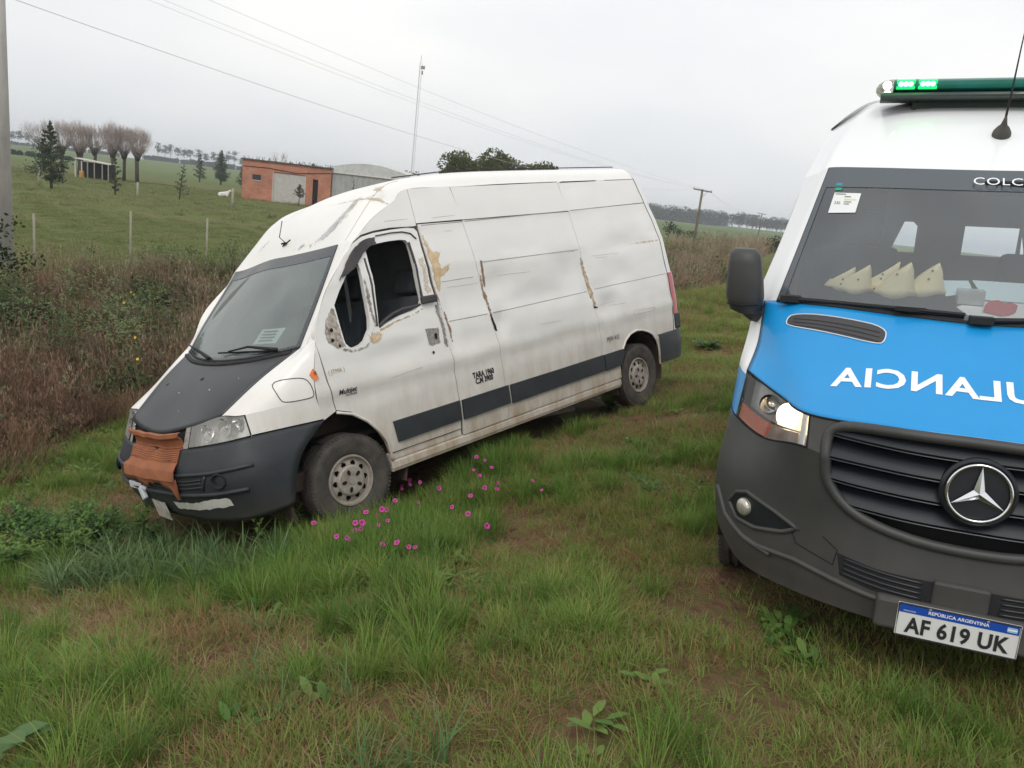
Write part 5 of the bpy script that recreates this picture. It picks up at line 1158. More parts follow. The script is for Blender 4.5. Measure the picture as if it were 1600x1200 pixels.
mb = MB(); mb.box((1.35, -.01, 1.83), (.9, .08, .05)); mb.build('window_sill', m_conc, bb)
rd = MB()
for k_ in range(18): rd.box((4.37, .08+.012*(k_ % 2), .075+k_*.15), (3.0, .03, .148))
rd.build('roller_door', mat('pale_roller_shutter', (.52, .50, .47), .6, var=(.42, .40, .37), vscale=3), bb)
for xx in (2.87, 5.88): MB().box((xx, .03, 1.38), (.05, .12, 2.75)).build('door_post', m_conc, bb)
MB().box((6.8, .45, 1.25), (.5, .5, 2.5)).build('opening_shade_box', m_dark, bb)  # box filling the gap, shade of the inside put into its colour
mb = MB(); mb.tube([(0, -.02, 3.0), (2.5, -.03, 3.05), (5, -.03, 2.85), (8.2, -.02, 3.2)], .03, 5); mb.build('hanging_cable', m_dark, bb)
r_ = random.Random(5); mb = MB()
for k_ in range(60):
    x = r_.uniform(0, 8.2); h = r_.uniform(.05, .3); mb.tube([(x, r_.uniform(0, .5), Ht+.08), (x+r_.uniform(-.1, .1), .2, Ht+.08+h)], .02, 3)
mb.build('roof_weeds', mat('dry_roof_weeds', (.09, .09, .04), 1), bb, kind='stuff')
ms = thing('metal_shed', 'grey corrugated metal shed with low arched roof, joined right of the brick one', 'shed', (bx0+8.25, by0+.3, gz)); W2 = 8.4
fr = MB(); ncol = 56; V = []; F = []
def arch(x): return 3.40+1.05*math.sin(math.pi*min(1, max(0, (x+1.6)/(W2+1.6))))
for i in range(ncol*4+1):
    x = W2*i/(ncol*4); y = .03*math.sin(i*math.pi/2); V += [(x, y, 0), (x, y, 3.30)]
F = [(2*i, 2*i+2, 2*i+3, 2*i+1) for i in range(ncol*4)]
obj('front_wall', V, F, m_sheet, ms, False)
V = []; n = 28
for i in range(n+1):
    x = -1.6+(W2+1.6)*i/n; z = arch(x)-.05; V += [(x, -.05, max(3.34, z)), (x, 11, max(3.34, z)+.15)]
F = [(2*i, 2*i+2, 2*i+3, 2*i+1) for i in range(n)]; o = obj('roof', V, F, m_roofsh, ms, False)
V2 = []
for i in range(n+1): x = -1.6+(W2+1.6)*i/n; V2 += [(x, -.04, 3.30), (x, -.04, max(3.34, arch(x)-.06))]
obj('gable', V2, [(2*i, 2*i+2, 2*i+3, 2*i+1) for i in range(n)], m_roofsh, ms, False)
MB().box((W2/2-.8, -.08, 3.33), (W2+1.6, .08, .07)).build('eaves_beam', m_conc, ms); MB().box((W2, 5.5, 1.7), (.1, 11, 3.4)).build('side_wall', m_sheet, ms)
# open lean-to shed on the left
sz = g1(-43, 80)-.05
sh = thing('field_shelter', 'low open shelter with pale tin roof and dark inside, under the bare trees', 'shelter', (-45.3, 80, sz), (0, 0, -.05))
V = [(0, 0, 1.90), (3.5, 0, 1.62), (3.5, 1.3, 1.66), (0, 1.3, 1.94)]; V += [(x, y, z-.07) for x, y, z in V]
obj('roof', V, [(0, 1, 2, 3), (7, 6, 5, 4), (0, 4, 5, 1), (1, 5, 6, 2), (2, 6, 7, 3), (3, 7, 4, 0)], mat('pale_tin_roof', (.60, .57, .55), .6, var=(.48, .40, .36), vscale=2), sh, False)
for x in (.05, .70, 1.3, 2.0, 2.8, 3.42): MB().box((x, .08, .82), (.09, .09, 1.62)).build('post', m_conc if x < 1 else m_greym, sh)
MB().box((1.75, 1.2, .80), (3.4, .05, 1.6)).build('back_wall', m_dark, sh); MB().box((3.45, .65, .8), (.05, 1.1, 1.6)).build('end_wall', m_dark, sh)  # near-black walls, the shelter's inner shade put into their colour
MB().box((.95, -.3, .30), (.36, .36, .60), taper=.9).build('orange_drum', mat('orange_drum', (.50, .27, .07), .6), sh) if False else None
dr = MB().lathe([(.0001, 0), (.22, 0), (.23, .06), (.21, .30), (.23, .34), (.21, .58), (.20, .64), (.0001, .64)], 14, 'z').build('barrel', mat('orange_drum', (.50, .27, .07), .6), None, smooth=True)
dr.location = (-44.25, 79.4, g1(-44.25, 79.4)); tag(dr, 'small orange barrel standing in front of the low open shelter', 'barrel')
# ------------------------------------------------------------------ poles, wires, mast, fences
m_wood = mat('grey_pole_wood', (.13, .105, .085), .95, var=(.20, .17, .14), vscale=8, stretch=(1, 1, .1))
gp = g1(-9.11, 14); cp = thing('concrete_pole', 'tall pale concrete pole at the left edge of the picture', 'utility pole', (-9.19, 14, gp-.1))
mb = MB(); mb.tube([(0, 0, 0), (0, 0, 9.5)], [.155, .085], 20); mb.build('shaft', m_conc, cp, smooth=True)
mb = MB()
for z in (5.05, 8.8): mb.lathe([(.0001, 0), (.03, 0), (.045, .03), (.03, .07), (.05, .10), (.02, .14), (.0001, .14)], 12, 'z', c=(.10, -.05, z))
mb.build('insulator', mat('brown_insulator', (.25, .09, .04), .3), cp, smooth=True)
def tpole(nm, lab, x, y, zt, lean, arm, dx=0, z0=None):
    g = g1(x, y)-.3; t = thing(nm, lab, 'utility pole', (x, y, g)); h = zt-g
    mb = MB(); mb.tube([(0, 0, 0), (lean*h, 0, h)], [.14, .10], 10); mb.build('shaft', m_wood, t, smooth=True)
    mb = MB(); mb.box((lean*h, -.12, h-.12), (arm, .10, .11), Matrix.Rotation(R(4), 3, 'Y')); mb.tube([(lean*h*.9, -.1, h-.75), (lean*h+arm*.28, -.12, h-.2)], .02, 5); mb.build('crossarm', m_wood, t)
    for k_ in (-.46, -.20, .46):
        MB().lathe([(.0001, 0), (.03, 0), (.05, .04), (.03, .10), (.05, .14), (.0001, .18)], 8, 'z', c=(lean*h+arm*k_, -.12, h-.08-k_*arm*.07)).build('insulator', m_conc, t, smooth=True)
    if arm > 1.6 and y < 100: MB().box((lean*h+.04, -.16, h*.66), (.16, .16, .30)).build('pole_box', m_wood, t)
    return t
tpole('utility_pole', 'leaning wooden pole with crossarm, rising from the brown weeds between the two vans', 15.42, 76, 4.75, -.018+.02, 1.75)
tpole('utility_pole', 'smaller distant wooden pole, further right along the same line', 55.9, 200, 5.85, .0, 2.1)
def wire(lab, a, b, sag, r=.010):
    a = Vector(a); b = Vector(b); pts = []
    for i in range(41):
        t = i/40; p = a.lerp(b, t); p.z -= sag*4*t*(1-t); pts.append(p)
    c = pts[0]; mb = MB(); mb.tube([p-c for p in pts], r, 5, cap=False); o = mb.build('power_wire', mat('weathered_wire', (.55, .55, .55), .7), None, smooth=True); o.location = c
    tag(o, lab, 'power line', 'overhead power wires')
wire('lowest overhead wire, starting from the concrete pole at the left edge', (-9.1, 13.95, gp+4.93), (14.7, 76, 4.75), 1.15, .0055)
wire('left wire of the close pair crossing the top left sky', (-13.3, 25, 6.55), (15.0, 76, 4.80), .75, .0048)
wire('right wire of the close pair crossing the top left sky', (-12.9, 25, 6.62), (15.9, 76, 4.72), .75, .0048)
wire('topmost overhead wire with a small dark knot on it', (-12.0, 25.6, 6.95), (16.25, 76, 4.70), .55, .0055)
wire('overhead wire between the leaning pole and the smaller distant one', (15.9, 76, 4.72), (55.4, 200, 5.75), 1.0, .012)
mz = g1(-18.1, 120); mt = thing('radio_mast', 'thin pale lattice radio mast rising behind the white van', 'mast', (-18.1, 120, mz)); MHt = 19.4-mz
mb = MB()
cs = [(.20*math.cos(a), .20*math.sin(a)) for a in (0, 2.09, 4.19)]
for (x, y) in cs: mb.tube([(x, y, 0), (x, y, MHt)], .028, 4)
for i in range(int(MHt/.6)):
    for k_ in range(3): a_, b_ = cs[k_], cs[(k_+1) % 3]; mb.tube([(a_[0], a_[1], i*.6), (b_[0], b_[1], i*.6+.6)], .013, 3, cap=False)
mb.build('lattice', mat('pale_mast_paint', (.60, .60, .60), .6), mt, smooth=False)
mb = MB(); mb.tube([(0, 0, MHt), (0, 0, MHt+1.0)], .03, 5); mb.box((.35, 0, MHt-.6), (.55, .18, .45)); mb.box((.30, 0, MHt-1.3), (.2, .15, .5)); mb.build('aerial', m_greym, mt)
m_post = mat('pale_fence_post', (.40, .385, .31), .9, var=(.24, .225, .18), vscale=12, stretch=(1, 1, .3))
def post(x, y, h, r, lab, grp, cap=False):
    g = g1(x, y); t = MB().tube([(0, 0, -.2), (.0, 0, h)], [r*1.1, r*.9], 8).build('fence_post', m_post, None, smooth=True); t.location = (x, y, g); tag(t, lab, 'fence post', grp); return t
post(-31.75, 52, 1.15, .07, 'pale fence post left of the large dark conifer', 'pale posts in the field'); post(-25.36, 52, 1.0, .07, 'pale fence post below the thin sapling near the pollarded trees', 'pale posts in the field'); post(-19.21, 52, 1.25, .08, 'pale fence post just left of the brick shed, right of the white calf', 'pale posts in the field')
post(-9.58, 15.5, 1.24, .024, 'thin grey post nearest the concrete pole', 'thin posts above the weeds'); post(-8.83, 17.8, 1.26, .026, 'thin grey post in the middle of three above the weeds', 'thin posts above the weeds'); post(-7.6, 19, 1.24, .026, 'thin grey post nearest the white van, above the weeds', 'thin posts above the weeds')
for i, x in enumerate((27.87, 28.91, 30.14, 31.38, 32.59, 33.82, 35.05, 36.26, 37.49, 38.72, 40.64, 41.97)):
    post(x, 130+x*.1, 1.5, .09, ORN[i]+' from the left of the small white posts in the distant fence row', 'white posts of the far fence row')
# fence wires of the near fence
for h in (.5, .85, 1.15):
    pts = [Vector((x, y, g1(x, y)+h)) for x, y in ((-9.95, 13.2), (-9.58, 15.5), (-8.83, 17.8), (-7.6, 19), (-4.5, 24), (0, 33))]
    mb = MB(); mb.tube([p-pts[0] for p in pts], .0018, 4); o = mb.build('fence_wire', m_greym, None); o.location = pts[0]; tag(o, 'thin %s wire of the field fence behind the weeds' % {.5: 'bottom', .85: 'middle', 1.15: 'top'}[h], 'fence wire', 'wires of the field fence')
# ------------------------------------------------------------------ trees
def leafmat(name, a, b_, sc=1.3, trans=.25, posn=True):
    m = bpy.data.materials.new(name); m.use_nodes = True; nt = m.node_tree; N = nt.nodes; L = nt.links; N.clear(); o = N.new('ShaderNodeOutputMaterial')
    ge = N.new('ShaderNodeNewGeometry'); n = N.new('ShaderNodeTexNoise'); n.inputs['Scale'].default_value = sc; n.inputs['Detail'].default_value = 5; L.new(ge.outputs['Position'], n.inputs[0])
    c = N.new('ShaderNodeValToRGB'); c.color_ramp.elements[0].position = .36; c.color_ramp.elements[1].position = .64; c.color_ramp.elements[0].color = (*a, 1); c.color_ramp.elements[1].color = (*b_, 1); L.new(n.outputs[0], c.inputs[0])
    d = N.new('ShaderNodeBsdfDiffuse'); t = N.new('ShaderNodeBsdfTranslucent'); L.new(c.outputs[0], d.inputs[0]); L.new(c.outputs[0], t.inputs[0]); x = N.new('ShaderNodeMixShader'); x.inputs[0].default_value = trans
    L.new(d.outputs[0], x.inputs[1]); L.new(t.outputs[0], x.inputs[2]); L.new(x.outputs[0], o.inputs[0]); return m
m_con = leafmat('dark_conifer_needles', (.050, .075, .048), (.090, .120, .075), 1.1)
m_con2 = leafmat('greyish_sapling_needles', (.050, .068, .038), (.085, .105, .058), 2)
m_bush = leafmat('olive_bush_leaves', (.075, .090, .030), (.135, .145, .055), .6)
m_bushd = leafmat('dark_bush_leaves', (.022, .040, .018), (.045, .065, .028), 1)
m_pinef = leafmat('distant_pine_needles', (.030, .046, .032), (.052, .070, .046), .2)
m_bark = mat('brown_bark', (.085, .065, .052), .95, var=(.13, .105, .085), vscale=7, stretch=(1, 1, .3)); m_twig = mat('pinkish_grey_twigs', (.36, .30, .275), .95, var=(.27, .22, .20), vscale=2)
def leaves(mb, P, size, r_, flat=0):
    for p in P:
        a = Vector((r_.gauss(0, 1), r_.gauss(0, 1), r_.gauss(0, 1)*(1-flat))).normalized(); b_ = a.orthogonal().normalized(); b_ = Matrix.Rotation(r_.uniform(0, 6.28), 3, a) @ b_; s = size*r_.uniform(.6, 1.3)
        c = a.cross(b_); p = Vector(p); mb.add([p-b_*s*.5, p+c*s*.35, p+b_*s*.6, p-c*s*.3], [(0, 1, 2, 3)])
def conifer(x, y, h, w, lab, dens=1.0, m=None, seed=1, grp='trees in the field', nm='conifer_tree', lean=0, gap=.0):
    r_ = random.Random(seed); t = thing(nm, lab, 'tree', (x, y, g1(x, y)), group=grp)
    mb = MB(); mb.tube([(0, 0, -.1), (lean*h*.5, 0, h*.5), (lean*h, 0, h*.97)], [h*.022, h*.015, h*.004], 7); mb.build('trunk', m_bark, t, smooth=True)
    cr_ = MB(); br = MB(); nb = int(46*dens)
    for i in range(nb):
        f = (i+r_.random())/nb; z = h*(.10+gap+(.88-gap)*f); rad = w*.5*(1-f)**.8*(.55+.6*r_.random())*(1 if f > .08 else .75); a = i*2.4+r_.uniform(-.4, .4)
        tip = Vector((lean*z+rad*math.cos(a), rad*math.sin(a), z+rad*.25)); b0 = Vector((lean*z, 0, z-.02)); br.tube([b0, tip], [h*.004, h*.0015], 3, cap=False)
        nl = int((30+62*(1-f))*dens)
        P_ = [b0.lerp(tip, q**.6)+Vector((r_.gauss(0, 1), r_.gauss(0, 1), r_.gauss(0, 1)*.8))*rad*.13 for q in [r_.random() for _ in range(nl)]]
        leaves(cr_, P_, h*.022+.03, r_)
    cr_.build('crown', m or m_con, t); br.build('branches', m_bark, t); return t
conifer(-29.77, 50, 4.15, 2.7, 'large dark green conifer left of the shelter', 1.15, seed=3)
conifer(-26.81, 52, 2.75, .95, 'thin wispy young conifer in front of the pollarded trees', .6, m_con2, 4)
conifer(-24.41, 56, 2.5, 1.5, 'thin leaning sapling with sparse foliage, standing alone in the field', .45, m_con2, 5, nm='sapling', lean=.12)
conifer(-52.6, 128, 4.4, 2.6, 'small round-topped conifer left of the pointed dark one', .9, seed=6)
conifer(-48.08, 125, 5.3, 3.4, 'pointed dark conifer left of the brick shed', 1.3, seed=7)
conifer(-42.3, 118, 3.4, 1.9, 'conifer half hidden by the left corner of the brick shed', .9, seed=8)
conifer(-20.1, 70, 1.95, 1.3, 'small grey-green sapling before the roller door of the brick shed', .7, m_con2, 9, nm='sapling', gap=.3)
conifer(-13.7, 62, 2.9, .9, 'bare thin sapling before the grey metal shed', .25, m_con2, 10, nm='sapling')
def pollard(x, y, th, bh, w, lab, seed, nb=46, grp='pollarded trees by the shelter'):
    r_ = random.Random(seed); t = thing('bare_tree', lab, 'tree', (x, y, g1(x, y)), group=grp)
    mb = MB(); mb.tube([(0, 0, -.1), (r_.uniform(-.1, .1), 0, th*.5), (r_.uniform(-.15, .15), 0, th)], [.19, .15, .17], 9); 
    for k_ in range(4): a = k_*1.6+r_.random(); mb.tube([(0, 0, th*.85), (.35*math.cos(a), .35*math.sin(a), th*1.12)], [.2, .13], 7)
    mb.build('trunk', mat('dark_pollard_bark', (.050, .040, .036), .95, var=(.085, .07, .06), vscale=5), t, smooth=True)
    br = MB()
    for i in range(nb):
        a = r_.uniform(0, 6.28); q = r_.random()**.5; b0 = Vector((.3*math.cos(a), .3*math.sin(a), th*r_.uniform(.95, 1.12)))
        tip = Vector((w*.5*q*math.cos(a), w*.5*q*math.sin(a), th+(bh-th)*r_.uniform(.7, 1)*(1-.25*q))); mid = b0.lerp(tip, .45)+Vector((.15*math.cos(a), .15*math.sin(a), -.1))*q
        br.tube([b0, mid, tip], [.017, .010, .003], 3, cap=False)
        for _ in range(5):
            f = r_.uniform(.3, .95); p = mid.lerp(tip, f); br.tube([p, p+Vector((r_.uniform(-.3, .3), r_.uniform(-.3, .3), r_.uniform(.3, .8)))], [.008, .003], 3, cap=False)
    br.build('branches', m_twig, t); return t
pl_ = [(-52.6, 2.3, 5.3, 4.6, 'leftmost bare pollarded tree, partly behind the large conifer'), (-51.0, 2.5, 5.9, 4.2, 'bare pollarded tree second from the left'), (-49.7, 2.6, 5.9, 4.0, 'bare pollarded tree third from the left'), (-48.6, 2.5, 5.8, 3.8, 'bare pollarded tree rising behind the roof edge of the shelter'), (-47.5, 2.7, 5.6, 3.8, 'rightmost bare tree of the denser left clump'),
       (-44.4, 2.8, 5.8, 3.4, 'leftmost bare tree of the right clump, by the shelter roof end'), (-43.6, 2.7, 5.9, 2.6, 'second bare tree of the right clump'), (-42.8, 2.7, 5.8, 2.6, 'middle bare tree of the right clump'), (-41.8, 2.9, 5.8, 2.6, 'bare tree with slim dark trunk, second from the right'), (-41.0, 2.7, 5.4, 3.2, 'rightmost bare pollarded tree beside the open field')]
for i, (x, th, bh, w_, lab) in enumerate(pl_): pollard(x, (87 if i < 5 else 84)+(i % 3)*.8, th, bh, w_, lab, 20+i, 120)
pollard(-44.0, 140, 3.6, 6.6, 3.6, 'faint bare tree rising behind the brick shed', 51, 34, None)
def roundtree(x, y, h, w, lab, m, seed, grp=None, nm='round_tree', n=900, th=.35, size=.10):
    r_ = random.Random(seed); t = thing(nm, lab, 'tree' if h > 2.2 else 'bush', (x, y, g1(x, y)), group=grp)
    mb = MB(); mb.tube([(0, 0, -.1), (0, 0, h*th), (.05*h, 0, h*.8)], [h*.03, h*.025, h*.01], 7); mb.build('trunk', m_bark, t, smooth=True)
    cl = [(Vector((r_.gauss(0, .2)*w, r_.gauss(0, .2)*w, h*(th+(1-th)*.5)+r_.uniform(-.25, .28)*h*(1-th))), w*r_.uniform(.16, .30)) for _ in range(24)]
    P_ = []
    for _ in range(n):
        c, rd_ = r_.choice(cl); v = Vector((r_.gauss(0, 1), r_.gauss(0, 1), r_.gauss(0, 1))).normalized(); P_.append(c+v*rd_*r_.uniform(.75, 1.05))
    c_ = MB(); leaves(c_, P_, size*h, r_); c_.build('crown', m, t); return t
G1 = 'rounded trees behind the van roof'
roundtree(-8.6, 92, 7.1, 4.6, 'leftmost rounded olive-green tree above the van roof', m_bush, 31, G1, th=.15, n=8000, size=.042)
roundtree(-5.7, 93, 7.9, 6.2, 'tallest rounded olive-green tree above the van roof', m_bush, 32, G1, th=.15, n=12000, size=.038)
roundtree(-3.0, 92, 7.9, 5.0, 'rounded tree right of the tallest one above the van roof', m_bush, 33, G1, th=.15, n=9000, size=.038)
roundtree(.6, 92, 7.4, 4.6, 'small rounded treetop at the right end above the van roof', m_bush, 34, G1, th=.15, n=6000, size=.042)
roundtree(-13.9, 85, 5.0, 1.2, 'narrow dark treetop just left of the radio mast', m_bushd, 35, None, th=.3, n=1500, size=.035)
roundtree(-12.6, 84, 4.5, 3.0, 'pale olive treetop at the foot of the radio mast', m_bush, 36, None, th=.2, n=2200, size=.035)
for i, (x, hh, w_) in enumerate(((-70.0, 5.2, 3.2), (-63.7, 4.6, 3.0), (-60.5, 5.0, 3.4), (-57.5, 4.8, 3.0), (-54.5, 5.4, 3.4), (-51.4, 4.8, 3.0), (-47.5, 5.0, 3.6))):
    roundtree(x, 200, hh+.6, w_, ORN[i]+' from the left of the low distant trees above the shed roofs', m_pinef, 60+i, 'distant trees above the shed roofs', n=260, size=.09)
def pine(x, y, h, w, lab, seed, grp):
    r_ = random.Random(seed); t = thing('pine_tree', lab, 'tree', (x, y, g1(x, y)-.3), group=grp); mb = MB(); l_ = r_.uniform(-.03, .03); mb.tube([(0, 0, 0), (l_*h, 0, h*.9)], [h*.016, h*.008], 5)
    cl = []
    for i in range(7):
        f = r_.uniform(.55, .97); a = r_.uniform(0, 6.28); q = r_.uniform(.1, .5)*w*(1.15-f); c = Vector((l_*h+q*math.cos(a), q*math.sin(a), h*f)); cl.append((c, w*r_.uniform(.16, .27))); mb.tube([(l_*h, 0, h*(f-.08)), tuple(c)], [h*.006, h*.003], 3, cap=False)
    mb.build('trunk', m_bark, t); P_ = []
    for _ in range(330): c, rd_ = r_.choice(cl); v = Vector((r_.gauss(0, 1), r_.gauss(0, 1), r_.gauss(0, .6))); P_.append(c+v*rd_*.62)
    c_ = MB(); leaves(c_, P_, w*.11, r_); c_.build('crown', m_pinef, t)
for i, (x, h) in enumerate(((-354, 9.5), (-348.8, 9), (-342.3, 9), (-336, 6.5))): pine(x, 550, h, 7.5, ORN[i]+' distant pine counted rightwards from the concrete pole, on the far hill', 70+i, 'distant pines beside the pole')
for i, (x, h) in enumerate(((-296, 9), (-290, 8.5), (-285, 9.5))): pine(x, 550, h, 6, ['left', 'middle', 'right'][i]+' one of three distant pines between the two clumps of bare trees', 75+i, 'distant pines between the bare clumps')
pine(-262.7, 545, 8, 5.5, 'lone distant pine just right of the bare trees', 79, None)
for i, (x, h) in enumerate(((-254.5, 12), (-250, 11), (-246, 12), (-241.5, 10.5), (-237, 9.5), (-232.5, 11), (-227.5, 11), (-222, 9), (-217, 9.5), (-213, 10.5), (-206.6, 12), (-202.5, 12), (-197, 8))): pine(x, 550, h, 6.5, ORD[i]+' from the left in the distant pine row on the hill crest', 80+i, 'distant pines on the hill crest')
def wood(nm, lab, x0, x1, y0, y1, n, h, m, size, seed, cat='wood', under=0):
    r_ = random.Random(seed); c_ = MB(); ox, oy = (x0+x1)/2, (y0+y1)/2; oz = g1(ox, oy)
    for i in range(n):
        f = (i+r_.random())/n; x = x0+(x1-x0)*f; y = y0+(y1-y0)*f+r_.uniform(0, 12); hh = h*r_.uniform(.75, 1.15); w_ = hh*r_.uniform(.45, .7); g = g1(x, y)-.3
        P_ = []
        for _ in range(260):
            v = Vector((r_.gauss(0, .36)*w_, r_.gauss(0, .36)*w_, 0)); z = hh*(under+(1-under)*r_.random()**.8)*(1-.30*(v.length/w_)**2); P_.append((x+v.x-ox, y+v.y-oy, g-oz+z))
        leaves(c_, P_, size, r_)
        c_.tube([(x-ox, y-oy, g-oz), (x-ox, y-oy, g-oz+hh*.7)], [hh*.02, hh*.01], 4, cap=False)
    o = c_.build(nm, m, None); o.location = (ox, oy, oz); tag(o, lab, cat, None, 'stuff')
wood('far_wood', 'dense dark distant wood right behind the rear of the white van', 78, 144, 600, 600, 60, 10.5, m_pinef, 1.0, 91)
wood('far_wood', 'dense dark distant wood with gaps, left of the ambulance', 148, 235, 600, 600, 52, 10.0, m_pinef, 1.0, 92, under=.25)
wood('far_hedge', 'low dark distant hedge on the hill crest under the pine row', -268, -190, 552, 552, 80, 3.4, m_pinef, .8, 93, 'hedge')
wood('far_hedge', 'low dark distant hedge at the far left behind the concrete pole', -420, -280, 552, 552, 90, 2.6, m_pinef, .8, 94, 'hedge')
wood('far_hedge', 'dark hedge line across the field left of the large conifer', -129, -112, 190, 189, 60, 1.2, m_bushd, .35, 95, 'hedge')
for i, (x, hh) in enumerate(((19.1, 2.4), (20.3, 1.8), (21.3, 1.5))): roundtree(x, 112, hh, 1.7, ['tallest of three small bushes right behind the van tail', 'middle of three small bushes behind the van tail', 'rightmost of three small bushes behind the van tail'][i], m_bushd, 96+i, 'small bushes beyond the van', 'bush', 300, .05, .10)
roundtree(26.0, 85, 1.9, 2.6, 'dark green bush at the end of the weeds, beside the ambulance pillar', m_bushd, 99, None, 'bush', 500, .05, .09)
roundtree(23.4, 118, 1.7, 1.4, 'small dark bush by the white posts of the far fence row', m_bushd, 98, None, 'bush', 300, .05, .10)
# white calf lying in the field
cf = thing('calf', 'small white calf lying on the grass left of the brick shed', 'calf', (-27.75, 73, g1(-27.75, 73)), (0, 0, .1))
def skin(nm, verts, edges, rad, m, parent, root=0, sub=2):
    me = bpy.data.meshes.new(nm); me.from_pydata(verts, edges, []); o = bpy.data.objects.new(nm, me); COL.objects.link(o); o.parent = parent
    o.modifiers.new('s', 'SKIN'); 
    for i, r_ in enumerate(rad): me.skin_vertices[0].data[i].radius = (r_, r_)
    me.skin_vertices[0].data[root].use_root = True; s_ = o.modifiers.new('d', 'SUBSURF'); s_.levels = s_.render_levels = sub; me.materials.append(m); return o
skin('body', [(-.48, 0, .20), (-.25, 0, .24), (.05, 0, .25), (.30, 0, .26), (.42, 0, .46), (.50, -.02, .58), (.64, -.05, .54), (-.35, -.2, .06), (-.1, -.26, .05), (.28, -.18, .06), (.48, -.2, .05), (.47, .08, .62), (.47, -.10, .62), (-.56, 0, .12)],
     [(0, 1), (1, 2), (2, 3), (3, 4), (4, 5), (5, 6), (1, 7), (7, 8), (3, 9), (9, 10), (5, 11), (5, 12), (0, 13)], [.15, .20, .20, .17, .10, .09, .05, .08, .035, .06, .03, .025, .025, .02], mat('white_hide', (.72, .70, .66), .9), cf, 1)
# ------------------------------------------------------------------ grass, weeds and flowers
def blade_mat(name, cols, tipc=None, trans=.3, sc=.9, rnd=.5):
    m = bpy.data.materials.new(name); m.use_nodes = True; nt = m.node_tree; N = nt.nodes; L = nt.links; N.clear(); o = N.new('ShaderNodeOutputMaterial')
    ge = N.new('ShaderNodeNewGeometry'); n = N.new('ShaderNodeTexNoise'); n.inputs['Scale'].default_value = sc; n.inputs['Detail'].default_value = 5; n.inputs['Roughness'].default_value = .65; L.new(ge.outputs['Position'], n.inputs[0])
    oi = N.new('ShaderNodeObjectInfo'); at_ = N.new('ShaderNodeAttribute'); at_.attribute_name = 'b'
    s1 = N.new('ShaderNodeMath'); s1.operation = 'MULTIPLY_ADD'; L.new(oi.outputs['Random'], s1.inputs[0]); s1.inputs[1].default_value = rnd; s1.inputs[2].default_value = -rnd*.5
    s2 = N.new('ShaderNodeMath'); s2.operation = 'ADD'; L.new(n.outputs[0], s2.inputs[0]); L.new(s1.outputs[0], s2.inputs[1])
    s3 = N.new('ShaderNodeMath'); s3.operation = 'MULTIPLY_ADD'; L.new(at_.outputs['Fac'], s3.inputs[0]); s3.inputs[1].default_value = .36; s3.inputs[2].default_value = -.18
    s4 = N.new('ShaderNodeMath'); s4.operation = 'ADD'; L.new(s2.outputs[0], s4.inputs[0]); L.new(s3.outputs[0], s4.inputs[1])
    c = N.new('ShaderNodeValToRGB'); L.new(s4.outputs[0], c.inputs[0]); k = len(cols)
    c.color_ramp.elements[0].position = .22; c.color_ramp.elements[0].color = (*cols[0], 1); c.color_ramp.elements[1].position = .80; c.color_ramp.elements[1].color = (*cols[-1], 1)
    for i in range(1, k-1): e = c.color_ramp.elements.new(.22+.58*i/(k-1)); e.color = (*cols[i], 1)
    d = N.new('ShaderNodeBsdfPrincipled'); d.inputs['Roughness'].default_value = .55; d.inputs['Specular IOR Level'].default_value = .25; t = N.new('ShaderNodeBsdfTranslucent'); L.new(c.outputs[0], d.inputs['Base Color']); L.new(c.outputs[0], t.inputs[0])
    x = N.new('ShaderNodeMixShader'); x.inputs[0].default_value = trans; L.new(d.outputs[0], x.inputs[1]); L.new(t.outputs[0], x.inputs[2]); L.new(x.outputs[0], o.inputs[0]); return m
g_short = blade_mat('short_turf_blades', [(.28, .15, .075), (.235, .205, .070), (.175, .235, .048), (.125, .225, .034), (.26, .30, .080)])
g_tuss = blade_mat('lush_tussock_blades', [(.080, .155, .028), (.120, .230, .036), (.180, .270, .052), (.28, .315, .090)], sc=.7)
g_blue = blade_mat('bluish_broad_blades', [(.075, .145, .050), (.115, .195, .075), (.17, .24, .10)])
g_straw = blade_mat('dead_straw', [(.13, .065, .036), (.23, .125, .065), (.32, .20, .11), (.38, .28, .17)], trans=.15)
g_brown = blade_mat('brown_weed_stems', [(.15, .090, .060), (.25, .165, .105), (.31, .235, .155), (.42, .35, .24)], trans=.15, sc=.5)
g_leaf = blade_mat('fresh_weed_leaves', [(.045, .100, .024), (.080, .165, .034), (.12, .215, .046), (.17, .25, .06)], sc=1.2)
g_dull = blade_mat('dull_weed_leaves', [(.060, .080, .030), (.085, .125, .040), (.125, .16, .058)], sc=1.2)
g_field = blade_mat('pasture_blades', [(.22, .19, .095), (.195, .215, .085), (.17, .215, .070), (.15, .21, .062)], sc=.12, rnd=.3)
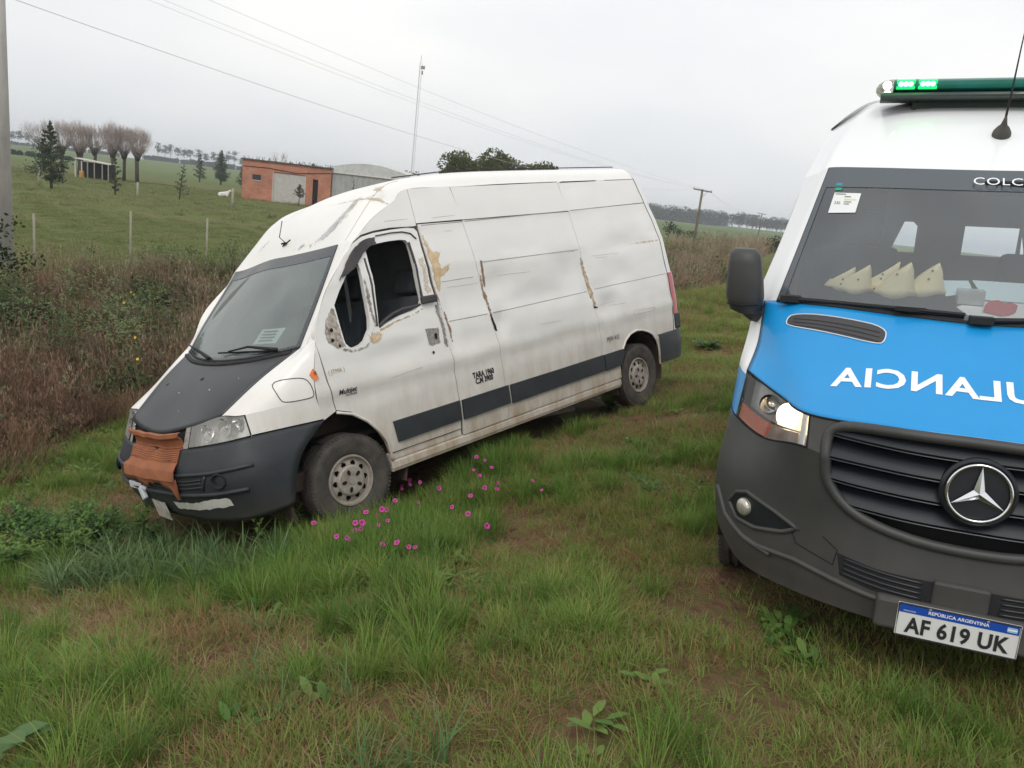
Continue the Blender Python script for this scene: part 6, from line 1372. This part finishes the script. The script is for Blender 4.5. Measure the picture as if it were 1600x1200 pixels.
class Clump:
    def __init__(s): s.v = []; s.f = []; s.b = []
    def blade(s, p, a, h, w, bend, r_, seg=3, lie=0, col=None):
        d = Vector((math.cos(a), math.sin(a), 0)); side = Vector((-math.sin(a), math.cos(a), 0)); side = (side*math.cos(r_.uniform(-1, 1)*.9)+d*.3).normalized(); b0 = len(s.v); c = r_.random() if col is None else col
        for i in range(seg+1):
            t = i/seg; q = p+Vector((0, 0, 1))*h*(t-bend*.5*t*t)*(1-lie)+d*h*(bend*t**1.8+lie*t); ww = w*(1-t)**.7*.5
            if i < seg: s.v += [q-side*ww, q+side*ww]; s.b += [c, c]
            else: s.v.append(q); s.b.append(c)
        for i in range(seg-1): s.f.append((b0+2*i, b0+2*i+1, b0+2*i+3, b0+2*i+2))
        s.f.append((b0+2*seg-2, b0+2*seg-1, b0+2*seg))
    def leaf(s, p, dirv, L_, w, r_, droop=.3, col=None):
        d = Vector(dirv).normalized(); side = d.cross(Vector((0, 0, 1)))
        side = side.normalized() if side.length > .01 else Vector((1, 0, 0)); b0 = len(s.v); c = r_.random() if col is None else col
        P_ = [p, p+d*L_*.35+Vector((0, 0, -droop*L_*.05)), p+d*L_*.7+Vector((0, 0, -droop*L_*.22)), p+d*L_+Vector((0, 0, -droop*L_*.5))]
        s.v += [P_[0], P_[1]-side*w*.5, P_[1]+side*w*.5, P_[2]-side*w*.42, P_[2]+side*w*.42, P_[3]]; s.b += [c]*6
        s.f += [(b0, b0+2, b0+1), (b0+1, b0+2, b0+4, b0+3), (b0+3, b0+4, b0+5)]
    def mesh(s, name, m):
        me = bpy.data.meshes.new(name); me.from_pydata([tuple(v) for v in s.v], [], s.f); me.update(); a = me.attributes.new('b', 'FLOAT', 'POINT'); a.data.foreach_set('value', s.b); me.materials.append(m); me.polygons.foreach_set('use_smooth', [True]*len(me.polygons)); return me
def V3(x, y, z=0): return Vector((x, y, z))
def tuft(n, rad, h, w, bend, seed, lie=0, hv=.5, seg=3):
    r_ = random.Random(seed); c = Clump()
    for _ in range(n):
        a = r_.uniform(0, 6.283); q = rad*math.sqrt(r_.random()); b = r_.uniform(0, 6.283); out_ = a+r_.gauss(0, .7)
        c.blade(V3(q*math.cos(a), q*math.sin(a), -.01), out_, h*(1-hv*r_.random()), w*r_.uniform(.6, 1.2), bend*r_.uniform(.2, 1.3), r_, seg, lie*r_.uniform(.5, 1))
    return c
def forb(h, nl, L_, w, seed, nst=3, spread=.12, up=.4):
    r_ = random.Random(seed); c = Clump()
    for s_ in range(nst):
        a = r_.uniform(0, 6.28); lx, ly = spread*math.cos(a), spread*math.sin(a); hh = h*r_.uniform(.6, 1); b0 = len(c.v)
        c.blade(V3(0, 0, 0), a, hh, .010, spread*1.2/hh, r_, 3, col=.1); c.blade(V3(0, 0, 0), a+1.57, hh, .008, 0, r_, 3, col=.1)
        for k_ in range(nl):
            t = .12+.86*k_/nl; p = V3(lx*t*t*1.1*hh/h*1.5, ly*t*t*1.1*hh/h*1.5, hh*t*.97); an = k_*2.4+s_; c.leaf(p, (math.cos(an), math.sin(an), up+.5*t), L_*(1.15-.5*t)*r_.uniform(.7, 1.1), w*(1.1-.4*t), r_, .5)
    return c
def dry(h, n, seed, plume=True, rad=.10, tw=4):
    r_ = random.Random(seed); c = Clump()
    for _ in range(n):
        a = r_.uniform(0, 6.28); q = rad*r_.random(); hh = h*r_.uniform(.5, 1); bd = r_.uniform(.05, .5); p = V3(q*math.cos(a), q*math.sin(a)); cc = r_.random()
        c.blade(p, a, hh, .008, bd, r_, 3, col=cc)
        d = V3(math.cos(a), math.sin(a))
        for k_ in range(tw):
            t = r_.uniform(.35, .95); pp = p+V3(0, 0, 1)*hh*(t-bd*.5*t*t)+d*hh*bd*t**1.8; b = r_.uniform(0, 6.28); c.blade(pp, b, r_.uniform(.06, .18)*h, .006, r_.uniform(.1, .9), r_, 2, col=cc)
        if plume and r_.random() < .5:
            for k_ in range(8):
                t = r_.uniform(.82, 1); pp = p+V3(0, 0, 1)*hh*(t-bd*.5*t*t)+d*hh*bd*t**1.8; c.blade(pp, r_.uniform(0, 6.28), .07*h, .008, .5, r_, 2, col=.95)
    return c
PC = 0
def scatter(name, lab, cat, pts, protos, m):
    """points (x, y, z, rot, scale, tilt) -> one instancing object of kind stuff"""
    global PC; PC += 1
    col = bpy.data.collections.new('clumps_%02d' % PC)
    for i, c in enumerate(protos):
        o = bpy.data.objects.new('clump_%02d_%02d' % (PC, i), c.mesh('clump', m)); col.objects.link(o)
    P_ = np.array(pts, float); c0 = P_[:, :3].mean(0)
    me = bpy.data.meshes.new(name); me.vertices.add(len(P_)); me.vertices.foreach_set('co', (P_[:, :3]-c0).astype(np.float32).ravel())
    for nm, i in (('rz', 3), ('sc', 4), ('tl', 5)):
        a = me.attributes.new(nm, 'FLOAT', 'POINT'); a.data.foreach_set('value', P_[:, i].astype(np.float32))
    a = me.attributes.new('ix', 'INT', 'POINT'); a.data.foreach_set('value', rng.integers(0, len(protos), len(P_)).astype(np.int32)); me.update()
    o = bpy.data.objects.new(name, me); COL.objects.link(o); o.location = c0; me.materials.append(m)
    ng = bpy.data.node_groups.new(name, 'GeometryNodeTree'); ng.interface.new_socket('Geometry', in_out='INPUT', socket_type='NodeSocketGeometry'); ng.interface.new_socket('Geometry', in_out='OUTPUT', socket_type='NodeSocketGeometry')
    N = ng.nodes; L = ng.links; gi = N.new('NodeGroupInput'); go = N.new('NodeGroupOutput'); ip = N.new('GeometryNodeInstanceOnPoints'); ci = N.new('GeometryNodeCollectionInfo'); ci.inputs['Collection'].default_value = col; ci.inputs['Separate Children'].default_value = True; ci.inputs['Reset Children'].default_value = True
    def na(nm, ty='FLOAT'):
        q = N.new('GeometryNodeInputNamedAttribute'); q.data_type = ty; q.inputs['Name'].default_value = nm; return q.outputs['Attribute']
    cx = N.new('ShaderNodeCombineXYZ'); L.new(na('rz'), cx.inputs[2]); L.new(na('tl'), cx.inputs[0]); L.new(gi.outputs[0], ip.inputs['Points']); L.new(ci.outputs[0], ip.inputs['Instance']); ip.inputs['Pick Instance'].default_value = True
    L.new(na('ix', 'INT'), ip.inputs['Instance Index']); L.new(cx.outputs[0], ip.inputs['Rotation']); L.new(na('sc'), ip.inputs['Scale']); L.new(ip.outputs[0], go.inputs[0])
    mod = o.modifiers.new('scatter', 'NODES'); mod.node_group = ng; tag(o, lab, cat, None, 'stuff'); return o
# van / ambulance footprints where plants must not grow through
def foot(x, y, q, x0, x1, hw):
    dx, dy = x-q[0], y-q[1]; c, s = math.cos(q[3]), math.sin(q[3]); lx = dx*c+dy*s; ly = -dx*s+dy*c
    return (lx > x0) & (lx < x1) & (np.abs(ly) < hw)
def field_pts(n, x0, x1, y0, y1, dens=None, sc=(.7, 1.3), tilt=.12, seed=0, keep=True):
    g = np.random.default_rng(seed); x = g.uniform(x0, x1, n); y = g.uniform(y0, y1, n)
    k = (np.abs(x) < .80*y+1.4) | (y < 1.5)
    k &= ~foot(x, y, QD, -4.7, .80, .86); k &= ~foot(x, y, QA, -6, -.70, .98)
    if dens is not None: k &= g.random(n) < dens(x, y)
    x, y = x[k], y[k]; n = len(x); z = G(x, y)
    return np.stack([x, y, z, g.uniform(0, 6.283, n), g.uniform(*sc, n), g.normal(0, tilt, n)], 1)
def pn(x, y, f, s=0):
    return np.array([mnoise.noise(Vector((a*f+s, b*f-s, s))) for a, b in zip(x, y)])
def S_(x, y): return x-xb(y)
lawn = lambda x, y: ss(-1.6, .4, S_(x, y))
BARE = [(-2.45, 4.0, .45), (-1.95, 3.65, .33), (-1.75, 5.15, .5), (-.75, 3.55, .22), (-1.1, 3.0, .22), (.95, 2.6, .28), (1.05, 3.45, .38), (.35, 2.2, .2), (-2.9, 3.2, .3), (-.3, 2.6, .16), (.3, 4.6, .3), (.9, 6.2, .4)]
def bare(x, y):
    q = np.ones_like(x)
    for a, b_, r0 in BARE: q = q*(1-.93*np.exp(-(((x-a)/r0)**2+((y-b_)/r0)**2)**1.5))
    return q
def d_short(x, y): return bare(x, y)*lawn(x, y)*np.clip(.80+pn(x, y, .9)*1.6, .16, 1)
def d_tuss(x, y): return bare(x, y)*lawn(x, y)*ss(.05, .34, pn(x, y, 1.1, 5)+.30*ss(1.2, -1.2, x-.15*(y-3))*ss(8, 2, y)*1.0)*1.0
def d_straw(x, y): return ss(-2.5, 0, S_(x, y))*ss(-.12, .35, -pn(x, y, .8, 11)+.12*ss(1, 3, x))
sh_protos = [tuft(34, .10, .105, .0042, .9, 100+i, hv=.6) for i in range(4)]+[tuft(26, .10, .07, .005, 1.2, 110+i) for i in range(2)]
near = field_pts(30000, -5, 4.5, 1.0, 7.5, d_short, (.6, 1.25), .2, 1); mid = field_pts(34000, -6, 12, 7.5, 17, d_short, (.9, 1.7), .2, 2); farg = field_pts(30000, -3, 32, 17, 48, lambda x, y: ss(.2, 2.2, S_(x, y)), (1.6, 3.2), .2, 3)
scatter('short_grass', 'short green and brown turf covering the verge', 'grass', np.concatenate([near, mid, farg]), sh_protos, g_short)
tu_protos = [tuft(95, .085, .26, .0052, .75, 120+i, hv=.55, seg=4) for i in range(4)]+[tuft(70, .07, .34, .0055, .6, 130+i, hv=.5, seg=4) for i in range(2)]
tu = field_pts(5200, -5, 4.5, 1.2, 9, d_tuss, (.35, 1.0), .15, 4); tu2 = field_pts(2600, -2, 14, 9, 26, d_tuss, (.5, 1.0), .15, 5)
g6 = field_pts(900, -2.2, .2, 3.6, 7.2, lambda x, y: ss(.9, .2, np.abs(x+.75-.25*(y-5))), (.55, 1.05), .15, 6)
g6b = field_pts(420, -1.7, -.3, 4.6, 5.6, lambda x, y: ss(.75, .15, np.hypot(x+1.0, y-5.0)), (.6, 1.05), .15, 66)
scatter('grass_tussocks', 'lush bright green grass tussocks in the verge', 'grass', np.concatenate([tu, tu2, g6, g6b]), tu_protos, g_tuss)
st_protos = [tuft(60, .14, .12, .0026, .5, 140+i, lie=.8, hv=.7) for i in range(4)]
scatter('dead_grass_litter', 'pale dead straw and brown litter lying in the turf', 'dead grass', np.concatenate([field_pts(9000, -5, 4.5, 1.0, 9, d_straw, (.5, 1.3), .15, 7), field_pts(5000, -6, 10, 9, 22, d_straw, (.8, 1.5), .2, 8)]), st_protos, g_straw)
bl_protos = [tuft(13, .05, .34, .011, .85, 150+i, hv=.5, seg=5) for i in range(4)]
g9 = field_pts(260, -2.7, -1.3, 4.2, 5.9, None, (.6, 1.25), .2, 9); g10 = field_pts(700, -4.5, .5, 1.6, 6, lambda x, y: bare(x, y)*ss(.1, .4, pn(x, y, .8, 21))*ss(1.5, -1.5, x), (.35, .9), .25, 10)
scatter('broad_bladed_grass', 'coarse bluish broad-bladed grass near the van nose', 'grass', np.concatenate([g9, g10]), bl_protos, g_blue)
ro_protos = []
for i in range(4):
    r_ = random.Random(160+i); c = Clump()
    for k_ in range(11): a = r_.uniform(0, 6.28); c.leaf(V3(r_.uniform(-.04, .04), r_.uniform(-.04, .04), .01+.02*r_.random()), (math.cos(a), math.sin(a), r_.uniform(.2, .9)), r_.uniform(.04, .09), .028, r_, .5)
    ro_protos.append(c)
scatter('low_weeds', 'low broad-leaved weeds and clover among the turf', 'weeds', np.concatenate([field_pts(2600, -5, 3.5, 1.0, 8, lambda x, y: ss(.12, .45, pn(x, y, 1.4, 31)), (.5, 1.3), .3, 11), field_pts(7000, -8, 3, 4.6, 12, lambda x, y: ss(-2.6, -.6, S_(x, y))*ss(1.6, -.2, S_(x, y)), (.6, 1.35), .3, 12)]), ro_protos, g_leaf)
# ditch weeds
def band_(x, y): return ss(-8.8, -7.3, S_(x, y))*ss(.3, -1.1, S_(x, y))
dr_protos = [dry(.95, 22, 170+i, True, .22, 5) for i in range(3)]+[dry(.58, 34, 180+i, False, .26, 7) for i in range(3)]+[dry(1.15, 8, 185+i, True, .10, 3) for i in range(2)]
def dd(x, y): return band_(x, y)*np.clip(.55+pn(x, y, .55, 41)*2.2, .04, 1)
scatter('dry_weeds', 'tangle of tall brown dry weeds filling the ditch band', 'dry weeds', np.concatenate([field_pts(9000, -15, -2, 4.5, 20, dd, (.25, 1.05), .22, 13), field_pts(7000, -8, 14, 20, 50, dd, (.8, 1.25), .15, 14), field_pts(5000, 8, 60, 50, 150, dd, (1.5, 2.3), .15, 15)]), dr_protos, g_brown)
br_protos = [dry(.45, 40, 190+i, False, .3, 9) for i in range(3)]
scatter('dead_brush', 'low matted reddish brown brush at the edge of the ditch', 'dry weeds', field_pts(4200, -12, -2, 4.2, 17, lambda x, y: ss(-6.5, -4.5, S_(x, y))*ss(1.2, -.2, S_(x, y))*ss(-.25, .2, pn(x, y, .7, 51)), (.4, .95), .3, 16), br_protos, blade_mat('reddish_brush', [(.14, .08, .052), (.23, .14, .088), (.31, .20, .13)], trans=.1))
gf_protos = [forb(.55, 11, .12, .040, 200+i, 4) for i in range(4)]+[forb(.35, 8, .09, .032, 210+i, 5) for i in range(2)]
def dg(x, y): return band_(x, y)*(.22+.78*ss(-.12, .22, pn(x, y, .55, 61)))
scatter('green_weeds', 'green leafy weeds scattered among the brown ones in the ditch', 'weeds', np.concatenate([field_pts(6500, -15, -2, 4.5, 20, dg, (.6, 1.25), .15, 17), field_pts(1500, -8, 14, 20, 48, dg, (1.1, 1.9), .15, 18), field_pts(1500, 8, 60, 48, 140, dg, (1.8, 2.8), .15, 19)]), gf_protos, g_dull)
def de(x, y): return ss(-2.4, -1.2, S_(x, y))*ss(.5, -.3, S_(x, y))*ss(-.1, .25, pn(x, y, .6, 71))
scatter('leafy_ground_cover', 'bright green leafy growth at the foot of the ditch weeds', 'weeds', field_pts(5200, -9, 1, 4.2, 14, de, (.3, .72), .2, 20), [forb(.32, 9, .085, .034, 220+i, 5) for i in range(4)], g_leaf)
# irregular green shrubs among the dry stalks
def shrub(h, w_, nl, seed):
    r_ = random.Random(seed); c = Clump()
    cl = [(Vector((r_.gauss(0, .28)*w_, r_.gauss(0, .28)*w_, h*r_.uniform(.2, .85))), w_*r_.uniform(.14, .26)) for _ in range(9)]
    for _ in range(nl):
        q, rd_ = r_.choice(cl); v = Vector((r_.gauss(0, 1), r_.gauss(0, 1), r_.gauss(0, 1))).normalized(); c.leaf(q+v*rd_, (v.x, v.y, v.z*.5+.4), r_.uniform(.035, .075), .022, r_, .5)
    for _ in range(9): c.blade(V3(r_.gauss(0, .04), r_.gauss(0, .04)), r_.uniform(0, 6.28), h*r_.uniform(.6, 1.1), .012, r_.uniform(.1, .5), r_, 3, col=.05)
    return c
scatter('ditch_shrubs', 'irregular dark green shrubs and saplings among the brown ditch weeds', 'shrubs', np.concatenate([field_pts(900, -15, -2.4, 6, 20, lambda x, y: band_(x, y)*ss(.0, .28, pn(x, y, .4, 111)), (.5, 1.35), .15, 31), field_pts(700, -8, 14, 20, 50, lambda x, y: band_(x, y)*ss(.0, .3, pn(x, y, .3, 112)), (.8, 1.6), .15, 32), field_pts(600, 8, 60, 50, 140, lambda x, y: band_(x, y)*ss(.05, .3, pn(x, y, .2, 113)), (1.2, 2.2), .15, 33)]), [shrub(.95, .6, 230, 400+i) for i in range(4)], blade_mat('ditch_shrub_leaves', [(.045, .070, .024), (.075, .115, .038), (.11, .160, .052), (.16, .20, .075)], sc=.8))
def drb(x, y): return band_(x, y)*ss(-.1, .25, -pn(x, y, .5, 121))
scatter('reddish_brush', 'matted reddish brown twiggy brush in the ditch', 'dry weeds', np.concatenate([field_pts(2600, -15, -2.4, 6, 20, drb, (.5, 1.25), .3, 34), field_pts(1500, -8, 14, 20, 50, drb, (1.0, 1.8), .3, 35)]), [dry(.62, 46, 420+i, False, .34, 10) for i in range(3)], blade_mat('reddish_twigs', [(.14, .078, .052), (.23, .135, .090), (.32, .21, .145)], trans=.1))
scatter('leafy_thicket', 'bright leafy low plants in the hollow left of the van nose', 'weeds', field_pts(900, -4.6, -2.2, 4.4, 6.6, lambda x, y: ss(.75, .2, np.hypot(x+3.2, (y-5.3)*1.0)), (.35, .8), .2, 41), [forb(.34, 10, .085, .036, 430+i, 6, .12) for i in range(3)], g_leaf)
# pasture
def df(x, y): return ss(-7.6, -8.8, S_(x, y))*np.clip(.8+pn(x, y, .12, 81)*1.2, .2, 1)
scatter('pasture_grass', 'grazed pasture grass of the field beyond the ditch', 'grass', np.concatenate([field_pts(26000, -32, 4, 9, 36, df, (1.0, 1.9), .2, 21), field_pts(26000, -72, 60, 36, 90, df, (1.8, 3.4), .2, 22)]), [tuft(30, .13, .085, .006, .9, 230+i) for i in range(4)], g_field)
scatter('pasture_weeds', 'dark scattered weed tufts in the pasture', 'weeds', field_pts(420, -60, 20, 16, 70, lambda x, y: ss(-7.6, -8.8, S_(x, y))*ss(.1, .35, pn(x, y, .3, 91)), (.7, 1.5), .2, 23), [tuft(60, .22, .22, .012, .6, 240+i) for i in range(3)], g_dull)
# single plants one can point at
def plant(name, c, m, x, y, sc, rot, lab, grp=None, cat='plant', tilt=0):
    o = bpy.data.objects.new(name, c.mesh(name, m)); COL.objects.link(o); o.location = (x, y, g1(x, y)-.01); o.scale = (sc,)*3; o.rotation_euler = (tilt, 0, rot); tag(o, lab, cat, grp); return o
g_yel = blade_mat('yellowish_leafy_tip', [(.10, .15, .028), (.15, .20, .04), (.20, .25, .06)])
for i, (x, y, s_, lab) in enumerate(((-1.41, 4.94, .85, 'leafy yellow-green plant furthest left in front of the front wheel'), (-1.18, 5.16, .85, 'upright yellow-green plant touching the front tyre'), (-1.38, 5.12, .85, 'yellow-green plant between the bumper and front wheel'), (-1.52, 4.78, .65, 'lower leafy green plant just below the front wheel group'))):
    plant('leafy_plant', forb(.55, 12, .10, .032, 300+i, 3, .05), g_yel if i < 3 else g_leaf, x, y, s_, i*1.3, lab, 'yellow-green plants by the front wheel')
r_ = random.Random(5); c = Clump()
for k_ in range(26): a = r_.uniform(0, 6.28); c.leaf(V3(.03*math.cos(a), .03*math.sin(a), .02), (math.cos(a), math.sin(a), r_.uniform(.3, 1.4)), r_.uniform(.20, .34), .075, r_, .7)
plant('broadleaf_plant', c, g_leaf, 1.10, 8.55, 1.0, 0, 'bright broad-leaved plant in front of the van\'s rear wheel')
plant('broadleaf_plant', c, g_leaf, 2.95, 12.3, 1.1, 1, 'broad-leaved green clump in the verge right of the van bumper')
r_ = random.Random(6); c = Clump()
for k_ in range(9): a = r_.uniform(0, 6.28); c.leaf(V3(.02*math.cos(a), .02*math.sin(a), .04+.02*k_), (math.cos(a), math.sin(a), r_.uniform(.2, .9)), r_.uniform(.12, .20), .085, r_, .7)
plant('broadleaf_plant', c, g_blue, -1.50, 2.18, .85, 0, 'large-leaved bluish plant in the bottom left corner')
for i, (x, y, s_) in enumerate(((-2.87, 5.31, .75), (-2.86, 4.95, .7), (-2.62, 5.42, .8), (-2.45, 5.30, .65), (-3.05, 5.15, .6))):
    plant('leafy_plant', forb(.50, 12, .11, .042, 320+i, 6, .14), g_leaf, x, y, s_, i, ['topmost', 'second', 'rightmost', 'frontmost', 'leftmost'][i]+' leafy green plant in the thicket left of the van nose', 'leafy plants left of the van nose')
pal = forb(.30, 16, .30, .05, 333, 4, .06, .9)
plant('leafy_plant', pal, g_leaf, -6.0, 12.1, 1.35, 0, 'bright tufted plant in the middle of the brown weeds left of the van')
for i, (x, y, s_, lab) in enumerate(((-8.15, 18.3, 1.5, 'dark green bushy weed near the middle thin post'), (-6.56, 12.8, 1.6, 'green bushy weed right of the tufted plant, with yellow flowers'), (-6.73, 14.6, 1.4, 'dark green weed close to the van windscreen'), (-5.0, 8.9, 1.2, 'green weed clump above the leafy thicket, left of the bonnet'), (-3.4, 8.2, 1.15, 'green weeds rising directly behind the van bonnet'), (4.9, 18.4, 1.1, 'lone green weed right of the van tail'), (7.6, 30, 2.6, 'dark green scrub behind the van tail lamp'))):
    plant('bushy_weed', forb(.50, 14, .10, .036, 340+i, 9, .2), g_dull, x, y, s_, i, lab, None)
roundtree(-8.45, 12.4, 1.75, 1.2, 'dark green shrub at the left edge beside the concrete pole', m_bushd, 350, None, 'shrub', 900, .05, .035)
# tall single grass stalks by the van nose
for i, (x, y, a, h) in enumerate(((-2.3, 5.05, .3, .55), (-2.1, 5.1, .6, .6), (-1.95, 5.0, .2, .62), (-1.85, 4.95, .5, .5), (-2.75, 4.7, .5, .7), (-2.6, 4.6, .3, .65))):
    cc = tuft(5, .03, h, .010, .75, 360+i, hv=.3, seg=5); plant('grass_stalks', cc, g_blue, x, y, 1, a, 'tall arching grass stalks in front of the van bumper', 'tall grass stalks by the van nose', 'grass')
# pink flowers
m_pink = mat('magenta_petals', (.40, .016, .19), .6, var=(.56, .05, .32), vscale=30); m_pink2 = mat('flower_throat', (.22, .01, .15), .7); m_stem = mat('flower_stem', (.06, .11, .03), .8)
PK0 = [(-0.89,5.59),(-0.84,5.2),(-0.8,5.02),(-0.96,5.02),(-0.83,4.73),(-0.88,4.67),(-0.88,4.56),(-0.8,4.43),(-0.7,4.45),(-0.63,4.21),(-0.54,4.14),(-0.44,4.18),(-0.75,5.06),(-0.74,5.31),(-0.65,4.47),(-0.89,4.18),(-0.87,4.38),(-1.18,4.82),(-0.75,4.86),(-0.3,4.92),(-0.19,5.02),(-0.19,4.9),(-0.05,4.35),(0.22,5.27),(0.28,5.04),(-0.77,5.91),(-0.71,5.89),(-0.74,5.7),(-0.79,5.66),(-0.6,5.63),(-0.58,5.44),(-0.45,5.59),(-0.16,5.61),(-0.21,5.63),(-0.08,5.73),(-0.21,5.91),(-0.14,5.82),(-0.11,5.41),(-0.02,5.48),(-0.02,5.37)]
r_ = random.Random(9)
PK = PK0+[(x+r_.gauss(0, .07), y+r_.gauss(0, .09)) for x, y in PK0[:18:2]+PK0[25:31:2]]
def flower_mesh(seed):
    r_ = random.Random(seed); v = []; f = []; n = 15
    for k_, (rad, z) in enumerate(((.004, -.012), (.010, .0), (.021, .006), (.030, .004))):
        for i in range(n):
            a = 2*math.pi*i/n; q = rad*(1+.13*math.cos(5*a) if k_ > 1 else 1); v.append((q*math.cos(a), q*math.sin(a), z+(.003*math.cos(5*a+1) if k_ == 3 else 0)))
    f = [(k_*n+i, k_*n+(i+1) % n, (k_+1)*n+(i+1) % n, (k_+1)*n+i) for k_ in range(3) for i in range(n)]; return v, f
fv, ff = flower_mesh(1)
r_ = random.Random(44)
for i, (x, y) in enumerate(PK):
    lab, grp = ('pink flower in the patch right beside the front tyre', 'pink flowers beside the front tyre') if x < -.5 and y < 5.35 else ('pink flower in the grass behind the front wheel, below the sill', 'pink flowers below the door sill') if x < -.35 else ('pink flower in the scattered group below the middle of the sill', 'pink flowers below the middle of the van') if y > 5.2 else ('pink flower standing apart in the grass right of the front wheel', 'stray pink flowers in the grass')
    if i == 22: lab, grp = 'lone pink flower nearest the ambulance, apart from the others', None
    t = thing('pink_flower', lab, 'flower', (x, y, g1(x, y)), (0, 0, r_.uniform(0, 6)), grp); h = r_.uniform(.09, .24)
    fo = obj('bloom', fv, ff, m_pink, t); tc_ = Vector((.0-x, .0-y, 1.4)).normalized(); fo.location = (0, 0, h); fo.rotation_euler = (r_.uniform(.3, 1.2), r_.uniform(-.5, .5), r_.uniform(-.6, .6)-t.rotation_euler[2]); fo.scale = (r_.uniform(.38, .68),)*3
    th_ = MB().lathe([(.0001, -.004), (.007, .0015), (.0001, .002)], 8, 'z').build('throat', m_pink2, fo, smooth=True)
    mb = MB(); mb.tube([(.01, .0, 0), (.008, .0, h*.6), (0, 0, h-.008)], .0016, 4); mb.build('stem', m_stem, t)
m_yel = mat('yellow_petals', (.70, .48, .03), .6)
for i, (x, y) in enumerate(((-6.25, 12.62), (-6.13, 12.47), (-6.12, 12.03), (-4.77, 9.74), (-4.2, 8.64), (-5.9, 11.7))):
    t = thing('yellow_flower', 'small yellow flower among the brown weeds left of the van', 'flower', (x, y, g1(x, y)), group='yellow flowers in the weeds'); fo = obj('bloom', [Vector(p)*.55 for p in fv], ff, m_yel, t); fo.location = (0, 0, .74); fo.rotation_euler = (1.1, 0, 0); MB().tube([(0, 0, 0), (0, 0, .73)], .003, 4).build('stem', m_stem, t)
# ------------------------------------------------------------------ air
hz = MB().box((0, 970, 12.3), (3020, 2080, 29)).build('haze', bpy.data.materials.new('thin_air_haze'), None, kind='stuff'); tag(hz, 'thin pale haze filling the air over the fields', 'haze')
hm = hz.data.materials[0]; hm.use_nodes = True; nt = hm.node_tree; nt.nodes.clear(); o_ = nt.nodes.new('ShaderNodeOutputMaterial'); pv = nt.nodes.new('ShaderNodeVolumePrincipled'); pv.inputs['Color'].default_value = (.88, .93, .97, 1); pv.inputs['Density'].default_value = .0006; pv.inputs['Anisotropy'].default_value = 0
nt.links.new(pv.outputs[0], o_.inputs['Volume'])
